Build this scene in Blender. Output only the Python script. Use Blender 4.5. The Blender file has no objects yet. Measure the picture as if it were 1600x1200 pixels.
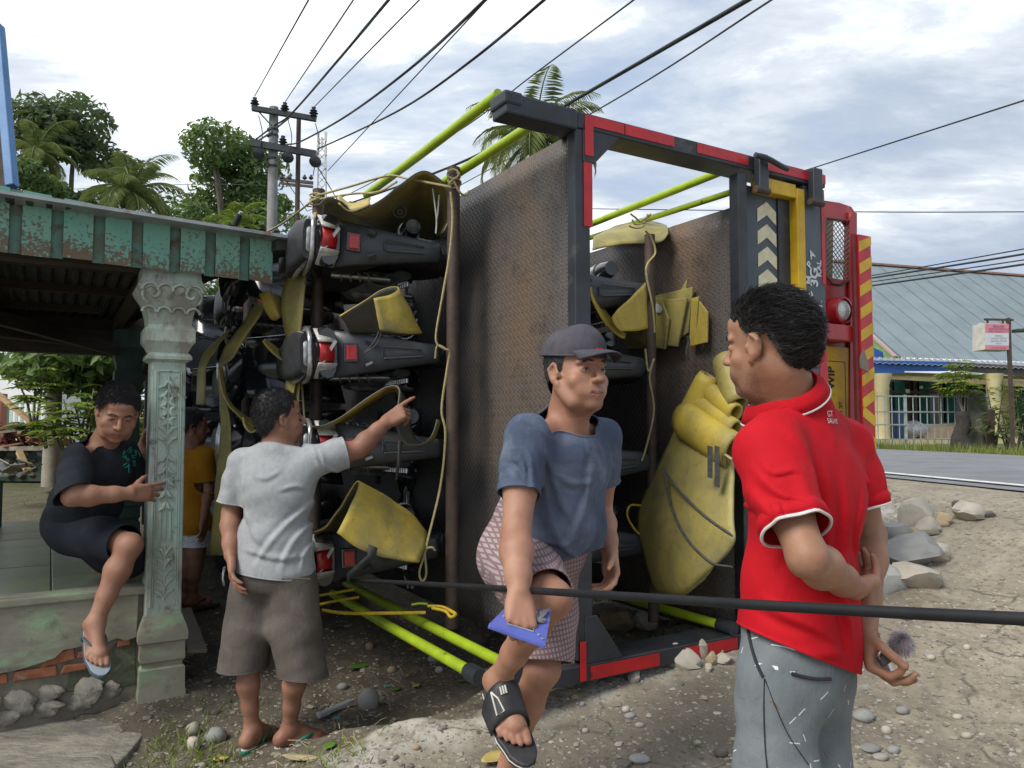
import bpy, bmesh, math, random
import numpy as np
from mathutils import Vector, Matrix, noise as mnoise
from math import sin, cos, pi, radians, sqrt, atan2
rnd = random.Random(7)
nrg = np.random.default_rng(11)
scene = bpy.context.scene
COL = scene.collection
# camera, light, exposure
PITCH = math.atan(65 / 1202.0)
FPX = 1202.0
CAMZ = 1.5
cam_d = bpy.data.cameras.new("camera")
cam = bpy.data.objects.new("camera", cam_d)
COL.objects.link(cam)
cam.location = (0, 0, CAMZ)
cam.rotation_euler = (pi / 2 + PITCH, 0, 0)
cam_d.sensor_width = 36.0
cam_d.lens = FPX / 1600 * 36.0
cam_d.clip_start = 0.05
cam_d.clip_end = 2500
scene.camera = cam
SUN_EL, SUN_AZ = radians(46), radians(-130)
world = bpy.data.worlds.new("World")
scene.world = world
world.use_nodes = True
def build_world():
 nt = world.node_tree; N = nt.nodes; L = nt.links
 N.clear()
 def nd(t, **k):
  n = N.new(t)
  for a, b in k.items(): setattr(n, a, b)
  return n
 def mth(op, a, b=None, c=None):
  n = nd("ShaderNodeMath", operation=op)
  for i, v in enumerate((a, b, c)):
   if v is None: continue
   if isinstance(v, (int, float)): n.inputs[i].default_value = v
   else: L.new(v, n.inputs[i])
  return n.outputs[0]
 def ramp(src, pts):
  n = nd("ShaderNodeValToRGB"); cr = n.color_ramp
  while len(cr.elements) < len(pts): cr.elements.new(0.5)
  for e, (p, c) in zip(cr.elements, pts):
   e.position = p; e.color = (*c, 1) if len(c) == 3 else c
  L.new(src, n.inputs[0]); return n.outputs[0]
 def mix(f, a, b):
  n = nd("ShaderNodeMix", data_type='RGBA')
  for s, v in ((n.inputs[0], f), (n.inputs[6], a), (n.inputs[7], b)):
   if isinstance(v, (int, float)): s.default_value = v
   elif isinstance(v, tuple): s.default_value = (*v, 1)
   else: L.new(v, s)
  return n.outputs[2]
 tc = nd("ShaderNodeTexCoord").outputs["Generated"]
 sky = nd("ShaderNodeTexSky", sky_type='NISHITA'); sky.sun_disc = False
 sky.sun_elevation = SUN_EL; sky.sun_rotation = SUN_AZ
 sky.air_density = 1.0; sky.dust_density = 1.0
 sep = nd("ShaderNodeSeparateXYZ"); L.new(tc, sep.inputs[0])
 z = mth('MAXIMUM', sep.outputs[2], 0.0)
 zz = mth('ADD', z, 0.22)
 cx = mth('DIVIDE', sep.outputs[0], zz); cy = mth('DIVIDE', sep.outputs[1], zz)
 cv = nd("ShaderNodeCombineXYZ"); L.new(cx, cv.inputs[0]); L.new(cy, cv.inputs[1])
 cv.inputs[2].default_value = 3.7
 def noi(scale, det, rough, dist=0.0, off=(0, 0, 0)):
  mp = nd("ShaderNodeMapping"); mp.inputs[1].default_value = off; mp.inputs[3].default_value = (1, 1.7, 1); mp.inputs[2].default_value = (0, 0, .6)
  L.new(cv.outputs[0], mp.inputs[0])
  n = nd("ShaderNodeTexNoise"); n.inputs["Scale"].default_value = scale; n.inputs["Detail"].default_value = det
  n.inputs["Roughness"].default_value = rough; n.inputs["Distortion"].default_value = dist
  L.new(mp.outputs[0], n.inputs["Vector"]); return n.outputs[0]
 n1 = noi(0.9, 9, .58, .25, (1.3, .4, 0))
 n2 = noi(2.3, 9, .62, .3, (4.2, 1.1, 2))
 n3 = noi(0.42, 3, .5, 0, (7.5, 2.2, 5))
 sd = nd("ShaderNodeVectorMath", operation='DOT_PRODUCT'); L.new(tc, sd.inputs[0])
 ce = radians(27)
 sd.inputs[1].default_value = (sin(radians(-13)) * cos(ce), cos(radians(-13)) * cos(ce), sin(ce))
 glow = mth('POWER', mth('MAXIMUM', sd.outputs["Value"], 0.0), 7.0)
 body = mth('ADD', mth('MULTIPLY', n1, .62), mth('MULTIPLY', n2, .38))
 lum = mth('ADD', mth('MULTIPLY', body, .95), mth('MULTIPLY', glow, .12))
 cl = ramp(lum, [(.38, (1.45, 1.72, 2.2)), (.47, (2.0, 2.3, 2.75)), (.54, (2.9, 3.15, 3.45)), (.62, (5.4, 5.5, 5.6)), (.78, (8.5, 8.5, 8.4))])
 cover = ramp(mth('ADD', body, mth('MULTIPLY', n3, .35)), [(.48, (0, 0, 0)), (.62, (1, 1, 1))])
 skyc = nd("ShaderNodeVectorMath", operation='SCALE'); L.new(sky.outputs[0], skyc.inputs[0]); skyc.inputs[3].default_value = 1.0
 blue = mix(.72, skyc.outputs[0], cl)
 col = mix(cover, blue, cl)
 low = ramp(z, [(.0, (1, 1, 1)), (.20, (0, 0, 0))])
 col = mix(mth('MULTIPLY', low, .45), col, (2.9, 3.3, 3.8))
 bg = nd("ShaderNodeBackground"); L.new(col, bg.inputs[0]); bg.inputs[1].default_value = 0.1
 out = nd("ShaderNodeOutputWorld"); L.new(bg.outputs[0], out.inputs[0])
build_world()
sun_d = bpy.data.lights.new("sun", 'SUN')
sun_d.energy = 1.25; sun_d.angle = radians(30); sun_d.color = (1, .95, .87)
sun = bpy.data.objects.new("sun", sun_d); COL.objects.link(sun)
sdir = Vector((sin(SUN_AZ) * cos(SUN_EL), cos(SUN_AZ) * cos(SUN_EL), sin(SUN_EL)))
sun.rotation_euler = (-sdir).to_track_quat('-Z', 'Y').to_euler()
sun.location = sdir * 40
scene.view_settings.view_transform = 'Standard'
scene.view_settings.look = 'None'
scene.view_settings.exposure = 1.5
scene.view_settings.gamma = 1.0
scene.view_settings.use_curve_mapping = False
# pixels of the photograph -> points at a distance
def P(px, py, d):
 xr = (px - 800) / FPX; yr = (600 - py) / FPX
 t = d / (cos(PITCH) - yr * sin(PITCH))
 return np.array([t * xr, d, CAMZ + t * (sin(PITCH) + yr * cos(PITCH))])
def PS(pts): return [P(*p) for p in pts]
TO = np.array([.29, 3.3]); TU = np.array([-.857, -.515]); TA = np.array([-.515, .857])
def T(u, a, z):
 q = TO + u * TU + a * TA
 return np.array([q[0], q[1], z])
def TR(px, py, a=0.0):
 p1 = P(px, py, 1.0); o = np.array([0, 0, CAMZ]); r = p1 - o
 k = (a - np.dot(o[:2] - TO, TA)) / np.dot(r[:2], TA)
 q = o + k * r
 return float(np.dot(q[:2] - TO, TU)), float(q[2])
def TUo(px, py, u=0.0):
 o = np.array([0, 0, CAMZ]); r = P(px, py, 1.0) - o
 k = (u - np.dot(o[:2] - TO, TU)) / np.dot(r[:2], TU)
 q = o + k * r
 return float(np.dot(q[:2] - TO, TA)), float(q[2])
def V3(*a): return np.array(a, float)
def nrm(v):
 v = np.asarray(v, float); l = np.linalg.norm(v); return v / l if l > 1e-9 else v
def lerp(a, b, t): return np.asarray(a, float) * (1 - t) + np.asarray(b, float) * t
def catmull(pts, n=6, closed=False):
 pts = [np.asarray(p, float) for p in pts]
 if len(pts) < 3: return [lerp(pts[0], pts[-1], i / n) for i in range(n + 1)]
 out = []; m = len(pts); rng = range(m if closed else m - 1)
 for i in rng:
  p1 = pts[i]; p2 = pts[(i + 1) % m]
  p0 = pts[(i - 1) % m] if closed or i > 0 else 2 * p1 - p2
  p3 = pts[(i + 2) % m] if closed or i < m - 2 else 2 * p2 - p1
  for k in range(n):
   t = k / n
   out.append(.5 * ((2 * p1) + (-p0 + p2) * t + (2 * p0 - 5 * p1 + 4 * p2 - p3) * t * t + (-p0 + 3 * p1 - 3 * p2 + p3) * t ** 3))
 if not closed: out.append(pts[-1])
 return out
# mesh builder
class MB:
 def __init__(s): s.v = []; s.f = []; s.m = []; s.mi = 0
 def add(s, vs, fs):
  o = len(s.v); s.v.extend([tuple(map(float, p)) for p in vs])
  for f in fs: s.f.append(tuple(o + i for i in f)); s.m.append(s.mi)
  return s
 def box(s, c, size, R=None, taper=None):
  hx, hy, hz = [k / 2 for k in size]; vs = []
  for z in (-hz, hz):
   for (x, y) in ((-hx, -hy), (hx, -hy), (hx, hy), (-hx, hy)):
    if taper and z > 0: x, y = x * taper, y * taper
    vs.append((x, y, z))
  vs = np.array(vs)
  if R is not None: vs = vs @ np.asarray(R).T
  return s.add(vs + np.asarray(c, float), [(0, 3, 2, 1), (4, 5, 6, 7), (0, 1, 5, 4), (1, 2, 6, 5), (2, 3, 7, 6), (3, 0, 4, 7)])
 def hexa(s, p):
  return s.add(p, [(0, 3, 2, 1), (4, 5, 6, 7), (0, 1, 5, 4), (1, 2, 6, 5), (2, 3, 7, 6), (3, 0, 4, 7)])
 def tbox(s, u0, u1, a0, a1, z0, z1):
  return s.hexa([T(u0, a0, z0), T(u1, a0, z0), T(u1, a1, z0), T(u0, a1, z0), T(u0, a0, z1), T(u1, a0, z1), T(u1, a1, z1), T(u0, a1, z1)])
 def beam(s, a, b, w, h, up=(0, 0, 1)):
  a = np.asarray(a, float); b = np.asarray(b, float); d = nrm(b - a)
  x = np.cross(d, up)
  if np.linalg.norm(x) < 1e-4: x = np.cross(d, (1, 0, 0))
  x = nrm(x); y = np.cross(x, d)
  q = [(-w / 2, -h / 2), (w / 2, -h / 2), (w / 2, h / 2), (-w / 2, h / 2)]
  vs = [a + x * i + y * j for i, j in q] + [b + x * i + y * j for i, j in q]
  return s.add(vs, [(0, 1, 2, 3), (4, 7, 6, 5), (0, 4, 5, 1), (1, 5, 6, 2), (2, 6, 7, 3), (3, 7, 4, 0)])
 def tube(s, pts, r, n=8, caps=True, flat=None):
  pts = [np.asarray(p, float) for p in pts]; m = len(pts)
  rs = r if hasattr(r, '__len__') else [r] * m
  tn = [nrm(pts[min(i + 1, m - 1)] - pts[max(i - 1, 0)]) for i in range(m)]
  ref = np.array([0, 0, 1.0]) if abs(tn[0][2]) < .9 else np.array([1.0, 0, 0])
  x = nrm(np.cross(tn[0], ref)); vs = []
  for i in range(m):
   x = nrm(x - tn[i] * np.dot(x, tn[i])); y = np.cross(tn[i], x)
   for k in range(n):
    a = 2 * pi * k / n
    vs.append(pts[i] + rs[i] * (cos(a) * x + sin(a) * y * (flat or 1)))
  fs = [(i * n + k, i * n + (k + 1) % n, (i + 1) * n + (k + 1) % n, (i + 1) * n + k) for i in range(m - 1) for k in range(n)]
  if caps: fs += [tuple(range(n))[::-1], tuple((m - 1) * n + k for k in range(n))]
  return s.add(vs, fs)
 def lathe(s, prof, c=(0, 0, 0), axis=(0, 0, 1), n=20, squash=None):
  ax = nrm(axis); x = np.cross(ax, (0, 1, 0) if abs(ax[1]) < .9 else (1, 0, 0)); x = nrm(x); y = np.cross(ax, x)
  vs = []; m = len(prof)
  for r, h in prof:
   for k in range(n):
    a = 2 * pi * k / n
    vs.append(np.asarray(c, float) + ax * h + r * (cos(a) * x + sin(a) * y))
  fs = [(i * n + k, i * n + (k + 1) % n, (i + 1) * n + (k + 1) % n, (i + 1) * n + k) for i in range(m - 1) for k in range(n)]
  if prof[0][0] > 1e-5: fs.append(tuple(range(n))[::-1])
  if prof[-1][0] > 1e-5: fs.append(tuple((m - 1) * n + k for k in range(n)))
  return s.add(vs, fs)
 def prism(s, poly, d):
  n = len(poly); d = np.asarray(d, float)
  a = [np.asarray(p, float) for p in poly]
  return s.add(a + [p + d for p in a], [tuple(range(n))[::-1], tuple(range(n, 2 * n))] + [(i, (i + 1) % n, n + (i + 1) % n, n + i) for i in range(n)])
 def loft(s, rows, closed=False, capends=False):
  m = len(rows); n = len(rows[0]); vs = [p for r in rows for p in r]; fs = []
  for i in range(m - 1):
   for k in range(n if closed else n - 1):
    fs.append((i * n + k, i * n + (k + 1) % n, (i + 1) * n + (k + 1) % n, (i + 1) * n + k))
  if capends: fs += [tuple(range(n))[::-1], tuple((m - 1) * n + k for k in range(n))]
  return s.add(vs, fs)
 def blob(s, c, r, seed=0, nu=10, nv=7, rough=.25, R=None, flatbase=False):
  rr = random.Random(seed); o = Vector((rr.random() * 50, rr.random() * 50, rr.random() * 50)); vs = []
  r = np.asarray(r, float)
  def pt(d):
   k = 1 + rough * mnoise.noise(Vector(d) * 1.3 + o) + rough * .5 * mnoise.noise(Vector(d) * 3.1 + o)
   p = np.array(d) * r * k
   if R is not None: p = np.asarray(R) @ p
   return p + np.asarray(c, float)
  vs.append(pt((0, 0, 1)))
  for j in range(1, nv):
   th = pi * j / nv
   for i in range(nu):
    a = 2 * pi * (i + .5 * (j % 2)) / nu
    vs.append(pt((sin(th) * cos(a), sin(th) * sin(a), cos(th))))
  vs.append(pt((0, 0, -1))); fs = []
  for i in range(nu): fs.append((0, 1 + i, 1 + (i + 1) % nu))
  for j in range(nv - 2):
   for i in range(nu):
    a = 1 + j * nu + i; b = 1 + j * nu + (i + 1) % nu
    fs.append((a, a + nu, b + nu, b))
  l = len(vs) - 1; b0 = 1 + (nv - 2) * nu
  for i in range(nu): fs.append((l, b0 + (i + 1) % nu, b0 + i))
  return s.add(vs, fs)
 def mesh(s, name, mats, smooth=None, off=None):
  me = bpy.data.meshes.new(name)
  v = np.array(s.v, float)
  if off is not None and len(v): v = v - np.asarray(off, float)
  me.from_pydata([tuple(p) for p in v], [], s.f)
  for m in (mats if isinstance(mats, (list, tuple)) else [mats]): me.materials.append(m)
  if any(s.m): me.polygons.foreach_set("material_index", s.m)
  if smooth is not None:
   me.polygons.foreach_set("use_smooth", [True] * len(me.polygons))
   me.update()
   me.set_sharp_from_angle(angle=radians(smooth))
  me.update(); return me
def tag(o, label=None, cat=None, group=None, kind=None):
 if label: o["label"] = label
 if cat: o["category"] = cat
 if group: o["group"] = group
 if kind: o["kind"] = kind
 return o
def thing(name, label, cat, loc=(0, 0, 0), group=None):
 o = bpy.data.objects.new(name, None); COL.objects.link(o); o.location = tuple(map(float, loc)); o.empty_display_size = .1
 return tag(o, label, cat, group)
def finish(o, bevel=None, solid=None, fr=True):
 if solid:
  m = o.modifiers.new("solid", 'SOLIDIFY'); m.thickness = solid; m.offset = 0
 if bevel:
  m = o.modifiers.new("bevel", 'BEVEL'); m.width = bevel; m.segments = 2; m.limit_method = 'ANGLE'; m.angle_limit = radians(40)
  m.harden_normals = False
 return o
def part(parent, name, mb, mats, smooth=None, bevel=None, solid=None, label=None):
 """one mesh object under a thing or a part; vertices are given in world space"""
 off = np.zeros(3); p = parent
 while p is not None:
  off += np.array(p.location); p = p.parent
 o = bpy.data.objects.new(name, mb.mesh(name, mats, smooth, off)); COL.objects.link(o); o.parent = parent
 if label: o["label"] = label
 return finish(o, bevel, solid)
def solo(name, mb, mats, label=None, cat=None, group=None, kind=None, smooth=None, bevel=None, solid=None, loc=None):
 v = np.array(mb.v, float)
 if loc is None:
  loc = np.array([(v[:, 0].min() + v[:, 0].max()) / 2, (v[:, 1].min() + v[:, 1].max()) / 2, v[:, 2].min()]) if kind != 'structure' else np.zeros(3)
 o = bpy.data.objects.new(name, mb.mesh(name, mats, smooth, loc)); COL.objects.link(o); o.location = tuple(map(float, loc))
 tag(o, label, cat, group, kind)
 return finish(o, bevel, solid)
def kids(o): return [c for c in bpy.data.objects if c.parent is o]
def copy_tree(o, parent=None):
 c = o.copy(); COL.objects.link(c); c.parent = parent
 for ch in kids(o):
  copy_tree(ch, c)
 return c
# materials
def new_mat(name):
 m = bpy.data.materials.new(name); m.use_nodes = True
 nt = m.node_tree; return m, nt, nt.nodes, nt.links, nt.nodes["Principled BSDF"]
class NB:
 """small node helper"""
 def __init__(s, nt): s.nt = nt; s.N = nt.nodes; s.L = nt.links
 def nd(s, t, **k):
  n = s.N.new(t)
  for a, b in k.items(): setattr(n, a, b)
  return n
 def put(s, sock, v):
  if v is None: return
  if isinstance(v, (int, float)): sock.default_value = v
  elif isinstance(v, (tuple, list)): sock.default_value = tuple(v) + ((1,) if len(v) == 3 and sock.type == 'RGBA' else ())
  else: s.L.new(v, sock)
 def m(s, op, a, b=None, c=None, clamp=False):
  n = s.nd("ShaderNodeMath", operation=op); n.use_clamp = clamp
  for i, v in enumerate((a, b, c)): s.put(n.inputs[i], v)
  return n.outputs[0]
 def mix(s, f, a, b, mode='MIX'):
  n = s.nd("ShaderNodeMix", data_type='RGBA'); n.blend_type = mode
  s.put(n.inputs[0], f); s.put(n.inputs[6], a); s.put(n.inputs[7], b); return n.outputs[2]
 def ramp(s, src, pts, interp='LINEAR'):
  n = s.nd("ShaderNodeValToRGB"); cr = n.color_ramp; cr.interpolation = interp
  while len(cr.elements) < len(pts): cr.elements.new(.5)
  for e, (p, c) in zip(cr.elements, pts):
   e.position = p; e.color = (c, c, c, 1) if isinstance(c, (int, float)) else (*c, 1)
  s.put(n.inputs[0], src); return n.outputs[0]
 def co(s, kind="Object", scale=(1, 1, 1), rot=(0, 0, 0), loc=(0, 0, 0)):
  t = s.nd("ShaderNodeTexCoord").outputs[kind]
  mp = s.nd("ShaderNodeMapping"); s.L.new(t, mp.inputs[0])
  mp.inputs[1].default_value = loc; mp.inputs[2].default_value = rot; mp.inputs[3].default_value = scale
  return mp.outputs[0]
 def noise(s, vec, scale, det=4, rough=.55, dist=0.0):
  n = s.nd("ShaderNodeTexNoise"); s.put(n.inputs["Vector"], vec); n.inputs["Scale"].default_value = scale
  n.inputs["Detail"].default_value = det; n.inputs["Roughness"].default_value = rough; n.inputs["Distortion"].default_value = dist
  return n.outputs[0]
 def voro(s, vec, scale, feature='F1', out="Distance"):
  n = s.nd("ShaderNodeTexVoronoi", feature=feature); s.put(n.inputs["Vector"], vec); n.inputs["Scale"].default_value = scale
  return n.outputs[out]
 def sep(s, v):
  n = s.nd("ShaderNodeSeparateXYZ"); s.put(n.inputs[0], v); return n.outputs
 def bump(s, h, strength=.4, dist=.01, nrm=None):
  n = s.nd("ShaderNodeBump"); n.inputs["Strength"].default_value = strength; n.inputs["Distance"].default_value = dist
  s.put(n.inputs["Height"], h); s.put(n.inputs["Normal"], nrm); return n.outputs[0]
def mat(name, c1, c2=None, rough=.6, scale=8, metal=0, bump=.15, bscale=60, bdist=.004, lo=.4, hi=.65, c3=None, s3=3, lo3=.6, hi3=.75, spec=None, coat=0, det=6, stretch=(1, 1, 1), sheen=0, rvar=.12, randc=0, sub=0, em=None):
 """general painted / worn surface: two or three colours mixed by noise, fine relief"""
 mt, nt, N, L, B = new_mat(name); b = NB(nt)
 v = b.co(scale=stretch)
 c2 = c2 or tuple(x * .75 for x in c1)
 n1 = b.noise(v, scale, det, .62)
 col = b.mix(b.ramp(n1, [(lo, 0.0), (hi, 1.0)]), c1, c2)
 if c3: col = b.mix(b.ramp(b.noise(v, s3, 8, .68, .3), [(lo3, 0.0), (hi3, 1.0)]), col, c3)
 if randc:
  oi = b.nd("ShaderNodeObjectInfo").outputs["Random"]
  hs = b.nd("ShaderNodeHueSaturation"); b.put(hs.inputs["Value"], b.m('ADD', 1 - randc, b.m('MULTIPLY', oi, 2 * randc))); b.put(hs.inputs["Color"], col); col = hs.outputs[0]
 L.new(col, B.inputs["Base Color"])
 b.put(B.inputs["Roughness"], b.m('ADD', rough - rvar / 2, b.m('MULTIPLY', n1, rvar)))
 B.inputs["Metallic"].default_value = metal
 if spec is not None: B.inputs["Specular IOR Level"].default_value = spec
 if coat: B.inputs["Coat Weight"].default_value = coat; B.inputs["Coat Roughness"].default_value = .15
 if sheen: B.inputs["Sheen Weight"].default_value = sheen
 if sub: B.inputs["Subsurface Weight"].default_value = sub; B.inputs["Subsurface Radius"].default_value = (.012, .005, .003); B.inputs["Subsurface Scale"].default_value = .6
 if bump: L.new(b.bump(b.noise(v, bscale, 5, .6), bump, bdist), B.inputs["Normal"])
 return mt
# numpy value noise
_PERM = nrg.permutation(65536).astype(np.int64)
def _h(ix, iy, iz): return (_PERM[(ix * 374761 + iy * 668265 + iz * 127412) & 65535] / 65535.0).astype(np.float32)
def vnoise(x, y, z=0.0):
 x = np.asarray(x, np.float32); y = np.asarray(y, np.float32); z = np.asarray(z, np.float32) + 0 * x
 ix = np.floor(x).astype(np.int64); iy = np.floor(y).astype(np.int64); iz = np.floor(z).astype(np.int64)
 fx = x - ix; fy = y - iy; fz = z - iz
 fx = fx * fx * (3 - 2 * fx); fy = fy * fy * (3 - 2 * fy); fz = fz * fz * (3 - 2 * fz)
 r = 0
 for dx in (0, 1):
  for dy in (0, 1):
   for dz in (0, 1):
    w = (fx if dx else 1 - fx) * (fy if dy else 1 - fy) * (fz if dz else 1 - fz)
    r = r + w * _h(ix + dx, iy + dy, iz + dz)
 return r * 2 - 1
def fbm(x, y, s, o=4, z=0.0):
 r = 0; a = 1.0
 for k in range(o): r = r + a * vnoise(x * s, y * s, z + k * 7.3); a *= .5; s *= 2.03
 return r
# ground
EDGE = np.array([(-1.9, 1.2), (-1.25, 2.2), (-.84, 2.885), (-.52, 3.15), (-.165, 3.3), (.233, 3.5), (.95, 3.86), (1.75, 4.5), (2.3, 4.95), (2.62, 5.45), (2.45, 6.2), (1.9, 8.5), (-.5, 15), (-8, 45), (-60, 300), (-110, 500)])
def sdist(x, y):
 """signed distance to the broken edge of the apron: positive on the apron's side (right)"""
 best = np.full(np.shape(x), 1e9); sg = np.ones(np.shape(x))
 for (ax, ay), (bx, by) in zip(EDGE[:-1], EDGE[1:]):
  dx, dy = bx - ax, by - ay; l2 = dx * dx + dy * dy
  t = np.clip(((x - ax) * dx + (y - ay) * dy) / l2, 0, 1)
  d = np.hypot(x - ax - t * dx, y - ay - t * dy)
  c = dx * (y - ay) - dy * (x - ax)
  m = d < best; best = np.where(m, d, best); sg = np.where(m, np.where(c < 0, 1, -1), sg)
 return best * sg
CRACK = [P(1300, 1092, 2.75), P(1345, 1118, 2.62), P(1385, 1138, 2.5), P(1440, 1165, 2.38), P(1500, 1186, 2.27), P(1580, 1215, 2.12), P(1680, 1250, 1.95)]
def H(x, y, fine=True):
 x = np.asarray(x, float); y = np.asarray(y, float)
 low = .05 + .13 * (np.clip(y, 2.2, 9.5) - 3.5) - .02 * np.clip(-1.2 - x, 0, 2)
 ap = .20 + .17 * (y - 2.5) + .03 * np.clip(x, -3, 12) + .03 * np.maximum(y - 4.1, 0)
 ap = 1.0 - np.log1p(np.exp(-(ap - 1.0) * -14.0)) / 14.0 if False else np.where(ap > 1.3, 1.0, 1.0 + (np.minimum(ap, 1.3) - 1.0 - np.sqrt((np.minimum(ap, 1.3) - 1.0) ** 2 + .006)) / 2)
 wr = (x - 3.93) * .985 + (y - 5.95) * .17; t = np.clip((wr + 1.7) / 1.6, 0, 1); t = t * t * (3 - 2 * t); ap = ap * (1 - t) + .998 * t
 s = sdist(x, y)
 s = s + .07 * fbm(x, y, 2.2, 3) + .03 * fbm(x, y, 9.0, 2)
 k = np.clip((s + .05) / .1, 0, 1); k = k * k * (3 - 2 * k)
 kw = np.clip((s + .62) / .62, 0, 1); kw = kw * kw * (3 - 2 * kw); fx = np.clip((1.3 - x) / .6, 0, 1); k2 = k * (1 - fx) + (.85 * kw + .15 * k) * fx
 z = low * (1 - k2) + ap * k2
 z = z + .006 * np.exp(-((s - .05) / .09) ** 2) * k
 pd = np.hypot((x - 2.25) / .55, (y - 5.35) / .8); z = z - .35 * np.clip(1 - pd, 0, 1) * (1 - k)
 z = z + .09 * np.exp(-((x + 1.78) ** 2 + (y - 3.9) ** 2) / .16)
 if fine:
  near = np.clip((9 - np.hypot(x, y)) / 4, 0, 1)
  z = z + near * (k * (.012 * fbm(x, y, 3.5, 3) + .0055 * np.abs(fbm(x, y, 21.0, 2))) + (1 - k) * (.03 * fbm(x, y, 2.7, 4) + .010 * np.abs(fbm(x, y, 17.0, 2))))
  for a, b in zip(CRACK[:-1], CRACK[1:]):
   dx, dy = b[0] - a[0], b[1] - a[1]; t = np.clip(((x - a[0]) * dx + (y - a[1]) * dy) / (dx * dx + dy * dy), 0, 1)
   d = np.hypot(x - a[0] - t * dx, y - a[1] - t * dy) + .012 * fbm(x, y, 14, 2)
   z = z - .022 * np.exp(-(d / .022) ** 2)
 return z
_gx = np.arange(-6, 10, .025); _gy = np.arange(.8, 14, .025)
_GX, _GY = np.meshgrid(_gx, _gy); _HG = H(_GX, _GY)
def hq(x, y):
 """ground height looked up in a grid (far beyond it: computed)"""
 fx = np.clip((np.asarray(x, float) - _gx[0]) / .025, 0, len(_gx) - 1.001); fy = np.clip((np.asarray(y, float) - _gy[0]) / .025, 0, len(_gy) - 1.001)
 i = fx.astype(int); j = fy.astype(int); u = fx - i; w = fy - j
 return _HG[j, i] * (1 - u) * (1 - w) + _HG[j, i + 1] * u * (1 - w) + _HG[j + 1, i] * (1 - u) * w + _HG[j + 1, i + 1] * u * w
def G(px, py, lift=0.0):
 """point of the ground seen at a pixel"""
 o = np.array([0, 0, CAMZ]); r = P(px, py, 1.0) - o
 t = np.arange(1.2, 13.5, .01); q = o + r * t[:, None]
 below = q[:, 2] < hq(q[:, 0], q[:, 1])
 k = int(np.argmax(below)) if below.any() else len(t) - 1
 g = q[k].copy(); g[2] = float(hq(g[0], g[1])) + lift
 return g
def axis(segs):
 out = [segs[0][0]]
 for a, b, st in segs:
  n = max(1, int(round((b - a) / st))); out += [a + (b - a) * (i + 1) / n for i in range(n)]
 return np.array(out)
def ground_material():
 mt, nt, N, L, B = new_mat("ground_mat"); b = NB(nt); v = b.co()
 z = b.nd("ShaderNodeAttribute", attribute_name="zone").outputs["Fac"]
 n1 = b.noise(v, 1.1, 8, .62, .4); n2 = b.noise(v, 5.5, 8, .65); n3 = b.noise(v, 26, 6, .65)
 peb = b.voro(v, 34, out="Distance"); pcol = b.voro(v, 34, out="Color")
 pebm = b.ramp(peb, [(.22, 1.0), (.40, 0.0)])
 base = b.mix(b.ramp(n1, [(.38, 0.0), (.62, 1.0)]), (.33, .285, .215), (.215, .185, .14))
 base = b.mix(b.ramp(n2, [(.5, 0.0), (.7, 1.0)]), base, (.40, .345, .255))
 base = b.mix(b.ramp(n3, [(.32, .75), (.5, 0.0)]), base, (.125, .105, .08))
 dv = b.nd('ShaderNodeVectorMath', operation='ADD'); b.put(dv.inputs[0], v); nn = b.nd('ShaderNodeTexNoise'); nn.inputs['Scale'].default_value = 2.5; b.put(nn.inputs['Vector'], v); sc = b.nd('ShaderNodeVectorMath', operation='SCALE'); sc.inputs[3].default_value = .5; b.put(sc.inputs[0], nn.outputs['Color']); b.put(dv.inputs[1], sc.outputs[0])
 crk = b.m('MULTIPLY', b.ramp(b.voro(dv.outputs[0], .9, 'DISTANCE_TO_EDGE'), [(.0, 1.0), (.012, 0.0)]), b.ramp(n2, [(.42, 0.0), (.55, .8)]))
 base = b.mix(crk, base, (.07, .058, .043))
 ps = b.sep(pcol)
 pebc = b.mix(ps[0], (.26, .235, .19), (.50, .46, .39))
 has = b.m('MULTIPLY', pebm, b.ramp(ps[1], [(.52, 0.0), (.6, .8)]))
 apc = b.mix(has, base, pebc)
 soil = b.mix(b.ramp(n2, [(.35, 0.0), (.65, 1.0)]), (.088, .075, .056), (.16, .135, .10))
 soil = b.mix(b.ramp(n1, [(.5, 0.0), (.7, .7)]), soil, (.10, .10, .055))
 soil = b.mix(b.m('MULTIPLY', has, .55), soil, (.27, .26, .23))
 lip = b.nd("ShaderNodeAttribute", attribute_name="lip").outputs["Fac"]
 apc = b.mix(b.m('MULTIPLY', lip, b.ramp(b.noise(v, 7, 8, .7), [(.40, 0.0), (.56, .95)])), apc, (.54, .515, .45))
 wet = b.nd("ShaderNodeAttribute", attribute_name="wet").outputs["Fac"]
 apc = b.mix(b.m('MULTIPLY', wet, b.ramp(n1, [(.3, .4), (.6, .95)])), apc, (.12, .105, .08))
 far = b.nd("ShaderNodeAttribute", attribute_name="grassy").outputs["Fac"]
 col = b.mix(z, soil, apc)
 col = b.mix(far, col, b.mix(n2, (.055, .085, .022), (.13, .14, .05)))
 L.new(col, B.inputs["Base Color"])
 B.inputs["Roughness"].default_value = .88; B.inputs["Specular IOR Level"].default_value = .3
 hgt = b.m('SUBTRACT', b.m('ADD', b.m('MULTIPLY', has, .6), b.m('ADD', b.m('MULTIPLY', n3, .8), n2)), crk)
 L.new(b.bump(hgt, .7, .012), B.inputs["Normal"])
 return mt
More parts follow.
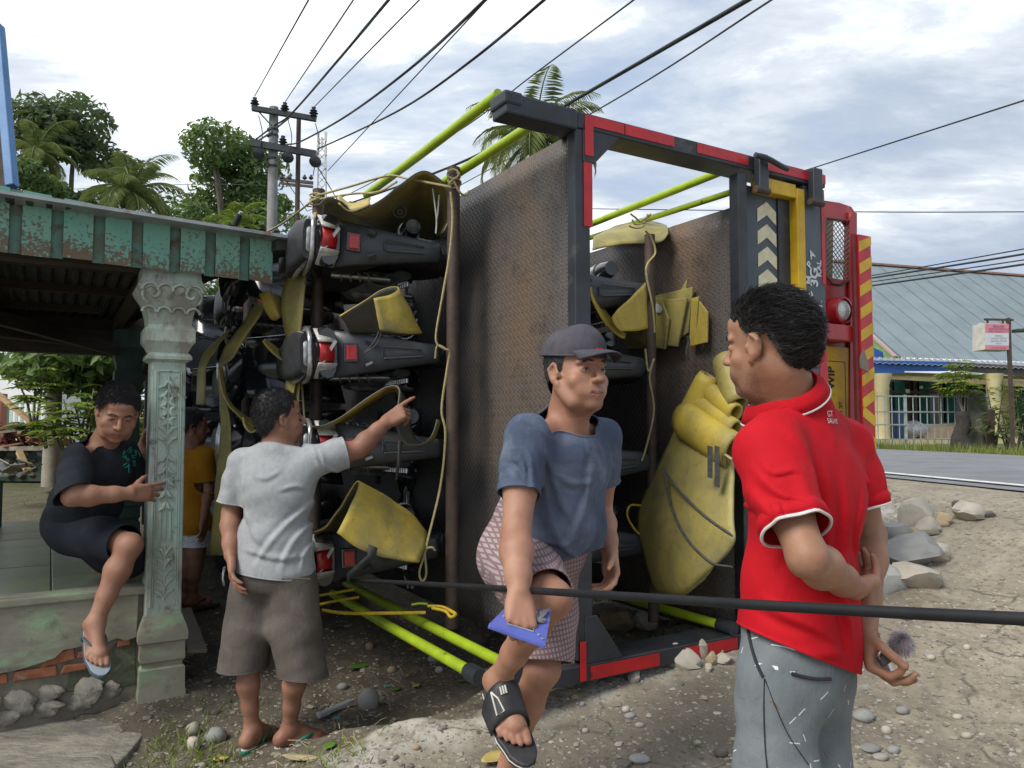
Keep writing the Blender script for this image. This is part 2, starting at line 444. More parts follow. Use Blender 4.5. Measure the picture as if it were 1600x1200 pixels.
def build_ground():
 xs = axis([(-400, -40, 60), (-40, -8, 4), (-8, -3.2, .3), (-3.2, -1.6, .05), (-1.6, 3.6, .019), (3.6, 7, .1), (7, 14, .7), (14, 40, 4), (40, 400, 60)])
 ys = axis([(-60, -4, 8), (-4, 1.0, .5), (1.0, 5.2, .019), (5.2, 8, .07), (8, 16, .4), (16, 40, 3), (40, 120, 16), (120, 900, 130)])
 X, Y = np.meshgrid(xs, ys); Z = H(X, Y)
 nx, ny = len(xs), len(ys)
 v = np.stack([X, Y, Z], -1).reshape(-1, 3)
 i = np.arange(nx - 1)[None, :] + nx * np.arange(ny - 1)[:, None]
 f = np.stack([i, i + 1, i + 1 + nx, i + nx], -1).reshape(-1, 4)
 me = np_mesh("ground", v, f)
 s = sdist(X, Y) + .07 * fbm(X, Y, 2.2, 3) + .03 * fbm(X, Y, 9.0, 2)
 zone = np.clip((s + .03) / .06, 0, 1)
 lip = np.exp(-((s - .10) / .14) ** 2)
 wet = np.exp(-((s - .5) / .35) ** 2) * np.clip((2.3 - X) / 1.4, 0, 1)
 gr = np.clip((np.hypot(X, Y) - 9.5) / 4 + .3 * fbm(X, Y, .6, 3), 0, 1)
 for nm, a in (("zone", zone), ("lip", lip), ("wet", wet), ("grassy", gr)):
  at = me.attributes.new(nm, 'FLOAT', 'POINT'); at.data.foreach_set("value", a.reshape(-1).astype(np.float32))
 me.materials.append(ground_material())
 o = bpy.data.objects.new("ground", me); COL.objects.link(o); tag(o, kind='structure'); return o
def np_mesh(name, v, f, smooth=True):
 me = bpy.data.meshes.new(name); v = np.asarray(v, np.float32); f = np.asarray(f, np.int32); k = f.shape[1]
 me.vertices.add(len(v)); me.vertices.foreach_set("co", v.reshape(-1))
 me.loops.add(f.size); me.loops.foreach_set("vertex_index", f.reshape(-1))
 me.polygons.add(len(f)); me.polygons.foreach_set("loop_start", np.arange(len(f), dtype=np.int32) * k)
 try: me.polygons.foreach_set("loop_total", np.full(len(f), k, np.int32))
 except Exception: pass
 if smooth: me.polygons.foreach_set("use_smooth", np.ones(len(f), bool))
 me.update(calc_edges=True); me.validate(); return me
build_ground()
# road
RD = nrm([-.17, .985, 0])[:2]; RN = np.array([RD[1], -RD[0]])
R0 = np.array([3.93, 5.95])
def RP(s, w, z=0.0):
 q = R0 + RD * s + RN * w; return np.array([q[0], q[1], 1.0 + z])
def build_road():
 M = mat("asphalt", (.21, .215, .225), (.165, .17, .18), rough=.85, scale=2.5, bump=.5, bscale=220, bdist=.004, c3=(.27, .265, .255), s3=.9, lo3=.55, hi3=.75)
 mb = MB(); ss = axis([(-14, 60, 2.0), (60, 420, 30)])
 mb.loft([[RP(s, w, .012 + .02 * (1 - ((w - 2.7) / 2.7) ** 2)) for w in (-.12, .5, 1.5, 2.7, 3.9, 4.9, 5.5)] for s in ss])
 solo("road", mb, M, kind='structure', smooth=60)
 W = mat("road_paint", (.66, .66, .63), (.42, .42, .40), rough=.7, scale=14, lo=.52, hi=.66, bump=.2)
 mb = MB()
 for s in ss[:-1]:
  n = 2.0 if s < 60 else 30
  mb.add([RP(s, .1, .028), RP(s, .2, .031), RP(s + n, .2, .031), RP(s + n, .1, .028)], [(0, 1, 2, 3)])
 solo("road_marking", mb, W, kind='structure')
build_road()
# stones
MS = [mat("stone_" + n, a, b_, rough=.85, scale=6, bump=.5, bscale=30, bdist=.008, c3=c, s3=5, randc=.18) for n, a, b_, c in
   (("pale", (.46, .42, .35), (.33, .30, .24), (.25, .22, .18)), ("grey", (.33, .33, .31), (.22, .22, .21), (.4, .39, .36)), ("ochre", (.40, .31, .19), (.25, .19, .12), (.45, .40, .31)), ("dark", (.13, .12, .10), (.075, .07, .06), (.2, .19, .17)))]
def rot(ax=0, ay=0, az=0):
 return np.array(Matrix.Rotation(az, 3, 'Z') @ Matrix.Rotation(ay, 3, 'Y') @ Matrix.Rotation(ax, 3, 'X'))
def stone(px, py, w, hgt, m, label, group=None, depth=None, tilt=0, rough=.3, lift=0.0, name="stone", sub=8, loc=None, seed=None):
 g = G(px, py) if loc is None else np.asarray(loc, float)
 d = g[1]; r = w / FPX * d / 2; h = hgt / FPX * d / 2; dp = (depth or .8) * r
 sd = seed or int(px * 31 + py)
 mb = MB(); c = g + np.array([0, dp * .4, h * .55 + lift])
 mb.blob(c, (r, dp, h), sd, 12 if w > 30 else 8, 8 if w > 30 else 6, rough, rot(0, tilt, (sd % 7) * .1))
 if rough > .2:
  rr = random.Random(sd); v = np.array(mb.v)
  for k in range(9):
   n = nrm([rr.gauss(0, 1), rr.gauss(0, 1), rr.gauss(0, 1)]); e = sqrt(sum((n * (r, dp, h)) ** 2)) * rr.uniform(.55, .85)
   q = (v - c) @ n; v = v - np.outer(np.maximum(q - e, 0), n)
  mb.v = [tuple(p) for p in v]
 return solo(name, mb, MS[m], label, "stone", group, smooth=26 if rough > .2 else 60)
def pebbles():
 """loose gravel: too many to count"""
 rr = np.random.default_rng(5); mb = MB(); shapes = []
 for k in range(10):
  t = MB().blob((0, 0, 0), (1, .75, .42), 100 + k, 6, 4, .6); shapes.append((np.array(t.v), t.f))
 K = 15000
 px = rr.uniform(180, 1640, K); py = np.where(rr.random(K) < .5, rr.uniform(770, 1230, K), rr.uniform(950, 1230, K))
 o = np.array([0, 0, CAMZ]); dirs = np.array([P(a, c, 1.0) - o for a, c in zip(px, py)])
 t = np.full(K, 3.0)
 for _ in range(25): t = .5 * t + .5 * (hq(dirs[:, 0] * t, t) - CAMZ) / dirs[:, 2]
 x = dirs[:, 0] * t; y = t; z = hq(x, y)
 ok = (y < 9) & (y > 1.2) & (x > -2.4)
 sz = np.minimum(.04, rr.lognormal(-5.1, .55, K)) * np.where((px > 620) & (py > 1000), .85, 1.0); an = rr.uniform(0, 6.28, K); tn = rr.random(K); ki = rr.integers(0, 10, K)
 vs = []; fs = []; cols = []; off = 0
 for k in np.nonzero(ok)[0][:8500]:
  v, f = shapes[ki[k]]; a = an[k]
  R = np.array([[cos(a), -sin(a), 0], [sin(a), cos(a), 0], [0, 0, 1]])
  vs.append(v @ R.T * sz[k] + (x[k], y[k], z[k] + sz[k] * .02)); fs += [tuple(off + i for i in g) for g in f]; off += len(v)
  cols += [tn[k]] * len(v)
 me = bpy.data.meshes.new("gravel"); me.from_pydata([tuple(p) for p in np.concatenate(vs)], [], fs)
 at = me.attributes.new("tone", 'FLOAT', 'POINT'); at.data.foreach_set("value", np.array(cols, np.float32))
 mt, nt, N, L, B = new_mat("gravel_mat"); b = NB(nt); v = b.co()
 t = b.nd("ShaderNodeAttribute", attribute_name="tone").outputs["Fac"]
 c = b.ramp(t, [(0, (.11, .10, .085)), (.3, (.22, .205, .175)), (.55, (.33, .29, .22)), (.8, (.34, .325, .29)), (1, (.44, .41, .35))])
 c = b.mix(b.ramp(b.noise(v, 60, 4, .6), [(.4, 0.0), (.65, .4)]), c, (.14, .12, .09))
 L.new(c, B.inputs["Base Color"]); B.inputs["Roughness"].default_value = .85
 me.materials.append(mt); o = bpy.data.objects.new("gravel", me); COL.objects.link(o); tag(o, "small loose gravel scattered over the ground", "gravel", kind='stuff')
pebbles()
# overturned truck, lying on its side with its rear towards us
def TP(px, py, a=0.0):
 u, z = TR(px, py, a); return T(u, a, z)
TU3 = np.array([TU[0], TU[1], 0]); TA3 = np.array([TA[0], TA[1], 0]); UZ = np.array([0, 0, 1.0])
def text_verts(body, size, bold=0.0):
 cu = bpy.data.curves.new("lettering", 'FONT'); cu.body = body; cu.size = size; cu.align_x = 'CENTER'; cu.align_y = 'CENTER'; cu.offset = bold
 ob = bpy.data.objects.new("lettering", cu); COL.objects.link(ob)
 dg = bpy.context.evaluated_depsgraph_get(); me = ob.evaluated_get(dg).to_mesh()
 v = [tuple(x.co) for x in me.vertices]; f = [tuple(p.vertices) for p in me.polygons]
 ob.evaluated_get(dg).to_mesh_clear(); bpy.data.objects.remove(ob); bpy.data.curves.remove(cu)
 return v, f
def lettering(mb, body, size, c, ex, ey, lift, bold=0.0, sx=1.0):
 v, f = text_verts(body, size, bold); ex = nrm(ex); ey = nrm(ey); n = np.cross(ex, ey)
 mb.add([np.asarray(c) + ex * (p[0] * sx) + ey * p[1] + n * lift for p in v], f)
M_black = mat("black_paint", (.030, .036, .045), (.016, .018, .022), rough=.42, scale=5, bump=.12, bscale=90, c3=(.09, .085, .08), s3=7, lo3=.60, hi3=.75, det=8)
M_slate = mat("slate_paint", (.075, .092, .112), (.052, .063, .078), rough=.5, scale=3, bump=.08, c3=(.12, .125, .13), s3=9, lo3=.6, hi3=.8)
M_tape = mat("red_tape", (.50, .014, .020), (.37, .012, .017), rough=.34, scale=9, bump=.1, bscale=200, c3=(.05, .02, .02), s3=26, lo3=.63, hi3=.68)
M_yellow = mat("yellow_paint", (.63, .40, .014), (.50, .30, .012), rough=.45, scale=8, bump=.1, c3=(.12, .085, .03), s3=20, lo3=.62, hi3=.72)
M_redp = mat("red_paint", (.42, .020, .024), (.31, .017, .020), rough=.38, scale=4, bump=.1, bscale=40, c3=(.50, .16, .15), s3=6, lo3=.6, hi3=.78, coat=.2)
M_maroon = mat("maroon_paint", (.20, .018, .022), (.13, .014, .017), rough=.5, scale=6)
M_pole = mat("lime_paint", (.36, .50, .022), (.29, .40, .02), rough=.4, scale=12, bump=.12, bscale=120, c3=(.045, .05, .02), s3=24, lo3=.64, hi3=.69, stretch=(1, 1, 1))
M_rust = mat("rusty_tube", (.105, .07, .052), (.058, .046, .042), rough=.65, scale=14, metal=.25, bump=.2, c3=(.15, .08, .05), s3=6)
M_steel = mat("bright_steel", (.62, .62, .61), (.38, .38, .38), rough=.3, metal=.8, scale=30)
M_chev = mat("cream_tape", (.70, .65, .44), (.58, .53, .35), rough=.5, scale=20, c3=(.2, .19, .15), s3=30, lo3=.64, hi3=.7)
M_white = mat("white_stencil", (.62, .65, .66), (.42, .46, .48), rough=.6, scale=60)
def checker_plate():
 """rusty raised-lozenge floor plate; the lozenges are a few millimetres and live in the relief"""
 mt, nt, N, L, B = new_mat("checker_plate"); b = NB(nt)
 at = b.nd("ShaderNodeAttribute", attribute_name="pl"); sv = b.sep(at.outputs["Vector"])
 def loz(su, sv_, off):
  s = 1 / .038
  x = b.m('ADD', b.m('MULTIPLY', su, s), off); y = b.m('ADD', b.m('MULTIPLY', sv_, s), off)
  fx = b.m('SUBTRACT', b.m('FRACT', x), .5); fy = b.m('SUBTRACT', b.m('FRACT', y), .5)
  return fx, fy
 def bar(fx, fy, sgn):
  p = b.m('ADD', fx, b.m('MULTIPLY', fy, sgn)); q = b.m('SUBTRACT', fx, b.m('MULTIPLY', fy, sgn))
  e = b.m('ADD', b.m('POWER', b.m('DIVIDE', p, .62), 2.0), b.m('POWER', b.m('DIVIDE', q, .17), 2.0))
  return b.ramp(e, [(.45, 1.0), (1.0, 0.0)])
 f1 = loz(sv[0], sv[1], 0.0); f2 = loz(sv[0], sv[1], .5)
 hgt = b.m('MAXIMUM', bar(f1[0], f1[1], 1.0), bar(f2[0], f2[1], -1.0))
 v = b.co()
 n1 = b.noise(v, 1.3, 8, .6, .4); n2 = b.noise(v, 9, 8, .65)
 mid = b.m('SUBTRACT', 1.0, b.m('ABSOLUTE', b.m('MULTIPLY', b.m('SUBTRACT', sv[0], .42), 2.6)))
 dull = b.m('ADD', b.m('MULTIPLY', n1, .85), b.m('MULTIPLY', mid, .22))
 col = b.ramp(dull, [(.34, (.070, .068, .070)), (.50, (.125, .108, .098)), (.62, (.165, .122, .092)), (.76, (.205, .132, .082))])
 col = b.mix(b.ramp(n2, [(.52, 0.0), (.72, .6)]), col, (.035, .030, .030))
 col = b.mix(b.m('MULTIPLY', hgt, .45), col, (.20, .17, .15))
 L.new(col, B.inputs["Base Color"]); B.inputs["Metallic"].default_value = .35
 b.put(B.inputs["Roughness"], b.m('SUBTRACT', .62, b.m('MULTIPLY', hgt, .2)))
 L.new(b.bump(b.m('ADD', hgt, b.m('MULTIPLY', n2, .3)), .85, .006), B.inputs["Normal"])
 return mt
M_plate = checker_plate()
def deck(u, a0, a1, z0, z1, name, truck, dents):
 """a floor plate standing on edge, slightly buckled"""
 mb = MB(); A = np.linspace(a0, a1, 34); Zs = np.linspace(z0, z1, 22); rows = []
 for z in Zs: rows.append([T(u + .0022 * sin(3.1 * a + 2.2 * z + dents) + .0012 * sin(7 * a - 5 * z), a, z) for a in A])
 mb.loft(rows)
 o = part(truck, name, mb, M_plate, smooth=60)
 m = o.modifiers.new("solid", 'SOLIDIFY'); m.thickness = .018; m.offset = 0
 at = o.data.attributes.new("pl", 'FLOAT_VECTOR', 'POINT')
 at.data.foreach_set("vector", np.array([(a, z, 0) for z in Zs for a in A], np.float32).reshape(-1))
 return o
ub = TR(894, 700)[0]; ua = TR(918, 700)[0]
UB = TR(1152, 620)[0]; UC = TR(1166, 620)[0]; UD = TR(1240, 400)[0]; UE = TR(1252, 400)[0]; UF = TR(1284, 400)[0]
ZT, ZB = 2.86, .50
truck = thing("overturned_truck", "cargo truck lying on its side, black rear frame with red tape, rusty plate decks", "truck", T(-.5, .6, .43))
def build_truck():
 deck(-.005, .03, 5.6, .47, 2.79, "upper_deck", truck, 0.0)
 deck(-.985, .03, 5.6, .45, 2.60, "lower_deck", truck, 1.7)
 mb = MB().tbox(ua, ub, -.03, .03, ZB + .02, ZT - .075); part(truck, "frame_post", mb, M_black, bevel=.006)
 mb = MB().tbox(UC, UB, -.03, .035, ZB, ZT - .10); part(truck, "frame_post", mb, M_black, bevel=.006)
 mb = MB().tbox(UF, .03, -.034, .12, ZT - .075, ZT); part(truck, "frame_beam", mb, M_black, bevel=.006)
 mb = MB().tbox(.03, .39, -.04, .08, ZT - .088, ZT + .004); part(truck, "frame_beam", mb, M_black, bevel=.01)
 mb = MB().tbox(.31, .40, -.046, .085, ZT - .05, ZT + .010); part(truck, "corner_bracket", mb, M_black, bevel=.012)
 mb = MB().tbox(UB, .42, -.034, .14, ZB - .07, ZB + .004); part(truck, "frame_beam", mb, M_black, bevel=.006)
 for s, (z0, z1) in ((1, (ZT - .076, ZT - .22)), (-1, (ZB + .005, ZB + .20))):
  poly = [T(.0, -.037, z0), T(-.20, -.037, z0), T(-.06, -.037, z1), T(.0, -.037, z1)]
  part(truck, "corner_gusset", MB().prism(poly, TA3 * .012), M_black, bevel=.003)
 def tape(px0, py0, px1, py1, px2, py2, px3, py3, a=-.036):
  q = [TP(px0, py0, a), TP(px1, py1, a), TP(px2, py2, a), TP(px3, py3, a)]
  mb = MB().prism(q, TA3 * .002); part(truck, "tape_strip", mb, M_tape)
 def tz(u0, u1, z0, z1, a=-.0365):
  part(truck, "tape_strip", MB().tbox(u1, u0, a - .0015, a + .0015, z0, z1), M_tape)
 up = lambda x, y=250: TR(x, y)[0]
 tz(-.01, up(967, 190), ZT - .055, ZT - .008); tz(up(969, 190), up(1045, 215), ZT - .056, ZT - .006)
 tz(up(1081, 225), up(1160, 245), ZT - .056, ZT - .006); tz(up(1186, 260), UF + .004, ZT - .056, ZT - .006)
 tz(up(919), up(906), 2.67, 2.81, -.039); tz(up(918, 280), up(905, 280), 2.36, 2.655, -.034)
 zb0, zb1 = ZB - .062, ZB - .008
 tz(.0, .03, ZB - .06, ZB + .10, -.038)
 tz(up(915, 1030), up(1022, 1020), zb0, zb1); tz(up(1060, 1010), up(1143, 1000), zb0, zb1)
 zt = ZT - .078
 part(truck, "tail_panel", MB().tbox(UD, UC, .03, .05, ZB + .1, zt - .05), M_slate, bevel=.003)
 part(truck, "tail_panel", MB().tbox(UF, UE, -.02, .10, ZB + .1, zt), M_black.copy() if False else M_slate, bevel=.005)
 part(truck, "panel_shadow_strip", MB().tbox(UD, TR(1222, 400)[0], .02, .029, ZB + .1, zt - .09), M_black)  # inner shadow of the recessed panel, modelled as a black strip
 part(truck, "yellow_frame", MB().tbox(UE, UD, -.03, .04, ZB + .1, zt - .03), M_yellow, bevel=.004)
 part(truck, "yellow_frame", MB().tbox(UD, TR(1182, 300)[0], -.025, .04, zt - .085, zt - .012), M_yellow, bevel=.004)
 tz(TR(1279, 400)[0], UF, 2.26, zt - .005, -.0225); tz(TR(1276, 580)[0], UF, 1.35, 1.90, -.0225)
 part(truck, "lamp_plate", MB().tbox(TR(1274, 600)[0], TR(1252, 600)[0], -.028, -.021, 1.45, 1.60), M_white, bevel=.003)
 for x in (1170, 1254):
  u0 = TR(x + 14, 290)[0]; u1 = TR(x, 290)[0]
  l = part(truck, "latch", MB().tbox(u0, u1, -.075, -.03, zt - .11, zt + .085), M_black, bevel=.008)
  part(l, "hinge_pin", MB().tube([T(u0 - .01, -.06, zt - .10), T(u1 + .02, -.06, zt - .10)], .018, 10), M_rust, smooth=50)
 part(truck, "latch_lever", MB().tube(catmull([TP(1180, 242, -.09), TP(1200, 248, -.10), TP(1218, 258, -.10), TP(1230, 264, -.085)], 4), .014, 8), M_black, smooth=60)
 for k in range(9):                                              # cream chevrons, the lower ones go on behind the man's head
  zc = 2.665 - k * .118
  u0, um, u1 = TR(1213, 380, .028)[0], TR(1198, 380, .028)[0], TR(1184, 380, .028)[0]
  um = (u0 + u1) / 2
  pl = [T(u1, .0285, zc - .045), T(um, .0285, zc), T(u0, .0285, zc - .045), T(u0, .0285, zc - .118 + .003), T(um, .0285, zc - .07), T(u1, .0285, zc - .118 + .003)]
  part(truck, "chevron", MB().prism(pl, -TA3 * .002), M_chev)
 uc = (UE + UF) / 2; zc = TR(1268, 440)[1]; ru = (UE - UF) / 2
 def sten(tx, size, c, ex, ey, bold): m_ = MB(); lettering(m_, tx, size, c, ex, ey, .002, bold); part(truck, "stencil_lettering", m_, M_white)
 for i, ch in enumerate("TEMPA"):
  an = radians(-60 + 30 * i); sten(ch, .060, T(uc + ru * .66 * cos(an), -.022, zc + .16 * sin(an)), -TU3 * sin(an) + UZ * cos(an), TU3 * cos(an) + UZ * sin(an), .002)
 sten("3G", .085, T(uc + ru * .14, -.022, zc + .02), UZ, TU3, .003); sten("KAL", .05, T(uc - ru * .36, -.022, zc + .07), UZ, TU3, .0015); sten("I .", .05, T(uc - ru * .36, -.022, zc - .12), UZ, TU3, .0015)
 m_ = MB(); lettering(m_, "28", .045, T(TR(1172, 425, .03)[0], .028, 2.19), UZ, TU3, .003, .001); part(truck, "panel_lettering", m_, M_black)
 A0 = .16
 u0, u1 = TR(1339, 400, A0)[0], UF + .03
 def UZp(px, py, a=A0): return TR(px, py, a)
 top = [(1289, 314), (1312, 318), (1328, 324), (1337, 334), (1339, 350), (1336, 752), (1287, 752)]
 win = [(1290, 341), (1319, 346), (1325, 352), (1323, 437), (1289, 432)]
 outer = [TP(x, y, A0) for x, y in top]; inner = [TP(x, y, A0) for x, y in win]
 mb = MB()
 o = [TP(1282, 313, A0), TP(1312, 318, A0), TP(1330, 324, A0), TP(1338, 336, A0), TP(1338, 445, A0), TP(1282, 440, A0)]
 i_ = [TP(1288, 341, A0), TP(1310, 344, A0), TP(1321, 346, A0), TP(1326, 352, A0), TP(1324, 438, A0), TP(1288, 432, A0)]
 n = len(o); dd = TA3 * .03
 mb.add(o + i_ + [p + dd for p in o] + [p + dd for p in i_], [(k, (k + 1) % n, n + (k + 1) % n, n + k) for k in range(n)] + [(2 * n + k, k, (k + 1) % n, 2 * n + (k + 1) % n) for k in range(n)][0:n] + [(n + k, n + (k + 1) % n, 3 * n + (k + 1) % n, 3 * n + k) for k in range(n)])
 mb.prism([TP(1282, 440, A0), TP(1338, 445, A0), TP(1337, 800, A0), TP(1282, 800, A0)], dd)
 part(truck, "lamp_panel", mb, M_redp, smooth=30, bevel=.004)
 part(truck, "panel_rib", MB().prism([TP(1284, 508, A0 - .03), TP(1338, 512, A0 - .03), TP(1338, 535, A0 - .03), TP(1284, 530, A0 - .03)], TA3 * .03), M_redp, bevel=.008)
 part(truck, "panel_rib", MB().prism([TP(1329, 330, A0 - .02), TP(1340, 332, A0 - .02), TP(1338, 800, A0 - .02), TP(1327, 800, A0 - .02)], TA3 * .02), M_redp, bevel=.006)
 part(truck, "lamp_back", MB().prism([TP(1284, 338, A0 + .14), TP(1304, 338, A0 + .14), TP(1302, 440, A0 + .14), TP(1284, 440, A0 + .14)], TA3 * .02), mat("rusty_back", (.16, .09, .06), (.09, .06, .05), scale=8), bevel=.01)
 mb = MB()
 for sgn in (1, -1):
  for k in range(-3, 16):
   s0 = k / 11
   pts = []
   for t in np.linspace(0, 1, 9):
    vv = s0 + sgn * (t - .5) * .55
    if 0 <= vv <= 1: pts.append(lerp(lerp(i_[0], i_[3], t), lerp(i_[5], i_[4], t), vv) - TA3 * .008)
   if len(pts) > 1: mb.tube([pts[0], pts[-1]], .0032, 4)
 part(truck, "window_grille", mb, mat("grille_metal", (.30, .27, .22), (.2, .17, .13), rough=.5, metal=.5))
 part(truck, "grille_frame", MB().tube(catmull([p - TA3 * .010 for p in i_] + [i_[0] - TA3 * .010], 3), .006, 6), M_rust, smooth=60)
 lc = TP(1303, 487, A0)
 h = part(truck, "reverse_lamp", MB().lathe([(.075, 0), (.08, .03), (.078, .07), (.066, .075), (.062, .06)], lc, -TA3, 24), M_redp, smooth=50)
 ml, nt, N, L, B = new_mat("lamp_glass"); B.inputs["Base Color"].default_value = (.55, .56, .56, 1); B.inputs["Roughness"].default_value = .12; b = NB(nt)
 L.new(b.bump(b.voro(b.co(), 90), .5, .004), B.inputs["Normal"]); B.inputs["Metallic"].default_value = .35
 part(h, "lens", MB().lathe([(.063, .055), (.056, .07), (.035, .083), (.001, .088)], lc, -TA3, 24), ml, smooth=60)
 pa = A0 - .012
 pz1, pz0 = TR(1300, 541, pa)[1], TR(1300, 541, pa)[1] - .62
 pu0, pu1 = TR(1329, 600, pa)[0], UF - .005
 np_ = part(truck, "number_plate", MB().tbox(pu0, pu1, pa, pa + .008, pz0, pz1), M_yellow, bevel=.004)
 mb = MB(); zf = pz1 - .085; uf0 = pu0 + .045
 for (x0, x1, z0, z1) in ((uf0, uf0 + .004, pz0 + .03, zf), (uf0, pu1, zf - .004, zf)): mb.tbox(x0, x1, pa - .0015, pa - .0002, z0, z1)
 ucen = TR(1299, 600, pa)[0]
 lettering(mb, "WIP", .085, T(ucen, pa, TR(1300, 588, pa)[1] - .04 + .03), UZ, TU3, .002, .003, .86)
 lettering(mb, "8207", .085, T(ucen, pa, TR(1300, 588, pa)[1] - .34), UZ, TU3, .002, .003, .86)
 lettering(mb, "04 28", .042, T(TR(1313, 620, pa)[0], pa, TR(1313, 632, pa)[1] - .03), UZ, TU3, .002, .001)
 part(np_, "plate_lettering", mb, mat("plate_black", (.012, .012, .014), rough=.5))
 ba = .02; bu0, bu1 = TR(1364, 500, ba)[0], TR(1345, 500, ba)[0]; bz1 = TR(1354, 368, ba)[1]; bz0 = .70
 board = part(truck, "bumper_board", MB().tbox(bu0, bu1, ba, ba + .028, bz0, bz1), M_tape, bevel=.004)
 part(truck, "bumper_side", MB().tbox(bu1 + .001, TR(1339, 500, ba)[0], ba + .012, ba + .03, bz0, bz1), M_maroon)
 for z in (TR(1340, 520, ba)[1], .95): part(truck, "bumper_bracket", MB().tbox(bu1, UF - .05, ba + .035, A0, z - .045, z + .045), M_redp, bevel=.006)
 mb = MB(); w = bu1 - bu0; st = .128; zmid = TR(1354, 640, ba)[1]; z = bz1 + .02
 def stripe(zl, zr, th):
  q = [(bu1, zl), (bu0, zr), (bu0, zr + th), (bu1, zl + th)]
  q = [(u, min(max(zz, bz0 + .002), bz1 - .002)) for u, zz in q]
  if max(a[1] for a in q) - min(a[1] for a in q) < .01: return
  mb.prism([T(u, ba - .0018, zz) for u, zz in q], TA3 * .0015)
 k = 0
 while True:
  zl = bz1 - .06 - k * st
  if zl < zmid: break
  stripe(zl - .045, zl + .01, .062); k += 1
 k = 0
 while zmid - .10 - k * st > bz0 - .1:
  zl = zmid - .04 - k * st; stripe(zl, zl - .06, .062); k += 1
 part(board, "stripe", mb, M_yellow)
 part(board, "bent_flap", MB().prism([TP(1344, 560, -.01), TP(1350, 545, -.02), TP(1357, 566, -.03), TP(1358, 582, -.035), TP(1345, 575, -.01)], TA3 * .006), mat("bare_metal", (.19, .16, .13), (.12, .10, .085), metal=.3, rough=.6))
 def rail(p0, p1, r):
  o = part(truck, "side_rail", MB().tube([p0, lerp(p0, p1, .5) + np.array([0, 0, -.004]), p1], r, 12), M_pole, smooth=60); return o
 d0 = np.array(TA3)
 for (px, py), (qx, qy), u in (((779, 147), (572, 316), .40), ((846, 186), (706, 283), .17)):
  p0 = TP(px, py, .05); uu, zz = TR(px, py, .05); rail(p0, T(uu, 1.62 if u > .3 else 2.2, zz - .02), .0235)
 p0u, p0z = TR(1140, 263, .05); rail(T(p0u, .05, p0z), T(p0u + .03, 2.4, p0z - .05), .021)
 p0u, p0z = TR(1156, 296, .05); rail(T(p0u, .05, p0z), T(p0u + .06, 2.4, p0z + .02), .017)
 for (px, py), L_ in (((733, 1043), 1.75), ((790, 1010), 2.0), ((1125, 989), 2.2)):
  uu, zz = TR(px, py, .05); zz = ZB + .035
  rail(T(uu, .05, zz), T(uu, L_, zz - .01), .0235)
  part(truck, "rail_sleeve", MB().tube([T(uu, -.04, zz), T(uu, .055, zz)], .033, 12), M_black, smooth=50)
 part(truck, "side_rail", MB().tube([T(TR(1120, 960, .3)[0] - .05, .3, .62), T(TR(1120, 960, .3)[0] - .05, 2.2, .62)], .02, 10), M_pole, smooth=60)
 for (u, a, z0, z1, r) in ((.207, .80, .50, 2.82, .033), (.68, 1.55, .50, 2.83, .034), (-.78, .43, .48, 2.52, .028), (.75, 3.0, .5, 2.7, .03)):
  part(truck, "cross_bar", MB().tube([T(u, a, z0), T(u, a, z1)], r, 14), M_rust, smooth=60)
 part(truck, "frame_beam", MB().tbox(-.30, .45, 1.7, 1.78, 2.76, 2.84), M_black, bevel=.006)
 part(truck, "frame_beam", MB().tbox(-1.0, -.2, 2.2, 2.28, 2.70, 2.80), M_black, bevel=.006)
 for z in (1.15, 2.05): part(truck, "chassis_rail", MB().tbox(-1.30, -1.10, .2, 7.6, z - .04, z + .04), M_black)
 for a in (1.25, 4.9):
  part(truck, "axle", MB().tube([T(-1.5, a, .6), T(-1.5, a, 2.5)], .06, 10), M_rust, smooth=50)
  for z in (.62, 2.34):
   w = part(truck, "wheel", MB().lathe([(.25, -.12), (.40, -.13), (.44, -.09), (.44, .09), (.40, .13), (.25, .12)], T(-1.5, a, z), (0, 0, 1), 28), mat("truck_rubber", (.02, .02, .021), rough=.8), smooth=40)
   part(w, "rim", MB().lathe([(.08, -.06), (.24, -.08), (.25, .08), (.08, .06)], T(-1.5, a, z), (0, 0, 1), 20), M_redp, smooth=40)
 part(truck, "sky_gap_panel", MB().tbox(-1.3, 1.15, 5.64, 5.70, .5, 2.8), M_black)  # added dark panel, blocks the bright sky gaps behind the load
 part(truck, "cab", MB().tbox(-1.35, -.08, 5.9, 7.6, .50, 2.62), M_redp, bevel=.08)
 part(truck, "cab_window", MB().tbox(-.9, -.2, 6.3, 7.2, 2.60, 2.63), mat("cab_glass", (.02, .025, .03), rough=.1), bevel=.02)
build_truck()
# motorcycles (built upright at the origin: x forward, y left, z up)
M_plast = mat("black_plastic", (.058, .064, .072), (.044, .049, .056), rough=.40, scale=20, bump=.05, bscale=300)
M_gloss = mat("black_gloss", (.018, .020, .024), (.024, .026, .030), rough=.14, scale=10, bump=0, coat=.5)
M_tyre = mat("tyre_rubber", (.022, .022, .024), (.03, .03, .03), rough=.75, scale=10, bump=.3, bscale=40)
M_engine = mat("engine_alloy", (.34, .34, .345), (.18, .18, .185), rough=.45, metal=.5, scale=14)
M_seat = mat("seat_vinyl", (.020, .020, .023), (.035, .035, .038), rough=.5, scale=18, bump=.25, bscale=150)
M_wrap = mat("clear_wrap", (.42, .43, .44), (.20, .21, .22), rough=.25, scale=30, bump=.5, bscale=40)
M_lensr = mat("red_lens", (.52, .012, .018), (.36, .010, .014), rough=.12, scale=40, bump=.4, bscale=250, coat=.6)
M_lensw = mat("clear_lens", (.55, .53, .50), (.35, .33, .30), rough=.12, scale=25, bump=.4, bscale=220, coat=.5)
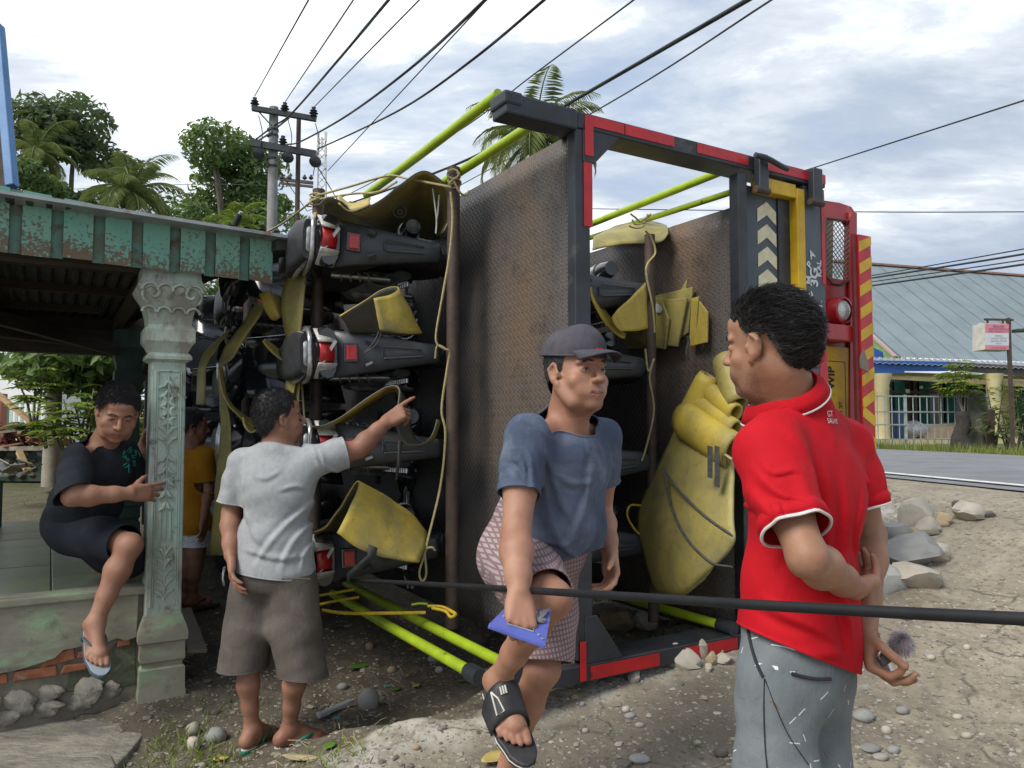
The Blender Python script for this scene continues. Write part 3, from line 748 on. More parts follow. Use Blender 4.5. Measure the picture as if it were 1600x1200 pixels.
def super_ring(cx, cz, hy, hz, y0=0, n=14, p=2.6, x=None, tilt=0):
 out = []
 for k in range(n):
  a = 2 * pi * k / n; c, s = cos(a), sin(a)
  yy = hy * math.copysign(abs(c) ** (2 / p), c); zz = hz * math.copysign(abs(s) ** (2 / p), s)
  out.append((cx + tilt * zz, y0 + yy, cz + zz))
 return out
def body_loft(mb, secs, n=14, p=2.6):
 """secs: (x, z, half width, half height[, tilt])"""
 mb.loft([super_ring(s[0], s[1], s[2], s[3], 0, n, p, tilt=s[4] if len(s) > 4 else 0) for s in secs], closed=True, capends=True); return mb
def make_bike():
 b = thing("motorcycle", "x", "motorcycle")
 def wheel(x, name):
  w = part(b, name, MB().lathe([(.225, -.035), (.262, -.05), (.283, -.03), (.288, 0), (.283, .03), (.262, .05), (.225, .035)], (x, 0, .288), (0, 1, 0), 30), M_tyre, smooth=50)
  mb = MB().lathe([(.205, -.025), (.228, -.03), (.228, .03), (.205, .025), (.205, -.025)], (x, 0, .288), (0, 1, 0), 30)
  mb.lathe([(.06, -.05), (.06, .05)], (x, 0, .288), (0, 1, 0), 14)
  for k in range(6):
   a = pi / 3 * k; mb.beam((x + .05 * cos(a), 0, .288 + .05 * sin(a)), (x + .21 * cos(a), 0, .288 + .21 * sin(a)), .03, .03, (0, 1, 0))
  part(w, "rim", mb, M_gloss, smooth=40)
  mb = MB()
  for k in range(26):
   a = 2 * pi * k / 26
   for s in (-1, 1):
    q = lambda t, y: (x + .2885 * cos(a + t) * (1 - abs(y) * .25), y, .288 + .2885 * sin(a + t) * (1 - abs(y) * .25))
    mb.beam(q(0, .004 * s), q(.10, .042 * s), .014, .008, (cos(a), 0, sin(a)))
  part(w, "tread", mb, M_tyre)["kind"] = "stuff"
 wheel(0, "rear_wheel"); wheel(1.24, "front_wheel")
 rows = []
 path = [(-.20, .735, .115, .02), (-.275, .70, .118, .05), (-.31, .62, .105, .055), (-.335, .52, .092, .055), (-.36, .41, .075, .05), (-.385, .30, .058, .045), (-.395, .215, .048, .04), (-.385, .20, .045, .03)]
 for x, z, w, d in path:
  rows.append([(x + d * (1 - cos(t)) * .9 + (.0 if abs(t) < .9 else .0), w * sin(t) / sin(1.35), z) for t in np.linspace(-1.35, 1.35, 11)])
 part(b, "rear_mudguard", MB().loft(rows), M_plast, smooth=50, solid=.006)
 mb = MB()
 for s in (-1, 1):
  mb.beam((-.335, .07 * s, .58), (-.35, .055 * s, .545), .022, .03); mb.beam((-.372, .030 * s, .50), (-.395, .018 * s, .30), .01, .012)
 mb.box((-.352, 0, .50), (.012, .05, .008))
 part(b, "plate_bracket", mb, M_plast, bevel=.003)
 r = part(b, "reflector", MB().box((-.335, 0, .655), (.022, .075, .052)), M_lensr, bevel=.004)
 part(r, "reflector_rim", MB().box((-.326, 0, .655), (.02, .098, .075)), M_gloss, bevel=.006)
 t = part(b, "tail_light", body_loft(MB(), [(-.19, .775, .12, .055), (-.27, .77, .135, .055), (-.30, .765, .125, .05)]), M_gloss, smooth=50)
 part(t, "red_lens", MB().loft([[(-.318 + .03 * (y / .06) ** 2 - .015 * k, y, .735 + .04 * k) for y in np.linspace(-.05, .05, 7)] for k in range(3)]), M_lensr, smooth=60, solid=.006)
 for s in (-1, 1):
  part(t, "clear_lens", MB().loft([[(-.318 + .085 * q - .012 * k, s * (.053 + .07 * q), .722 + .05 * k) for q in np.linspace(0, 1, 5)] for k in range(3)]), M_lensw, smooth=60, solid=.006)
 part(t, "lamp_stripe", MB().beam((-.325, -.06, .73), (-.325, .05, .80), .016, .006, (1, 0, 0)), M_lensw)
 part(b, "tail_cowl", body_loft(MB(), [(-.22, .815, .10, .028), (-.05, .79, .115, .06), (.18, .72, .12, .085), (.40, .64, .10, .09)]), M_gloss, smooth=50)
 part(b, "seat", body_loft(MB(), [(-.25, .862, .10, .026), (-.12, .868, .12, .034), (.10, .845, .115, .038), (.25, .80, .115, .04), (.50, .775, .09, .04), (.58, .77, .04, .02)], 14, 3), M_seat, smooth=50)
 part(b, "seat_wrap", MB().tube(catmull([(.2, .118, .80), (0, .122, .835), (-.2, .09, .85), (-.262, 0, .862), (-.2, -.09, .85), (0, -.122, .835), (.2, -.118, .80)], 4), .012, 6), M_wrap, smooth=60)
 g = MB().tube(catmull([(.0, .13, .80), (-.20, .125, .835), (-.29, .08, .85), (-.30, 0, .852), (-.29, -.08, .85), (-.20, -.125, .835), (0, -.13, .80)], 5), .012, 8)
 part(b, "grab_rail", g, M_steel, smooth=60)
 part(b, "body_cover", body_loft(MB(), [(.30, .52, .09, .11), (.55, .48, .10, .10), (.78, .55, .14, .14, -.2), (.90, .66, .17, .18, -.3), (.98, .78, .12, .12, -.3)]), M_gloss, smooth=50)
 part(b, "leg_shield", MB().loft([[(.80 + .02 * k - .14 * abs(y) / .2, y, .36 + .14 * k) for y in np.linspace(-.23 + .015 * k, .23 - .015 * k, 7)] for k in range(5)]), M_gloss, smooth=60, solid=.012)
 part(b, "dark_filler", body_loft(MB(), [(-.14, .54, .085, .12), (.0, .60, .10, .11), (.22, .52, .125, .17), (.46, .48, .13, .16), (.6, .46, .11, .12)]), M_seat, smooth=50)  # added occluder: darkens the space round the rear wheel
 e = part(b, "engine", body_loft(MB(), [(.16, .30, .12, .11), (.36, .30, .17, .16), (.54, .32, .16, .13), (.66, .34, .075, .075), (.80, .35, .07, .07)]), M_engine, smooth=40)
 mb = MB()
 for k in range(6): mb.box((.62 + .028 * k, 0, .34), (.008, .17, .16))
 part(e, "cooling_fins", mb, M_engine)["kind"] = "stuff"
 part(e, "crank_cover", MB().lathe([(.001, .03), (.09, .025), (.11, 0), (.11, -.03)], (.38, .14, .30), (0, 1, 0), 20), M_engine, smooth=45)
 part(b, "chain_case", body_loft(MB(), [(-.10, .29, .022, .05), (.0, .30, .025, .075), (.2, .31, .025, .06), (.38, .31, .025, .06)]), M_plast, smooth=50).location.y = .085
 mb = MB()
 for k in range(11): mb.lathe([(.011, -.012), (.011, .012)], (-.06 + .032 * k, .125, .245), (0, 1, 0), 8)
 part(b, "chain", mb, M_steel)["kind"] = "stuff"
 part(b, "swing_arm", MB().beam((-.03, .085, .288), (.42, .085, .33), .03, .045).beam((-.03, -.085, .288), (.42, -.085, .33), .03, .045), M_plast, bevel=.006)
 for s in (-1, 1):
  sh = part(b, "shock_absorber", MB().tube([(-.02, .105 * s, .33), (.06, .105 * s, .64)], .016, 10), M_steel, smooth=60)
  mb = MB(); hp = [(-.02 + .08 * t + .026 * cos(40 * t) * .97, .105 * s + .026 * sin(40 * t), .33 + .31 * t) for t in np.linspace(.25, .95, 60)]
  part(sh, "spring", mb.tube(hp, .006, 5), M_engine, smooth=60)
 ex = MB().tube(catmull([(.66, -.05, .26), (.5, -.12, .16), (.25, -.15, .18)], 5), .018, 10)
 ex.lathe([(.02, 0), (.05, .04), (.055, .35), (.04, .42), (.02, .42)], (.22, -.155, .19), nrm((-1, -.03, .22)), 18)
 part(b, "exhaust", ex, M_gloss, smooth=50)
 part(b, "heat_shield", MB().lathe([(.06, .12), (.061, .30)], (.22, -.155, .19), nrm((-1, -.03, .22)), 18), M_steel, smooth=50)
 mb = MB()
 for s in (-1, 1): mb.tube([(1.24, .075 * s, .288), (1.10, .075 * s, .66)], .021, 10)
 mb.tube([(1.10, 0, .62), (1.00, 0, .92)], .026, 10)
 part(b, "fork", mb, M_engine, smooth=50)
 part(b, "front_mudguard", MB().loft([[(1.24 + .315 * cos(t), y, .288 + (.315 - .5 * y * y / .06) * sin(t)) for y in np.linspace(-.065, .065, 7)] for t in np.linspace(.2, 2.7, 14)]), M_gloss, smooth=60, solid=.006)
 h = part(b, "handlebar", MB().tube(catmull([(.86, .36, .97), (.93, .22, 1.01), (1.0, .06, .96), (1.0, -.06, .96), (.93, -.22, 1.01), (.86, -.36, .97)], 5), .012, 8), M_steel, smooth=60)
 for s in (-1, 1):
  part(h, "grip", MB().tube([(.865, .345 * s, .975), (.91, .255 * s, 1.002)], .019, 10), M_tyre, smooth=60)
  part(h, "brake_lever", MB().tube(catmull([(.96, .22 * s, 1.0), (.965, .28 * s, .985), (.94, .37 * s, .965)], 4), .007, 6), M_steel, smooth=60)
 part(b, "headlight", body_loft(MB(), [(.90, .95, .10, .07), (1.0, .955, .21, .10), (1.09, .93, .16, .09), (1.13, .915, .08, .05)]), M_gloss, smooth=50)
 part(b, "headlight_lens", body_loft(MB(), [(1.115, .915, .10, .05), (1.138, .912, .07, .035)]), M_lensw, smooth=50)
 for s in (-1, 1): part(b, "turn_signal", body_loft(MB(), [(1.0, .84, .03, .025), (1.06, .835, .02, .02)]), M_lensw, smooth=50).location.y = .15 * s
 part(b, "side_stand", MB().tube([(.40, .12, .22), (.10, .17, .14)], .011, 6), M_plast, smooth=50)
 part(b, "foot_pegs", MB().beam((.42, -.22, .22), (.42, .22, .22), .035, .025), M_tyre, bevel=.006)
 return b
bike0 = make_bike()
GRP = "motorcycles strapped in rows inside the overturned truck"
BL = {}
def bike(u, a, z, label, roll=0, yaw=0, first=[True]):
 o = bike0 if first[0] else copy_tree(bike0); first[0] = False
 R = Matrix(((TA[0], 0, TU[0]), (TA[1], 0, TU[1]), (0, -1, 0)))
 R = R @ Matrix.Rotation(roll, 3, 'X') @ Matrix.Rotation(yaw, 3, 'Z')
 M = R.to_4x4(); M.translation = Vector(T(u, a, z)); o.matrix_world = M
 o["label"] = label; o["group"] = GRP; return o
for k, (z, s) in enumerate(((2.40, "topmost"), (1.88, "second from the top"), (1.37, "third from the top"), (.86, "lowest"))):
 bike(.02, 1.30 + .02 * (k % 2), z, "black motorcycle, %s in the left deck's rear stack, tail lamp showing" % s, .03 * (-1) ** k, .02 * (k - 1))
for k, (z, s) in enumerate(((2.36, "topmost"), (1.84, "second from the top"), (1.33, "third from the top"), (.84, "lowest"))):
 bike(.02, 3.35, z, "motorcycle deeper in the truck beside the green porch, %s there" % s, .05 * (-1) ** k)
for k, (z, s) in enumerate(((2.20, "topmost"), (1.79, "second from the top, above the cap"), (1.31, "third from the top"), (.86, "lowest, by the swinging hand"))):
 bike(-.955, .80 + .03 * (k % 2), z, "right deck motorcycle behind the blue shirted man, %s" % s, -.04 * (-1) ** k, .03)
# yellow rubber sheets, ropes and straps in the load
def rubber(name, c1, c2, c3):
 mt, nt, N, L, B = new_mat(name); b = NB(nt); v = b.co()
 n1 = b.noise(v, 5.5, 9, .66, .5); n2 = b.noise(v, 2.2, 5, .6, .3); n3 = b.noise(v, 30, 6, .7)
 col = b.mix(b.ramp(n1, [(.40, 0.0), (.62, 1.0)]), c1, c2)
 col = b.mix(b.ramp(n2, [(.48, 0.0), (.66, .85)]), col, c3)
 col = b.mix(b.ramp(n3, [(.60, 0.0), (.72, .6)]), col, (.06, .055, .035))
 L.new(col, B.inputs["Base Color"]); b.put(B.inputs["Roughness"], b.m('ADD', .42, b.m('MULTIPLY', n1, .25)))
 L.new(b.bump(b.m('ADD', n1, b.m('MULTIPLY', n3, .3)), .35, .02), B.inputs["Normal"])
 return mt
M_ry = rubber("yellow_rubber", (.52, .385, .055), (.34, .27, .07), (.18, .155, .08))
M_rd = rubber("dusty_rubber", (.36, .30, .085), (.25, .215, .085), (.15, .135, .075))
M_rb = rubber("shaded_rubber_back", (.105, .10, .075), (.085, .082, .06), (.05, .05, .045))  # underside shade put into the colour of the sheets' backs
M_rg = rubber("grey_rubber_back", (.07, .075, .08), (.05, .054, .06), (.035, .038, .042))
M_rope = mat("nylon_rope", (.42, .36, .17), (.30, .25, .12), rough=.8, scale=60, bump=.5, bscale=250)
M_ropey = mat("yellow_rope", (.62, .42, .02), (.45, .30, .02), rough=.75, scale=60, bump=.5, bscale=250)
M_strap = mat("black_strap", (.045, .045, .045), (.08, .08, .078), rough=.85, scale=40, bump=.4, bscale=200)
M_tie = mat("grey_string", (.50, .50, .47), (.35, .35, .33), rough=.8, scale=40)
def AL(px, gap=.03):
 w = .975 - gap; k = (px - 800) / FPX
 return (.29 + .857 * w - k * (3.3 + .515 * w)) / (.515 + .857 * k)
GS = "yellow rubber sheets padding the motorcycles"
def sheet(rows, label, mats=None, n=6, th=.007, group=GS, name="rubber_sheet", straight=False):
 """rows of (px, py, a): edge lines of a bent sheet, lofted one to the next"""
 R = []
 for r in rows: R.append(catmull([TP(*p) for p in r], n) if not straight else [TP(*p) for p in r])
 cols = [catmull([r[k] for r in R], 5 if len(R) > 2 else 4) for k in range(len(R[0]))]
 g = [[cols[k][j] for k in range(len(cols))] for j in range(len(cols[0]))]
 g = [[np.asarray(p) + .009 * mnoise.noise_vector(Vector(p) * 5.0) + .004 * mnoise.noise_vector(Vector(p) * 13.0) for p in row] for row in g]
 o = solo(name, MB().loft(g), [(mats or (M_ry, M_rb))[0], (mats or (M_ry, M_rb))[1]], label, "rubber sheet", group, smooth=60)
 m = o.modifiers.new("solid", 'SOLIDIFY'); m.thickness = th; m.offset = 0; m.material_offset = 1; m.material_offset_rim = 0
 return o
DK = (M_rb, M_rd)
o = sheet([[(497, 322, .86), (513, 309, .86), (532, 316, .86), (552, 331, .86), (585, 318, .86), (625, 289, .86), (660, 268, .86), (686, 279, .84), (703, 303, .82), (705, 335, .80), (694, 363, .80)],
    [(505, 320, 1.05), (520, 314, 1.05), (540, 322, 1.05), (562, 338, 1.05), (597, 330, 1.05), (634, 304, 1.05), (662, 290, 1.05), (682, 302, 1.0), (695, 322, 1.0), (698, 345, .98), (690, 366, .98)],
    [(505, 336, 1.3), (522, 330, 1.3), (542, 338, 1.3), (565, 352, 1.3), (598, 350, 1.3), (632, 336, 1.3), (656, 326, 1.3), (672, 334, 1.3), (682, 348, 1.3), (686, 360, 1.3), (684, 370, 1.3)],
    [(508, 352, 1.5), (525, 350, 1.5), (545, 356, 1.5), (568, 368, 1.5), (598, 372, 1.5), (630, 372, 1.5), (652, 372, 1.5), (666, 374, 1.5), (676, 376, 1.5), (682, 376, 1.5), (682, 378, 1.5)]],
   "dark dusty rubber sheet arching over the topmost motorcycle under the lime rail", (M_rg, M_rd))
part(o, "size_mark", MB().tube([TP(625 + 10 * cos(t), 331 + 9 * sin(t), 1.12) for t in np.linspace(0, 6.28, 20)], .003, 5).tube([TP(625 + 4 * cos(t), 331 + 4 * sin(t), 1.12) for t in np.linspace(0, 6.28, 14)], .004, 5), mat("faint_print", (.13, .14, .16), rough=.7))
sheet([[(528, 318, .83), (546, 331, .83), (575, 322, .83)], [(528, 305, 1.2), (548, 318, 1.2), (578, 310, 1.2)]], "bright yellow curled edge of sheet beside the topmost seat", (M_ry, M_ry))
sheet([[(532, 493, .95), (560, 476, .95), (590, 458, .93), (612, 448, .90), (622, 449, .84), (614, 458, .78), (586, 467, .75)],
    [(540, 505, 1.0), (570, 500, 1.0), (600, 490, .98), (628, 480, .93), (641, 486, .86), (630, 492, .78), (589, 493, .75)],
    [(545, 520, 1.05), (575, 522, 1.05), (610, 522, 1.02), (645, 522, .96), (658, 521, .86), (640, 521, .78), (593, 517, .75)]],
   "yellow rubber sheet rolled to a cone above the second motorcycle", (M_ry, M_rb))
sheet([[(487, 667, .95), (512, 664, .95), (545, 645, .93), (580, 620, .9), (605, 606, .86), (621, 609, .8), (622, 640, .76), (621, 670, .74), (630, 690, .72), (650, 694, .72), (672, 682, .74), (684, 655, .76)],
    [(492, 673, 1.2), (518, 671, 1.2), (550, 652, 1.2), (585, 628, 1.2), (612, 612, 1.15), (632, 620, 1.0), (640, 650, .95), (645, 675, .92), (652, 688, .9), (662, 692, .9), (678, 684, .9), (688, 660, .9)]],
   "wavy rubber sheet that the grey shirted man points at", (M_rb, M_ry))
sheet([[(488, 832, .95), (510, 822, .95), (535, 788, .92), (552, 758, .86), (560, 755, .80), (549, 790, .74), (527, 832, .70)],
    [(495, 836, 1.1), (520, 830, 1.1), (552, 806, 1.05), (585, 780, .95), (607, 780, .85), (592, 815, .74), (560, 857, .69)],
    [(500, 840, 1.2), (530, 838, 1.2), (570, 826, 1.1), (615, 805, 1.0), (640, 803, .86), (632, 838, .74), (600, 872, .68)],
    [(505, 846, 1.2), (540, 846, 1.2), (580, 838, 1.1), (630, 826, 1.0), (661, 830, .86), (664, 848, .76), (654, 878, .68)]],
   "large bright yellow rubber flap hanging over the lowest motorcycle", (M_ry, M_rb), th=.009)
sheet([[(926, 390, .50), (955, 384, .48), (990, 380, .46), (1018, 381, .44), (1036, 376, .42), (1045, 364, .42)],
    [(928, 372, .62), (957, 366, .62), (992, 358, .60), (1018, 360, .58), (1034, 358, .56), (1043, 356, .54)],
    [(945, 362, 1.0), (970, 352, 1.0), (995, 347, .95), (1015, 346, .9), (1030, 349, .85), (1040, 352, .8)]],
   "tray shaped yellow sheet lying on top of the right hand motorcycles", (M_rd, M_ry))
sheet([[(922, 451, .40), (926, 470, .40), (944, 500, .42), (965, 522, .42), (977, 528, .42)], [(925, 448, .55), (930, 462, .55), (950, 490, .55), (970, 514, .55), (978, 521, .55)]], "narrow yellow strip sheet hanging beside the middle frame post", (M_ry, M_rd))
sheet([[(957, 496, .37), (985, 465, .37), (1008, 440, .37)], [(960, 507, .37), (986, 495, .37), (1009, 478, .37)], [(970, 518, .37), (990, 516, .37), (1011, 513, .37)]], "bright yellow triangular sheet beside the thin rusty bar", (M_ry, M_ry))
def flat_sheet(pts, label, m, th=.014):
 q = [TP(*p) for p in pts]
 return solo("folded_sheet", MB().prism(q, -TU3 * th), m, label, "rubber sheet", "folded yellow sheets wedged behind the thin bar", bevel=.004)
flat_sheet([(976, 545, AL(976, 0.02)), (975, 500, AL(975, 0.02)), (1062, 455, AL(1062, 0.02)), (1074, 434, AL(1074, 0.02)), (1070, 460, AL(1070, 0.02)), (1040, 545, AL(1040, 0.02))], "back sheet of the folded stack, pale top edge standing up", M_rd)
flat_sheet([(980, 538, AL(980, 0.045)), (990, 470, AL(990, 0.045)), (1082, 448, AL(1082, 0.045)), (1075, 520, AL(1075, 0.045)), (1063, 528, AL(1063, 0.045)), (1040, 541, AL(1040, 0.045))], "folded yellow sheet with a long slanted upper edge", M_rd)
flat_sheet([(1020, 470, AL(1020, 0.07)), (1073, 465, AL(1073, 0.07)), (1058, 542, AL(1058, 0.07)), (1008, 535, AL(1008, 0.07))], "folded sheet in the middle of the stack", M_rd)
flat_sheet([(1018, 462, AL(1018, 0.095)), (1032, 466, AL(1032, 0.095)), (1044, 497, AL(1044, 0.095)), (1038, 546, AL(1038, 0.095)), (1010, 540, AL(1010, 0.095)), (978, 525, AL(978, 0.095))], "front folded sheet carrying a white tag", M_rd)
flat_sheet([(1080, 466, AL(1080, 0.05)), (1091, 463, AL(1091, 0.05)), (1086, 541, AL(1086, 0.05)), (1076, 540, AL(1076, 0.05))], "thin folded sheet on edge in the stack", M_ry)
flat_sheet([(1092, 470, AL(1092, 0.06)), (1105, 487, AL(1105, 0.06)), (1104, 535, AL(1104, 0.06)), (1083, 540, AL(1083, 0.06)), (1090, 500, AL(1090, 0.06))], "rightmost folded sheet with clipped corner", M_ry)
solo("tag", MB().prism([TP(x, y, AL(x, .105)) for x, y in ((1021, 478), (1026, 474), (1035, 481), (1033, 489), (1027, 489))], TU3 * .004), M_white, "small white tag on the folded yellow sheets", "tag", bevel=.002)
def BG(rows, bulge): return [[(x, y, AL(x, g + b)) for (x, y), b in zip(r, [bulge[0] + (bulge[1] - bulge[0]) * k / (len(r) - 1) for k in range(len(r))])] for r, g in rows]
big = sheet(BG([([(1060, 664), (1078, 664), (1104, 680), (1146, 716)], .10), ([(1030, 728), (1058, 722), (1100, 738), (1146, 765)], .16), ([(997, 800), (1030, 798), (1085, 806), (1146, 820)], .22), ([(1003, 860), (1030, 860), (1085, 862), (1146, 850)], .24), ([(1020, 915), (1038, 922), (1070, 924), (1112, 890)], .22), ([(1024, 930), (1045, 935), (1066, 931), (1100, 905)], .10)], (.02, .10)),
   "huge dirty yellow sheet wrapped round the bundle at the right post", (M_rd, M_rd), th=.012, name="rubber_sheet")
def bp(pts, g): return [TP(x, y, AL(x, g + .045 + .08 * np.clip((x - 1000) / 146, 0, 1))) for x, y in pts]
part(big, "cord", MB().tube(catmull(bp([(1036, 732), (1060, 765), (1100, 805), (1146, 838)], .215), 6), .006, 6), M_strap, smooth=60)
part(big, "cord", MB().tube(catmull(bp([(1036, 732), (1048, 790), (1072, 840), (1110, 878), (1144, 886)], .235), 6), .006, 6), M_strap, smooth=60)
for x0 in (1106, 1117):
 part(big, "strap_end", MB().loft([bp([(x0, y), (x0 + 7, y + 2)], .20) for y in (696, 720, 746 + (x0 > 1110) * 14)]), M_strap, solid=.004)
part(big, "tie_rope", MB().tube(catmull(bp([(1056, 664), (1080, 678), (1110, 696), (1144, 718)], .14), 5), .007, 6), M_rope, smooth=60)
def roll(p0, p1, r, label, m=M_ry, g=.16):
 a, b = TP(*p0, AL(p0[0], g)), TP(*p1, AL(p1[0], g + .04)); ax = nrm(b - a); l = np.linalg.norm(b - a)
 x = nrm(np.cross(ax, (0, 0, 1))); y = np.cross(ax, x); rows = []
 for s in np.linspace(-.03, 1, 9):
  row = []
  for t in np.linspace(0, 2 * pi * 2.2, 44):
   rr = r * (1 - .32 * t / (2 * pi * 2.2)) * (1 + .06 * sin(3 * s + t * .5)) * min(1, .86 + (s + .03) * 2); rx = rr * 1.12; ry = rr * .82
   row.append(a + ax * l * s + rx * cos(t) * y + ry * sin(t) * x)
  rows.append(row)
 return solo("rolled_sheet", MB().loft(rows), m, label, "rubber sheet", "rolled yellow sheets behind the red shirted man", smooth=60, solid=.008)
roll((1068, 654), (1150, 706), .085, "lowest and thickest yellow roll on the bundle")
roll((1088, 630), (1150, 672), .046, "thin yellow roll, second from the bottom", g=.13)
roll((1106, 610), (1150, 646), .046, "thin yellow roll just under the upright one", g=.11)
roll((1130, 562), (1152, 632), .06, "uppermost yellow roll by the red shirted man's face", M_rd, .09)
roll((1108, 590), (1066, 664), .056, "steep yellow roll at the left of the bundle", g=.12)
sheet([[(495, 332, 1.45), (482, 400, 1.45), (473, 470, 1.45), (466, 560, 1.45), (455, 640, 1.45)], [(484, 335, 1.62), (462, 400, 1.62), (440, 470, 1.62), (452, 560, 1.62), (440, 640, 1.62)]], "long yellow strip hanging along the left brown bar", (M_ry, M_rd))
sheet([[(404, 458, 1.75), (412, 478, 1.72), (425, 497, 1.70), (432, 500, 1.7)], [(418, 455, 1.70), (425, 470, 1.66), (432, 486, 1.64), (438, 496, 1.64)], [(436, 462, 1.75), (440, 474, 1.7), (441, 485, 1.68), (440, 494, 1.68)]], "leaf shaped yellow flap near the porch roof corner", (M_ry, M_ry))
sheet([[(404, 470, 1.9), (375, 510, 1.9), (350, 545, 1.88), (341, 575, 1.86), (345, 640, 1.84), (338, 740, 1.82), (328, 868, 1.82)], [(415, 480, 1.8), (385, 525, 1.8), (362, 560, 1.78), (346, 580, 1.76), (358, 640, 1.76), (360, 740, 1.76), (350, 868, 1.76)]], "longest yellow strip hanging behind the grey shirted man's back", (M_rd, M_rd))
sheet([[(341, 575, 1.70), (346, 610, 1.70), (362, 640, 1.70), (390, 665, 1.72), (400, 668, 1.74)], [(347, 575, 1.80), (353, 610, 1.80), (368, 635, 1.80), (392, 655, 1.8), (402, 660, 1.8)]], "thin curved strip sheet under the handlebars", (M_rd, M_rd))
sheet([[(378, 652, 1.65), (382, 668, 1.6), (392, 677, 1.58), (404, 670, 1.6)], [(386, 650, 1.8), (390, 660, 1.8), (398, 668, 1.78), (408, 660, 1.8)]], "small yellow loop of sheet by the grey shirted man's ear", (M_rd, M_rd))
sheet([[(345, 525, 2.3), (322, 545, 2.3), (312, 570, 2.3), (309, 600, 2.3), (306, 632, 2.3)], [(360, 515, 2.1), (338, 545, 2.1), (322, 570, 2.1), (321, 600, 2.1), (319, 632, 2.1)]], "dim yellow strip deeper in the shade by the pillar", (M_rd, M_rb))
sheet([[(410, 533, 1.7), (422, 548, 1.65), (440, 562, 1.6), (452, 564, 1.6)], [(414, 530, 1.9), (428, 540, 1.85), (444, 552, 1.8), (455, 560, 1.8)]], "short yellow strip poking out between handlebars", (M_ry, M_rd))
sheet([[(442, 640, 1.55), (450, 600, 1.55), (462, 560, 1.55)], [(466, 640, 1.45), (468, 600, 1.45), (470, 560, 1.45)]], "yellow triangular sheet right beside the pointing man's head", (M_rd, M_rd))
GR = "ropes tying the load to the rusty bars"
def rope(pts, label, m=None, r=.006, n=6, group=GR, name="rope"):
 return solo(name, MB().tube(catmull([TP(*p) for p in pts], n), r, 6), m or M_rope, label, "rope", group, smooth=60)
rope([(704, 300, .74), (707, 340, .74), (702, 400, .74), (690, 470, .74), (681, 530, .74), (694, 545, .72), (702, 550, .72), (698, 580, .74), (690, 640, .74), (696, 680, .72), (688, 760, .74), (668, 845, .74)], "long tan rope hanging along the right brown bar")
rope([(668, 845, .74), (662, 870, .74), (655, 895, .73), (660, 908, .73), (666, 895, .73), (664, 862, .74), (674, 855, .72), (680, 860, .72)], "looped rope end with a knot low on the right bar")
rope([(480, 370, 1.45), (476, 440, 1.45), (468, 520, 1.46), (470, 580, 1.46), (476, 660, 1.46)], "tan rope hanging along the left brown bar")
rope([(494, 306, 1.47), (545, 292, 1.3), (605, 275, 1.1), (640, 280, .95), (705, 292, .74)], "rope stretched between the tops of the two brown bars")
rope([(494, 312, 1.47), (550, 303, 1.3), (590, 300, 1.15), (620, 284, 1.0)], "second slack rope at the top of the left bar")
rope([(494, 309, 1.47), (440, 350, 1.9), (395, 372, 2.4), (360, 385, 2.8)], "rope running from the left bar over the porch roof")
for k in range(4):
 rope([(708 + 9 * cos(t + k) + k, 272 + 5 * k + 7 * sin(t), .76 - .02 * cos(t)) for t in np.linspace(0, 6.3, 9)], ["uppermost", "second", "third", "lowest"][k] + " rope coil round the top of the right brown bar", r=.005)
 rope([(493 + 9 * cos(t + k), 305 + 4 * k + 3 * sin(t), 1.5 - .05 * cos(t)) for t in np.linspace(0, 6.3, 9)], ["uppermost", "second", "third", "lowest"][k] + " rope coil round the top of the left brown bar", r=.005)
rope([(709, 283, .72), (718, 300, .72), (727, 305, .72), (733, 298, .72)], "loose greenish rope tail at the right bar top")
for k in range(3):
 rope([(985 + 30 * t + 3 * sin(7 * t + 2 * k), 334 + 9 * k * (1 - t) + 12 * sin(3.1 * t), .45) for t in np.linspace(0, 1, 7)], ["upper", "middle", "lower"][k] + " strand of tangled rope at the top of the thin bar", r=.005)
rope([(1008, 360, .40), (1018, 372, .40), (1024, 395, .40), (1012, 412, .40), (1010, 430, .40), (1020, 480, .40), (1023, 520, .40)], "rope hanging along the thin bar of the right deck")
rope([(1008, 545, .40), (1013, 580, .40), (1022, 560, .40), (1015, 590, .40), (1022, 640, .40), (1012, 690, .40), (1003, 720, .40)], "lower rope knotted on the thin bar")
rope([(1002, 790, .46), (985, 790, .45), (980, 805, .45), (990, 825, .45), (1003, 838, .44)], "yellow rope loop at the edge of the wrapped bundle", M_ropey)
rope([(503, 953, 1.0), (540, 958, .95), (600, 958, .85), (665, 957, .76)], "yellow rope stretched low between the bars", M_ropey, .008)
rope([(500, 930, 1.2), (530, 925, 1.1), (552, 921, 1.0)], "yellow rope tied to the far end of the lime rail", M_ropey, .007)
rope([(500, 944, 1.2), (530, 938, 1.1), (560, 933, 1.0)], "second yellow rope tied to the far lime rail", M_ropey, .007)
rope([(668, 947, .74), (690, 948, .7), (705, 955, .66), (712, 960, .62), (704, 964, .62), (696, 955, .66), (675, 950, .72)], "bundle of yellow rope knotted at the bar's foot", M_ropey, .008)
rope([(643, 945, .8), (655, 943, .78), (668, 944, .76)], "short green rope tail at the bar's foot", M_pole, .006)
rope([(680, 560, .76), (684, 540, .74), (701, 548, .73)], "rope binding on the right bar by the second wheel")
solo("strap", MB().loft([[TP(*q) for q in r] for r in ([(576, 850, .67), (590, 856, .67)], [(574, 868, .68), (586, 872, .68)], [(560, 880, .75), (568, 886, .75)], [(543, 895, .80), (548, 902, .80)], [(541, 912, .82), (546, 913, .82)])]), M_strap, "black webbing strap hanging from the large yellow flap", "strap", solid=.003, smooth=60)
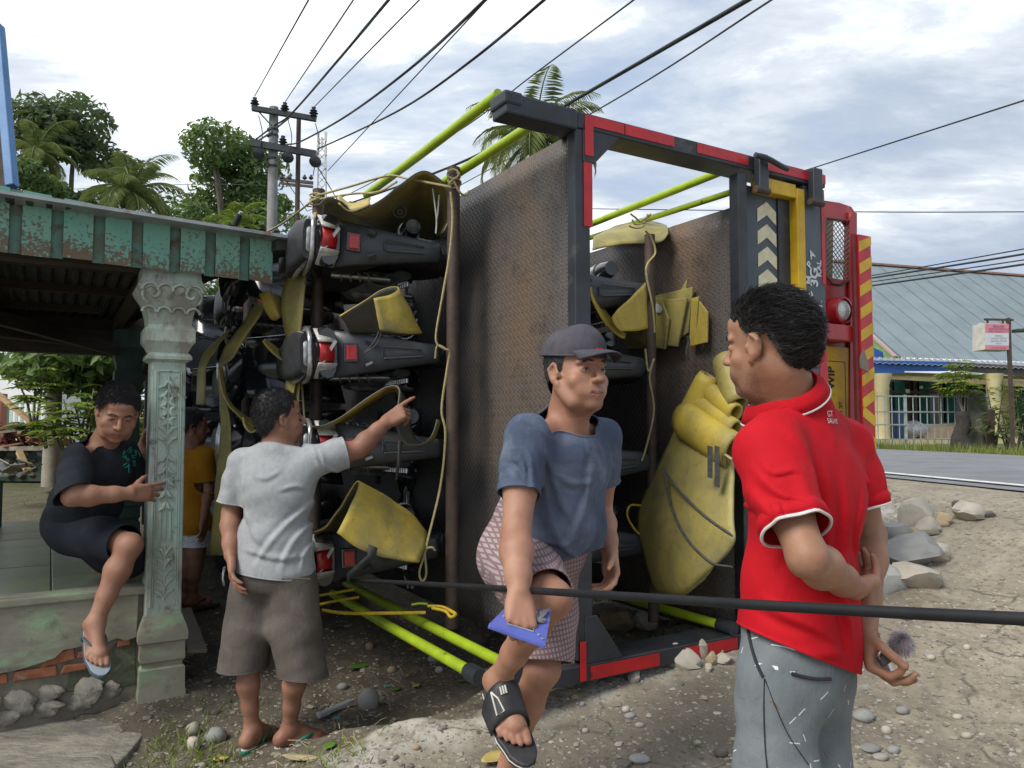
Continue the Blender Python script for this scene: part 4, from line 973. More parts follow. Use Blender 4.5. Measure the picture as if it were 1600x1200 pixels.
solo("strap", MB().loft([[TP(*q) for q in r] for r in ([(622, 688, .76), (629, 690, .76)], [(621, 720, .78), (626, 720, .78)], [(617, 750, .80), (621, 750, .80)])]), M_strap, "narrow strap hanging over the third motorcycle's fender", "strap", solid=.003, smooth=60)
rope([(676, 295, .9), (680, 325, .88), (682, 345, .86), (681, 365, .84)], "white string hanging in the arched top sheet", M_tie, .004, name="string")
rope([(686, 305, .9), (684, 330, .88), (682, 345, .86)], "second white string forming a V in the arched sheet", M_tie, .004, name="string")
rope([(592, 518, .78), (587, 530, .78), (576, 545, .80), (570, 552, .80), (580, 545, .79), (590, 535, .78), (595, 520, .78)], "thin dark cord loop on the second motorcycle's fender", M_strap, .004, name="cord")
rope([(1074, 525, .25), (1076, 535, .25), (1073, 550, .25), (1075, 566, .25)], "dark twisted cord dangling under the folded stack", M_strap, .009, name="cord")
# porch of the green house at the left
def mat_mint(name, dirt=.5, base=(.27, .40, .335)):
 mt, nt, N, L, B = new_mat(name); b = NB(nt); v = b.co()
 n1 = b.noise(v, 3.0, 8, .65, .3); n2 = b.noise(v, 22, 8, .7); n3 = b.noise(b.co(scale=(1, 1, .35)), 9, 8, .68, .2)
 col = b.mix(b.ramp(n1, [(.35, 0.0), (.65, 1.0)]), base, (.47, .49, .43))
 col = b.mix(b.ramp(n3, [(.46, 0.0), (.60, dirt)]), col, (.27, .245, .19))
 col = b.mix(b.ramp(n2, [(.56, 0.0), (.68, dirt)]), col, (.11, .095, .075))
 L.new(col, B.inputs["Base Color"]); B.inputs["Roughness"].default_value = .8
 L.new(b.bump(b.m('ADD', n2, n3), .35, .01), B.inputs["Normal"]); return mt
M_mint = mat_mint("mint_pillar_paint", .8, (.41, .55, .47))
def mat_plaster():
 mt, nt, N, L, B = new_mat("stained_plaster"); b = NB(nt); v = b.co()
 z = b.sep(v)[2]
 n1 = b.noise(v, 2.4, 8, .62, .4); n2 = b.noise(v, 11, 8, .68); n3 = b.noise(b.co(scale=(1, 1, 2.5)), 3.2, 6, .6, .2)
 col = b.mix(b.ramp(n1, [(.36, 0.0), (.62, 1.0)]), (.33, .31, .235), (.22, .205, .16))
 col = b.mix(b.ramp(n3, [(.50, 0.0), (.66, .8)]), col, (.30, .47, .27))
 col = b.mix(b.ramp(n2, [(.55, 0.0), (.72, .7)]), col, (.12, .11, .08))
 L.new(col, B.inputs["Base Color"]); B.inputs["Roughness"].default_value = .85
 L.new(b.bump(b.m('ADD', n2, n1), .4, .012), B.inputs["Normal"]); return mt
M_plaster = mat_plaster()
M_moss = mat("mossy_render", (.055, .065, .035), (.10, .105, .065), rough=.9, scale=9, bump=.5, bscale=40, bdist=.01, c3=(.22, .22, .17), s3=5)
M_brick = mat("red_brick", (.36, .13, .06), (.26, .09, .045), rough=.85, scale=14, bump=.5, bscale=60, bdist=.006, c3=(.33, .28, .22), s3=10, lo3=.58, hi3=.7)
M_conc = mat("weathered_concrete", (.36, .33, .265), (.21, .195, .16), rough=.85, scale=7, bump=.8, bscale=28, bdist=.014, stretch=(1, 2.2, 1), c3=(.13, .13, .12), s3=2.2, lo3=.5, hi3=.7)
def mat_fascia():
 mt, nt, N, L, B = new_mat("flaking_green_sheet"); b = NB(nt); v = b.co()
 zz = b.nd("ShaderNodeTexCoord").outputs["Generated"]; g = b.sep(zz)[2]
 n1 = b.noise(v, 60, 7, .7); n2 = b.noise(v, 6, 8, .6)
 thr = b.m('ADD', b.m('MULTIPLY', b.m('POWER', b.m('SUBTRACT', 1.0, g), 2.0), .20), b.m('MULTIPLY', b.m('SUBTRACT', n2, .5), .30))
 flake = b.ramp(b.m('ADD', n1, thr), [(.61, 0.0), (.65, 1.0)])
 col = b.mix(b.ramp(n2, [(.3, 0.0), (.7, 1.0)]), (.13, .34, .265), (.21, .39, .30))
 col = b.mix(flake, col, b.mix(n1, (.11, .055, .03), (.20, .15, .10)))
 L.new(col, B.inputs["Base Color"]); B.inputs["Roughness"].default_value = .7
 L.new(b.bump(b.m('SUBTRACT', 1.0, flake), .5, .004), B.inputs["Normal"]); return mt
M_fas = mat_fascia()
M_fasd = mat("dull_green_sheet", (.10, .215, .17), (.11, .13, .095), rough=.75, scale=12, bump=.3, c3=(.09, .05, .03), s3=14, lo3=.52, hi3=.66)
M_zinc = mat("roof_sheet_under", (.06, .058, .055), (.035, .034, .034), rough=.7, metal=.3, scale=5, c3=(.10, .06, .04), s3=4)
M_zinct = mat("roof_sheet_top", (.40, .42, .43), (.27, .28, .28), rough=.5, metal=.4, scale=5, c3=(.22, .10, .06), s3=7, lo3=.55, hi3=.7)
M_timber = mat("dark_timber", (.065, .045, .032), (.04, .03, .022), rough=.8, scale=6, bump=.4, bscale=20, stretch=(1, 1, 6))
M_tile = mat("mossy_floor_tile", (.13, .15, .115), (.22, .235, .20), rough=.35, scale=4, bump=.15, c3=(.16, .20, .06), s3=3, lo3=.5, hi3=.65, randc=.15)
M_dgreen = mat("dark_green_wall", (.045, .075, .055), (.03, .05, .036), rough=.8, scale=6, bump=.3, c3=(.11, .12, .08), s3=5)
FA = 1.60                                          # the porch front plane, across the truck's direction
porch = thing("porch", "old green house porch with rusted tin fascia and carved concrete pillar at the left", "porch", T(2.6, 2.6, .1))
def FP(px, py, a=FA): return TP(px, py, a)
def build_porch():
 z0 = .70
 tm = None
 sl = part(porch, "floor_slab", MB().tbox(5.2, 1.46, FA + .02, 5.0, .08, z0 - .015), M_conc)
 for i in range(8):
  for j in range(8):
   u = 1.50 + i * .42; a = FA + .10 + j * .42
   if tm is None:
    mb = MB(); c = T(u, a, z0); mb.hexa([c + x * TU3 + y * TA3 + np.array([0, 0, w]) for w in (-.015, 0) for x, y in ((-.0, 0), (.414, 0), (.414, .414), (0, .414))])
    tm = part(porch, "floor_tile", mb, M_tile, bevel=.004); base = T(u, a, z0)
   else:
    o = tm.copy(); COL.objects.link(o); o.parent = porch
    dl = T(u, a, z0) - base; o.location = (dl[0], dl[1], dl[2] + rnd.uniform(-.002, .002))
 part(porch, "wall_core", MB().tbox(5.0, 1.48, FA + .012, FA + .14, -.05, z0 - .02), mat("old_mortar", (.19, .17, .13), (.12, .11, .085), scale=12, bump=.5, bscale=40))
 edge = [(-160, 1090), (-60, 1068), (0, 1052), (30, 1046), (62, 1036), (85, 1028), (100, 1015), (118, 1012), (140, 1006), (165, 1004), (182, 997), (196, 1001), (213, 995)]
 poly = [FP(x, y, FA) for x, y in edge] + [FP(217, 918, FA), FP(0, 933, FA), FP(-160, 944, FA)]
 part(porch, "wall_plaster", MB().prism([p + TA3 * -.012 for p in poly], TA3 * .024), M_plaster, bevel=.004)
 part(porch, "floor_edge", MB().tbox(5.0, 1.49, FA - .03, FA + .10, z0 - .035, z0 + .004), M_plaster, bevel=.008)
 part(porch, "wall_stain", MB().prism([FP(*q, FA + .006) for q in ((108, 1050), (150, 1040), (178, 1008), (213, 996), (212, 1070), (150, 1085), (100, 1080))], TA3 * .012), M_moss, bevel=.004)
 rowsb = [((62, 1045), (118, 1030), (115, 1012), (66, 1028)), ((20, 1066), (90, 1056), (88, 1040), (22, 1050)), ((-50, 1078), (12, 1068), (10, 1052), (-48, 1062)),
    ((94, 1054), (135, 1046), (134, 1036), (100, 1040)), ((182, 1012), (204, 1008), (203, 998), (184, 1001)), ((120, 1030), (160, 1022), (158, 1014), (122, 1018))]
 for q in rowsb:
  part(porch, "brick", MB().prism([FP(x, y, FA - .002 + rnd.uniform(-.004, .003)) for x, y in q], TA3 * .05), M_brick, bevel=.006)
 for k, (x, y, w, h) in enumerate(((20, 1098, 60, 30), (72, 1083, 46, 24), (125, 1080, 64, 34), (60, 1106, 60, 22), (115, 1098, 44, 18), (-40, 1105, 70, 36), (165, 1078, 40, 22), (5, 1120, 50, 20))):
  c = FP(x, y, FA + .03); r = w / 2 / FPX * c[1]; hh = h / 2 / FPX * c[1]
  part(porch, "footing_stone", MB().blob(c, (r * 1.15, .034, hh * 1.35), 40 + k, 14, 9, .34), M_conc, smooth=50)
 def pillar(u, a, zb, zt, detail):
  X = nrm(TU3) * -1; Y = TA3; o = T(u, a, 0)
  def q(x, y, z): return o + X * x * .86 + Y * y * .86 + np.array([0, 0, z])
  def sq(prof, cap=True):
   rows = [[q(s * w, t * w, z) for s, t in ((-1, -1), (1, -1), (1, 1), (-1, 1))] for w, z in prof]
   return MB().loft(rows, closed=True, capends=True)
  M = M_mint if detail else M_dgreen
  p = part(porch, "pillar", sq([(.098, zb + .33), (.094, zt - .50)]), M, bevel=.008)
  part(p, "plinth", sq([(.126, zb - .2), (.126, zb - .02), (.122, zb), (.120, zb + .10), (.106, zb + .11), (.108, zb + .125), (.120, zb + .14), (.118, zb + .225), (.132, zb + .235), (.132, zb + .275), (.120, zb + .31), (.105, zb + .345), (.099, zb + .36)]), M_plaster if detail else M, smooth=25)
  c0 = zt - .52
  part(p, "capital_neck", sq([(.096, c0), (.122, c0 + .015), (.122, c0 + .03), (.108, c0 + .045), (.100, c0 + .05), (.120, c0 + .085), (.136, c0 + .105), (.136, c0 + .165), (.118, c0 + .19)]), M, smooth=25)
  part(p, "capital", sq([(.116, c0 + .185), (.122, c0 + .235), (.142, c0 + .30), (.172, c0 + .345), (.185, c0 + .37), (.16, c0 + .42), (.15, zt)]), M, smooth=25)
  if detail:
   mb = MB()
   for sx in (-1, 1):
    c = q(.105 * sx, -.165, c0 + .335)
    sp = [c + X * (.046 - .0062 * t) * cos(t * sx + (0 if sx > 0 else pi)) + np.array([0, 0, 1]) * (.046 - .0062 * t) * sin(t) - Y * (.012 + .003 * t) for t in np.linspace(-1.0, 6.2, 34)]
    mb.tube(sp, .0085, 6)
   for k in range(4):
    for row, (zc, w, yy) in enumerate(((c0 + .385, .058, -.185), (c0 + .275, .05, -.140))):
     xx = (-.120 + .08 * k)
     mb.tube([q(xx + w * .72 * cos(t), yy - .006, zc - w * .6 * (1 - sin(t)) + .0) for t in np.linspace(0, pi, 12)], .008, 6)
   part(p, "capital_scroll", mb, M, smooth=60)
   mb = MB()
   zf0, zf1 = zb + .40, zt - .56; fy = -.098
   for sx in (-.072, .072, -.060, .060): mb.tube([q(sx, fy, zf0), q(sx * .96, fy + .003, zf1)], .0055, 6)
   mb.tube([q(-.07, fy + .003, zf1 - .004), q(.07, fy + .003, zf1 - .004)], .0055, 6)
   def spray(zc, hgt, up=1):
    for k in range(5):
     for sx in (-1, 1):
      z = zc + up * hgt * (k / 5 - .45); w = .048 * (1 - .35 * k / 5)
      mb.tube(catmull([q(.004 * sx, fy, z), q(w * .5 * sx, fy - .004, z + up * .028), q(w * sx, fy - .002, z + up * .036), q(w * .8 * sx, fy, z + up * .056)], 4), [.006, .008, .009, .009, .009, .0085, .008, .007, .006, .005, .004, .003, .002], 6)
    mb.tube([q(0, fy, zc - hgt * .5), q(0, fy - .003, zc + hgt * .55)], .006, 6)
   spray(zf0 + .16, .26); spray(zf0 + .62, .30, -1); spray(zf0 + .92, .26); spray(zf1 - .16, .24, -1)
   for sx in (-.025, .0, .025):
    mb.tube([q(sx, fy, zf0 + 1.06), q(sx, fy, zf1 - .30)], .007, 6); mb.tube([q(sx, fy, zf0 + .33), q(sx, fy, zf0 + .47)], .006, 6)
   part(p, "carved_relief", mb, M_mint, smooth=60)
  return p
 pillar(1.435, FA + .03, .20, 2.34, True)
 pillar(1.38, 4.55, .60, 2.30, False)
 ridge = lambda a: 2.50 - .03 * (a - 1.4)
 mb = MB(); us = np.arange(.94, 5.2, .019); rows = []
 for a in (1.38, 2.2, 3.2, 4.2, 5.1):
  rows.append([T(max(u, .88 + .14 * max(0, a - 1.5)), a, ridge(a) + .015 + .008 * (1 if i % 4 in (0, 1) else -1)) for i, u in enumerate(us)])
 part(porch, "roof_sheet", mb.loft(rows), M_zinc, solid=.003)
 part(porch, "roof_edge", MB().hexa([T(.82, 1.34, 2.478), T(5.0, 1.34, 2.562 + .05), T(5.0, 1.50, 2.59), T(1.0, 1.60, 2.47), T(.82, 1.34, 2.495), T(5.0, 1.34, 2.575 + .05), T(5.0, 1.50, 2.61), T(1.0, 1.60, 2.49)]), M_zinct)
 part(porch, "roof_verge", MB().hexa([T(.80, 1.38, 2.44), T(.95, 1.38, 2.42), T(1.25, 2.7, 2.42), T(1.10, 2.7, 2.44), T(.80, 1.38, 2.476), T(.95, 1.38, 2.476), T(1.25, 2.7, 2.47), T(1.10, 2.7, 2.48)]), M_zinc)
 for a in (1.75, 2.5, 3.3, 4.1): part(porch, "purlin", MB().tbox(5.0, 1.0 + .25 * max(0, a - 1.6), a, a + .06, ridge(a) - .04, ridge(a) + .045), M_timber)
 for u in (1.45, 2.3, 3.2, 4.2): part(porch, "rafter", MB().tbox(u + .06, u, 1.55, 4.95, 2.31, 2.40), M_timber)
 part(porch, "back_beam", MB().tbox(5.0, 1.30, 4.55, 4.68, 2.09, 2.30), M_timber)
 part(porch, "roof_gap_blocker", MB().tbox(5.0, 1.1, 4.69, 4.72, 2.12, 2.46), M_timber)  # added dark board, shuts out the bright gap above the back beam
 part(porch, "front_beam", MB().tbox(5.0, 1.35, FA + .06, FA + .18, 2.30, 2.40), M_timber)
 part(porch, "hip_rafter", MB().beam(T(1.35, 1.62, 2.36), T(1.25, 4.5, 1.98), .09, .12), M_timber)
 part(porch, "tie_batten", MB().beam(T(3.4, 2.0, 2.36), T(1.5, 4.4, 2.12), .06, .09), M_timber)
 for k in range(6): part(porch, "hanging_slat", MB().beam(T(3.8, 4.3 - .1 * k, 2.27 - .0 * k), T(1.7, 4.45, 2.15), .05, .02), M_timber)
 fa = 1.44; edges = [(0, 288, 392), (425, 372, 441)]
 u0, u1 = TR(426, 400, fa)[0], TR(0, 340, fa)[0]
 zt0, zb0 = TR(426, 374, fa)[1], TR(426, 442, fa)[1]; zt1, zb1 = TR(0, 290, fa)[1], TR(0, 392, fa)[1]
 def ft(u): k = (u - u0) / (u1 - u0); return zt0 + k * (zt1 - zt0), zb0 + k * (zb1 - zb0)
 u = u0; n = 0
 while u < u1 + .6:
  w = .118 + .006 * sin(n * 3); wr = .050
  a_, b_ = ft(u), ft(u + w)
  part(porch, "fascia_panel", MB().prism([T(u, fa, a_[0]), T(u + w, fa, b_[0]), T(u + w, fa, b_[1] + rnd.uniform(-.008, .006)), T(u, fa, a_[1] + rnd.uniform(-.008, .006))], TA3 * .004), M_fas, bevel=.001)
  a_, b_ = ft(u + w), ft(u + w + wr)
  part(porch, "fascia_rib", MB().prism([T(u + w, fa + .02, a_[0]), T(u + w + wr, fa + .02, b_[0]), T(u + w + wr, fa + .02, b_[1]), T(u + w, fa + .02, a_[1])], TA3 * .004), M_fasd)
  u += w + wr; n += 1
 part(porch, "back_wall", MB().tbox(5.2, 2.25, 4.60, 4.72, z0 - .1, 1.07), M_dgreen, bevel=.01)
 part(porch, "wall_capping", MB().tbox(5.2, 2.22, 4.57, 4.75, 1.07, 1.10), M_plaster, bevel=.006)
 part(porch, "yard_slab_patch", MB().tbox(2.2, 1.5, 4.75, 5.2, .3, .6), M_moss)
build_porch()
solo("gable_board", MB().beam(P(-3, 40, 4.3), P(19, 292, 4.15), .05, .055, (0, 1, 0)), mat("blue_board", (.10, .25, .50), (.075, .19, .40), rough=.5, scale=5, c3=(.03, .03, .03), s3=4), "blue painted gable board rising behind the tin roof at the left edge", "board", bevel=.006)
solo("gable_boarding", MB().prism([P(-900, -620, 4.6), P(-6, 44, 4.5), P(16, 292, 4.35), P(-900, 292, 4.5)], (0, .05, 0)), M_timber, "dark brown boarding beside the blue gable board", "boarding")
solo("plank", MB().beam(P(284, 952, 4.35), P(308, 1018, 4.02), .10, .022, (.4, -.3, 1)).beam(P(291, 1000, 4.2), P(296, 1018, 4.08), .05, .05), mat("grey_plank", (.26, .22, .18), (.18, .15, .12), scale=9), "grey plank leaning at the foot of the carved pillar", "plank", bevel=.003)
def slab():
 pts = [(-260, 1215), (-100, 1165), (0, 1136), (120, 1105), (224, 1074), (226, 1110), (223, 1150), (205, 1170), (188, 1186), (172, 1200), (150, 1225), (60, 1300), (-200, 1300)]
 q = []
 for x, y in pts:
  r = P(x, y, 1.0) - np.array([0, 0, CAMZ]); t = (.09 - CAMZ) / r[2] if y > 1140 else None
  d = 3.75 + .35 * (x / 224) if y <= 1140 else None
  q.append(P(x, y, d) if d else np.array([0, 0, CAMZ]) + r * t)
 q = [np.array([p[0], p[1], (.08 + .05 * max(0, p[1] - 3.3))]) for p in q]
 g = [p for p in q]
 o = solo("concrete_slab", MB().prism(g, (0, 0, -.14)), M_conc, "cracked concrete slab in front of the porch wall", "slab", bevel=.012)
 cr = MB()
 for line in ([(-20, 1176), (40, 1170), (105, 1174), (165, 1166), (190, 1150), (222, 1134)], [(165, 1168), (172, 1182), (180, 1195)]):
  pp = []
  for x, y in line:
   r = P(x, y, 1.0) - np.array([0, 0, CAMZ]); p = np.array([0, 0, CAMZ]) + r * ((.082 - CAMZ) / r[2]); pp.append(np.array([p[0], p[1], .082 + .05 * max(0, p[1] - 3.3)]))
  cr.tube(catmull(pp, 5), .0035, 4)
 part(o, "crack", cr, mat("crack_dirt", (.06, .055, .045)))
 return o
slab()
# leaves, trees, palms
def mat_leaf(name, c1, c2, c3=None, rough=.55):
 mt, nt, N, L, B = new_mat(name); b = NB(nt)
 g = b.nd("ShaderNodeNewGeometry").outputs["Random Per Island"]; v = b.co()
 col = b.ramp(g, [(0, c1), (.55, c2), (1, c3 or c2)])
 col = b.mix(b.ramp(b.noise(v, .7, 3, .5), [(.4, 0.0), (.65, .5)]), col, c1)
 L.new(col, B.inputs["Base Color"]); B.inputs["Roughness"].default_value = rough; B.inputs["Specular IOR Level"].default_value = .3
 tr = b.nd("ShaderNodeBsdfTranslucent"); b.put(tr.inputs[0], b.mix(.5, col, (.16, .22, .03)))
 ms = b.nd("ShaderNodeMixShader"); ms.inputs[0].default_value = .42
 L.new(B.outputs[0], ms.inputs[1]); L.new(tr.outputs[0], ms.inputs[2]); L.new(ms.outputs[0], N["Material Output"].inputs[0])
 return mt
ML_dark = mat_leaf("leaf_dark", (.085, .125, .072), (.135, .19, .10), (.20, .26, .125))
ML_mid = mat_leaf("leaf_mid", (.10, .165, .065), (.17, .26, .09), (.25, .34, .12))
ML_lite = mat_leaf("leaf_light", (.16, .24, .035), (.28, .38, .06), (.42, .46, .09))
ML_palm = mat_leaf("palm_leaf", (.15, .20, .07), (.26, .30, .10), (.40, .40, .15))
M_bark = mat("bark", (.20, .175, .14), (.12, .10, .08), rough=.9, scale=8, bump=.6, bscale=20, stretch=(1, 1, .4))
def leaf_clump_mesh(name, centers, radii, n, size, m, seed=0, droop=.35, aspect=.42):
 """n small folded leaves spread through clumps; denser near each clump's skin"""
 r = np.random.default_rng(seed); C = np.asarray(centers, float); Rr = np.asarray(radii, float)
 if Rr.ndim == 1: Rr = np.stack([Rr, Rr, Rr * .8], 1)
 w = (Rr.prod(1)) ** (2 / 3); k = r.choice(len(C), n, p=w / w.sum())
 d = r.normal(size=(n, 3)); d /= np.linalg.norm(d, axis=1)[:, None]
 rad = r.uniform(.45, 1.08, n) ** .7
 p = C[k] + d * Rr[k] * rad[:, None]
 nm = d * .6 + r.normal(size=(n, 3)) * .55 + np.array([0, 0, .5]); nm /= np.linalg.norm(nm, axis=1)[:, None]
 t = np.cross(nm, r.normal(size=(n, 3))); t /= np.linalg.norm(t, axis=1)[:, None]; t[:, 2] -= droop; t /= np.linalg.norm(t, axis=1)[:, None]
 s = np.cross(nm, t); s /= np.linalg.norm(s, axis=1)[:, None]
 L = size * r.uniform(.6, 1.35, n)[:, None]; W = L * aspect
 fold = nm * L * .12
 v = np.stack([p - t * L * .5, p + s * W * .5 + fold, p + t * L * .5, p - s * W * .5 + fold], 1).reshape(-1, 3)
 i = np.arange(n)[:, None] * 4
 f = np.concatenate([np.concatenate([i, i + 1, i + 2], 1), np.concatenate([i, i + 2, i + 3], 1)])
 me = np_mesh(name, v, f, False); me.materials.append(m); return me
def put_mesh(parent, name, me, label=None):
 off = np.zeros(3); p = parent
 while p is not None: off += np.array(p.location); p = p.parent
 me.transform(Matrix.Translation(-Vector(off)))
 o = bpy.data.objects.new(name, me); COL.objects.link(o); o.parent = parent; return o
def tree(label, base, h, cr, n, size, m, seed, group="trees beyond the porch roof", cat="tree", name="tree", clumps=14, low=.35, trunk_r=None, flat=1.0):
 """trunk with limbs, crown of leaf clumps; cr = crown radius"""
 r = random.Random(seed); base = np.asarray(base, float)
 t = thing(name, label, cat, base, group)
 tr = trunk_r or h * .022
 mb = MB(); top = base + np.array([r.uniform(-.3, .3), 0, h * .62])
 spine = catmull([base, base + np.array([r.uniform(-.2, .2), 0, h * .3]), top], 5)
 mb.tube(spine, list(np.linspace(tr, tr * .55, len(spine))), 9)
 C = []; R = []
 for k in range(clumps):
  a = r.uniform(0, 6.28); e = r.uniform(low, .93); rr = cr * (1 - .55 * abs(e - .55) / .45) * sqrt(r.uniform(.15, 1)) * .85
  c = base + np.array([rr * cos(a), rr * sin(a) * .9, h * e]); C.append(c); R.append(cr * r.uniform(.26, .46) * flat)
  if k % 2 == 0: mb.tube(catmull([spine[-3 - k % 3], lerp(spine[-2], c, .5) + np.array([0, 0, .1 * h * .3]), c], 4), list(np.linspace(tr * .45, tr * .1, 9)), 6)
 part(t, "trunk", mb, M_bark, smooth=60)
 put_mesh(t, "crown", leaf_clump_mesh("crown", C, R, n, size, m, seed)); return t
def palm(label, base, h, L, nf, m, seed, group="coconut palms", trunk_r=.13, lean=(0, 0)):
 r = random.Random(seed); base = np.asarray(base, float)
 t = thing("coconut_palm", label, "palm tree", base, group)
 top = base + np.array([lean[0], lean[1], h])
 sp = catmull([base, lerp(base, top, .5) + np.array([-lean[0] * .2, 0, 0]), top], 6)
 part(t, "trunk", MB().tube(sp, list(np.linspace(trunk_r * 1.3, trunk_r * .8, len(sp))), 10), M_bark, smooth=60)
 for k in range(nf):
  a = 2.4 * k + r.uniform(-.2, .2); e = radians(78 - 100 * (k / nf) ** .9 + r.uniform(-6, 6)); ll = L * r.uniform(.85, 1.08)
  d = np.array([cos(a), sin(a), 0]); pts = []; p = top.copy(); ang = e
  for j in range(13):
   pts.append(p.copy()); p = p + ll / 12 * (d * cos(ang) + np.array([0, 0, sin(ang)])); ang -= radians(5.0 + 4.5 * j / 6) * (1.2 if e < .6 else 1)
  mb = MB(); mb.tube(pts, list(np.linspace(.028, .006, 13)), 5)
  side = np.array([-d[1], d[0], 0]); N_ = 44
  for j in range(3, N_):
   f = j / N_ * 12; i = min(int(f), 11); q = lerp(pts[i], pts[i + 1], f - i); tn = nrm(pts[i + 1] - pts[i])
   le = ll * .24 * (sin(pi * (j / N_) ** .8) * .8 + .25)
   for s in (-1, 1):
    dr = nrm(side * s * 1.0 + tn * .75 + np.array([0, 0, -.30 - .25 * r.random()])); w = nrm(np.cross(dr, (0, 0, 1))) * le * .026
    m1 = q + dr * le * .55 + np.array([0, 0, -.02 * le]); e1 = q + dr * le + np.array([0, 0, -.22 * le])
    mb.add([q, m1 - w, e1, m1 + w], [(0, 1, 2), (0, 2, 3)])
  part(t, "frond", mb, m)
 mb = MB()
 for k in range(6):
  a = k * 1.05; mb.blob(top + np.array([.2 * cos(a), .2 * sin(a), -.22 - .05 * (k % 2)]), (.11, .11, .14), k, 8, 6, .1)
 part(t, "coconuts", mb, ML_mid, smooth=60); return t
def GB(px, d, z=None):
 q = P(px, 665, d); q[2] = float(H(q[0], q[1], False)) if z is None else z; return q
def ztop(py, d): return P(800, py, d)[2]
def build_trees():
 TG = "trees beyond the porch roof"
 def tr(px, pyt, wpx, d, label, n, size, m, seed, **k):
  b = GB(px, d); h = (ztop(pyt, d) - b[2]) / .97; cr = wpx / FPX * d / 2
  return tree(label, b, h, cr, n, size, m, seed, **k)
 tr(100, 172, 250, 26, "big dense dark tree at the left above the tin roof", 14000, .30, ML_dark, 3, clumps=26, low=.3)
 tr(165, 218, 150, 32, "darker round crown just right of the biggest left tree", 4000, .30, ML_dark, 4, clumps=14)
 tr(352, 208, 235, 34, "tall airy tree with rounded crown left of the utility pole", 13000, .34, ML_mid, 8, clumps=30, low=.32)
 tr(415, 268, 130, 38, "bushy crown tucked behind the concrete utility pole", 3000, .32, ML_mid, 9, clumps=10)
 tr(285, 292, 150, 30, "low shrubby tree between the palm and the airy tree", 3500, .26, ML_mid, 10, clumps=12)
 tr(50, 250, 130, 22, "light green leafy tree under the dark crown at the far left", 4000, .24, ML_mid, 12, clumps=14)
 tr(470, 320, 90, 50, "pale distant crown right of the poles", 2500, .36, ML_mid, 14, clumps=10)
 b = GB(195, 20); palm("coconut palm with arching yellow green fronds above the tin roof", b, ztop(302, 20) - b[2], 1.75, 22, ML_palm, 5, trunk_r=.16)
 b = GB(365, 24); palm("short palm with bright yellow green fronds near the utility pole", b, ztop(352, 24) - b[2], 1.35, 14, ML_lite, 6, trunk_r=.12)
 b = GB(45, 24); palm("palm with upright fronds beside the blue gable board", b, ztop(238, 24) - b[2], 1.7, 14, ML_palm, 11, trunk_r=.14)
 b = GB(838, 17); palm("tall coconut palm rising behind the truck's upper frame", b, ztop(215, 17) - b[2], 2.0, 24, ML_palm, 7, trunk_r=.15)
 for k, (px, pyt, w, d) in enumerate(((560, 560, 300, 70), (120, 420, 300, 60), (330, 440, 260, 65), (-80, 330, 200, 45))):
  tr(px, pyt, w, d, ["wide low wood line far behind the truck", "hazy tree row behind the garden", "hazy tree row behind the utility pole", "tree outside the left edge"][k], 3000, .55, ML_dark, 30 + k, clumps=14, low=.2)
build_trees()
# garden seen through the porch
def leafy_plant(label, base, h, n, m, seed, size=.16, stems=3, group="leafy plants in the yard behind the porch", name="garden_plant", spread=.35, whorl=True):
 r = random.Random(seed); base = np.asarray(base, float); t = thing(name, label, "plant", base, group)
 mb = MB(); lv = []
 for k in range(stems):
  a = r.uniform(0, 6.28); tip = base + np.array([spread * r.uniform(.2, 1) * cos(a), spread * r.uniform(.2, 1) * sin(a), h * r.uniform(.75, 1)])
  sp = catmull([base, lerp(base, tip, .55) + np.array([r.uniform(-.04, .04), 0, .05]), tip], 5); mb.tube(sp, list(np.linspace(.018, .006, len(sp))), 6)
  for j in range(n // stems):
   f = r.uniform(.25, 1) ** .7 * (len(sp) - 1); i = min(int(f), len(sp) - 2); q = lerp(sp[i], sp[i + 1], f - i)
   aa = r.uniform(0, 6.28); d0 = np.array([cos(aa), sin(aa), r.uniform(-.1, .5)]); c = q + nrm(d0) * size * r.uniform(.4, 1.2)
   for w in range(6 if whorl else 1):
    b = aa + (w - 2.5) * .45; dr = nrm([cos(b), sin(b), -.25]) * size * r.uniform(.7, 1.1); sd = nrm(np.cross(dr, (0, 0, 1))) * size * (.13 if whorl else .25)
    lv.append((c, c + dr * .5 + sd + np.array([0, 0, .012]), c + dr, c + dr * .5 - sd + np.array([0, 0, .012])))
 part(t, "stem", mb, M_bark, smooth=60); lb = MB()
 for q in lv: lb.add(q, [(0, 1, 2), (0, 2, 3)])
 part(t, "leaves", lb, m); return t
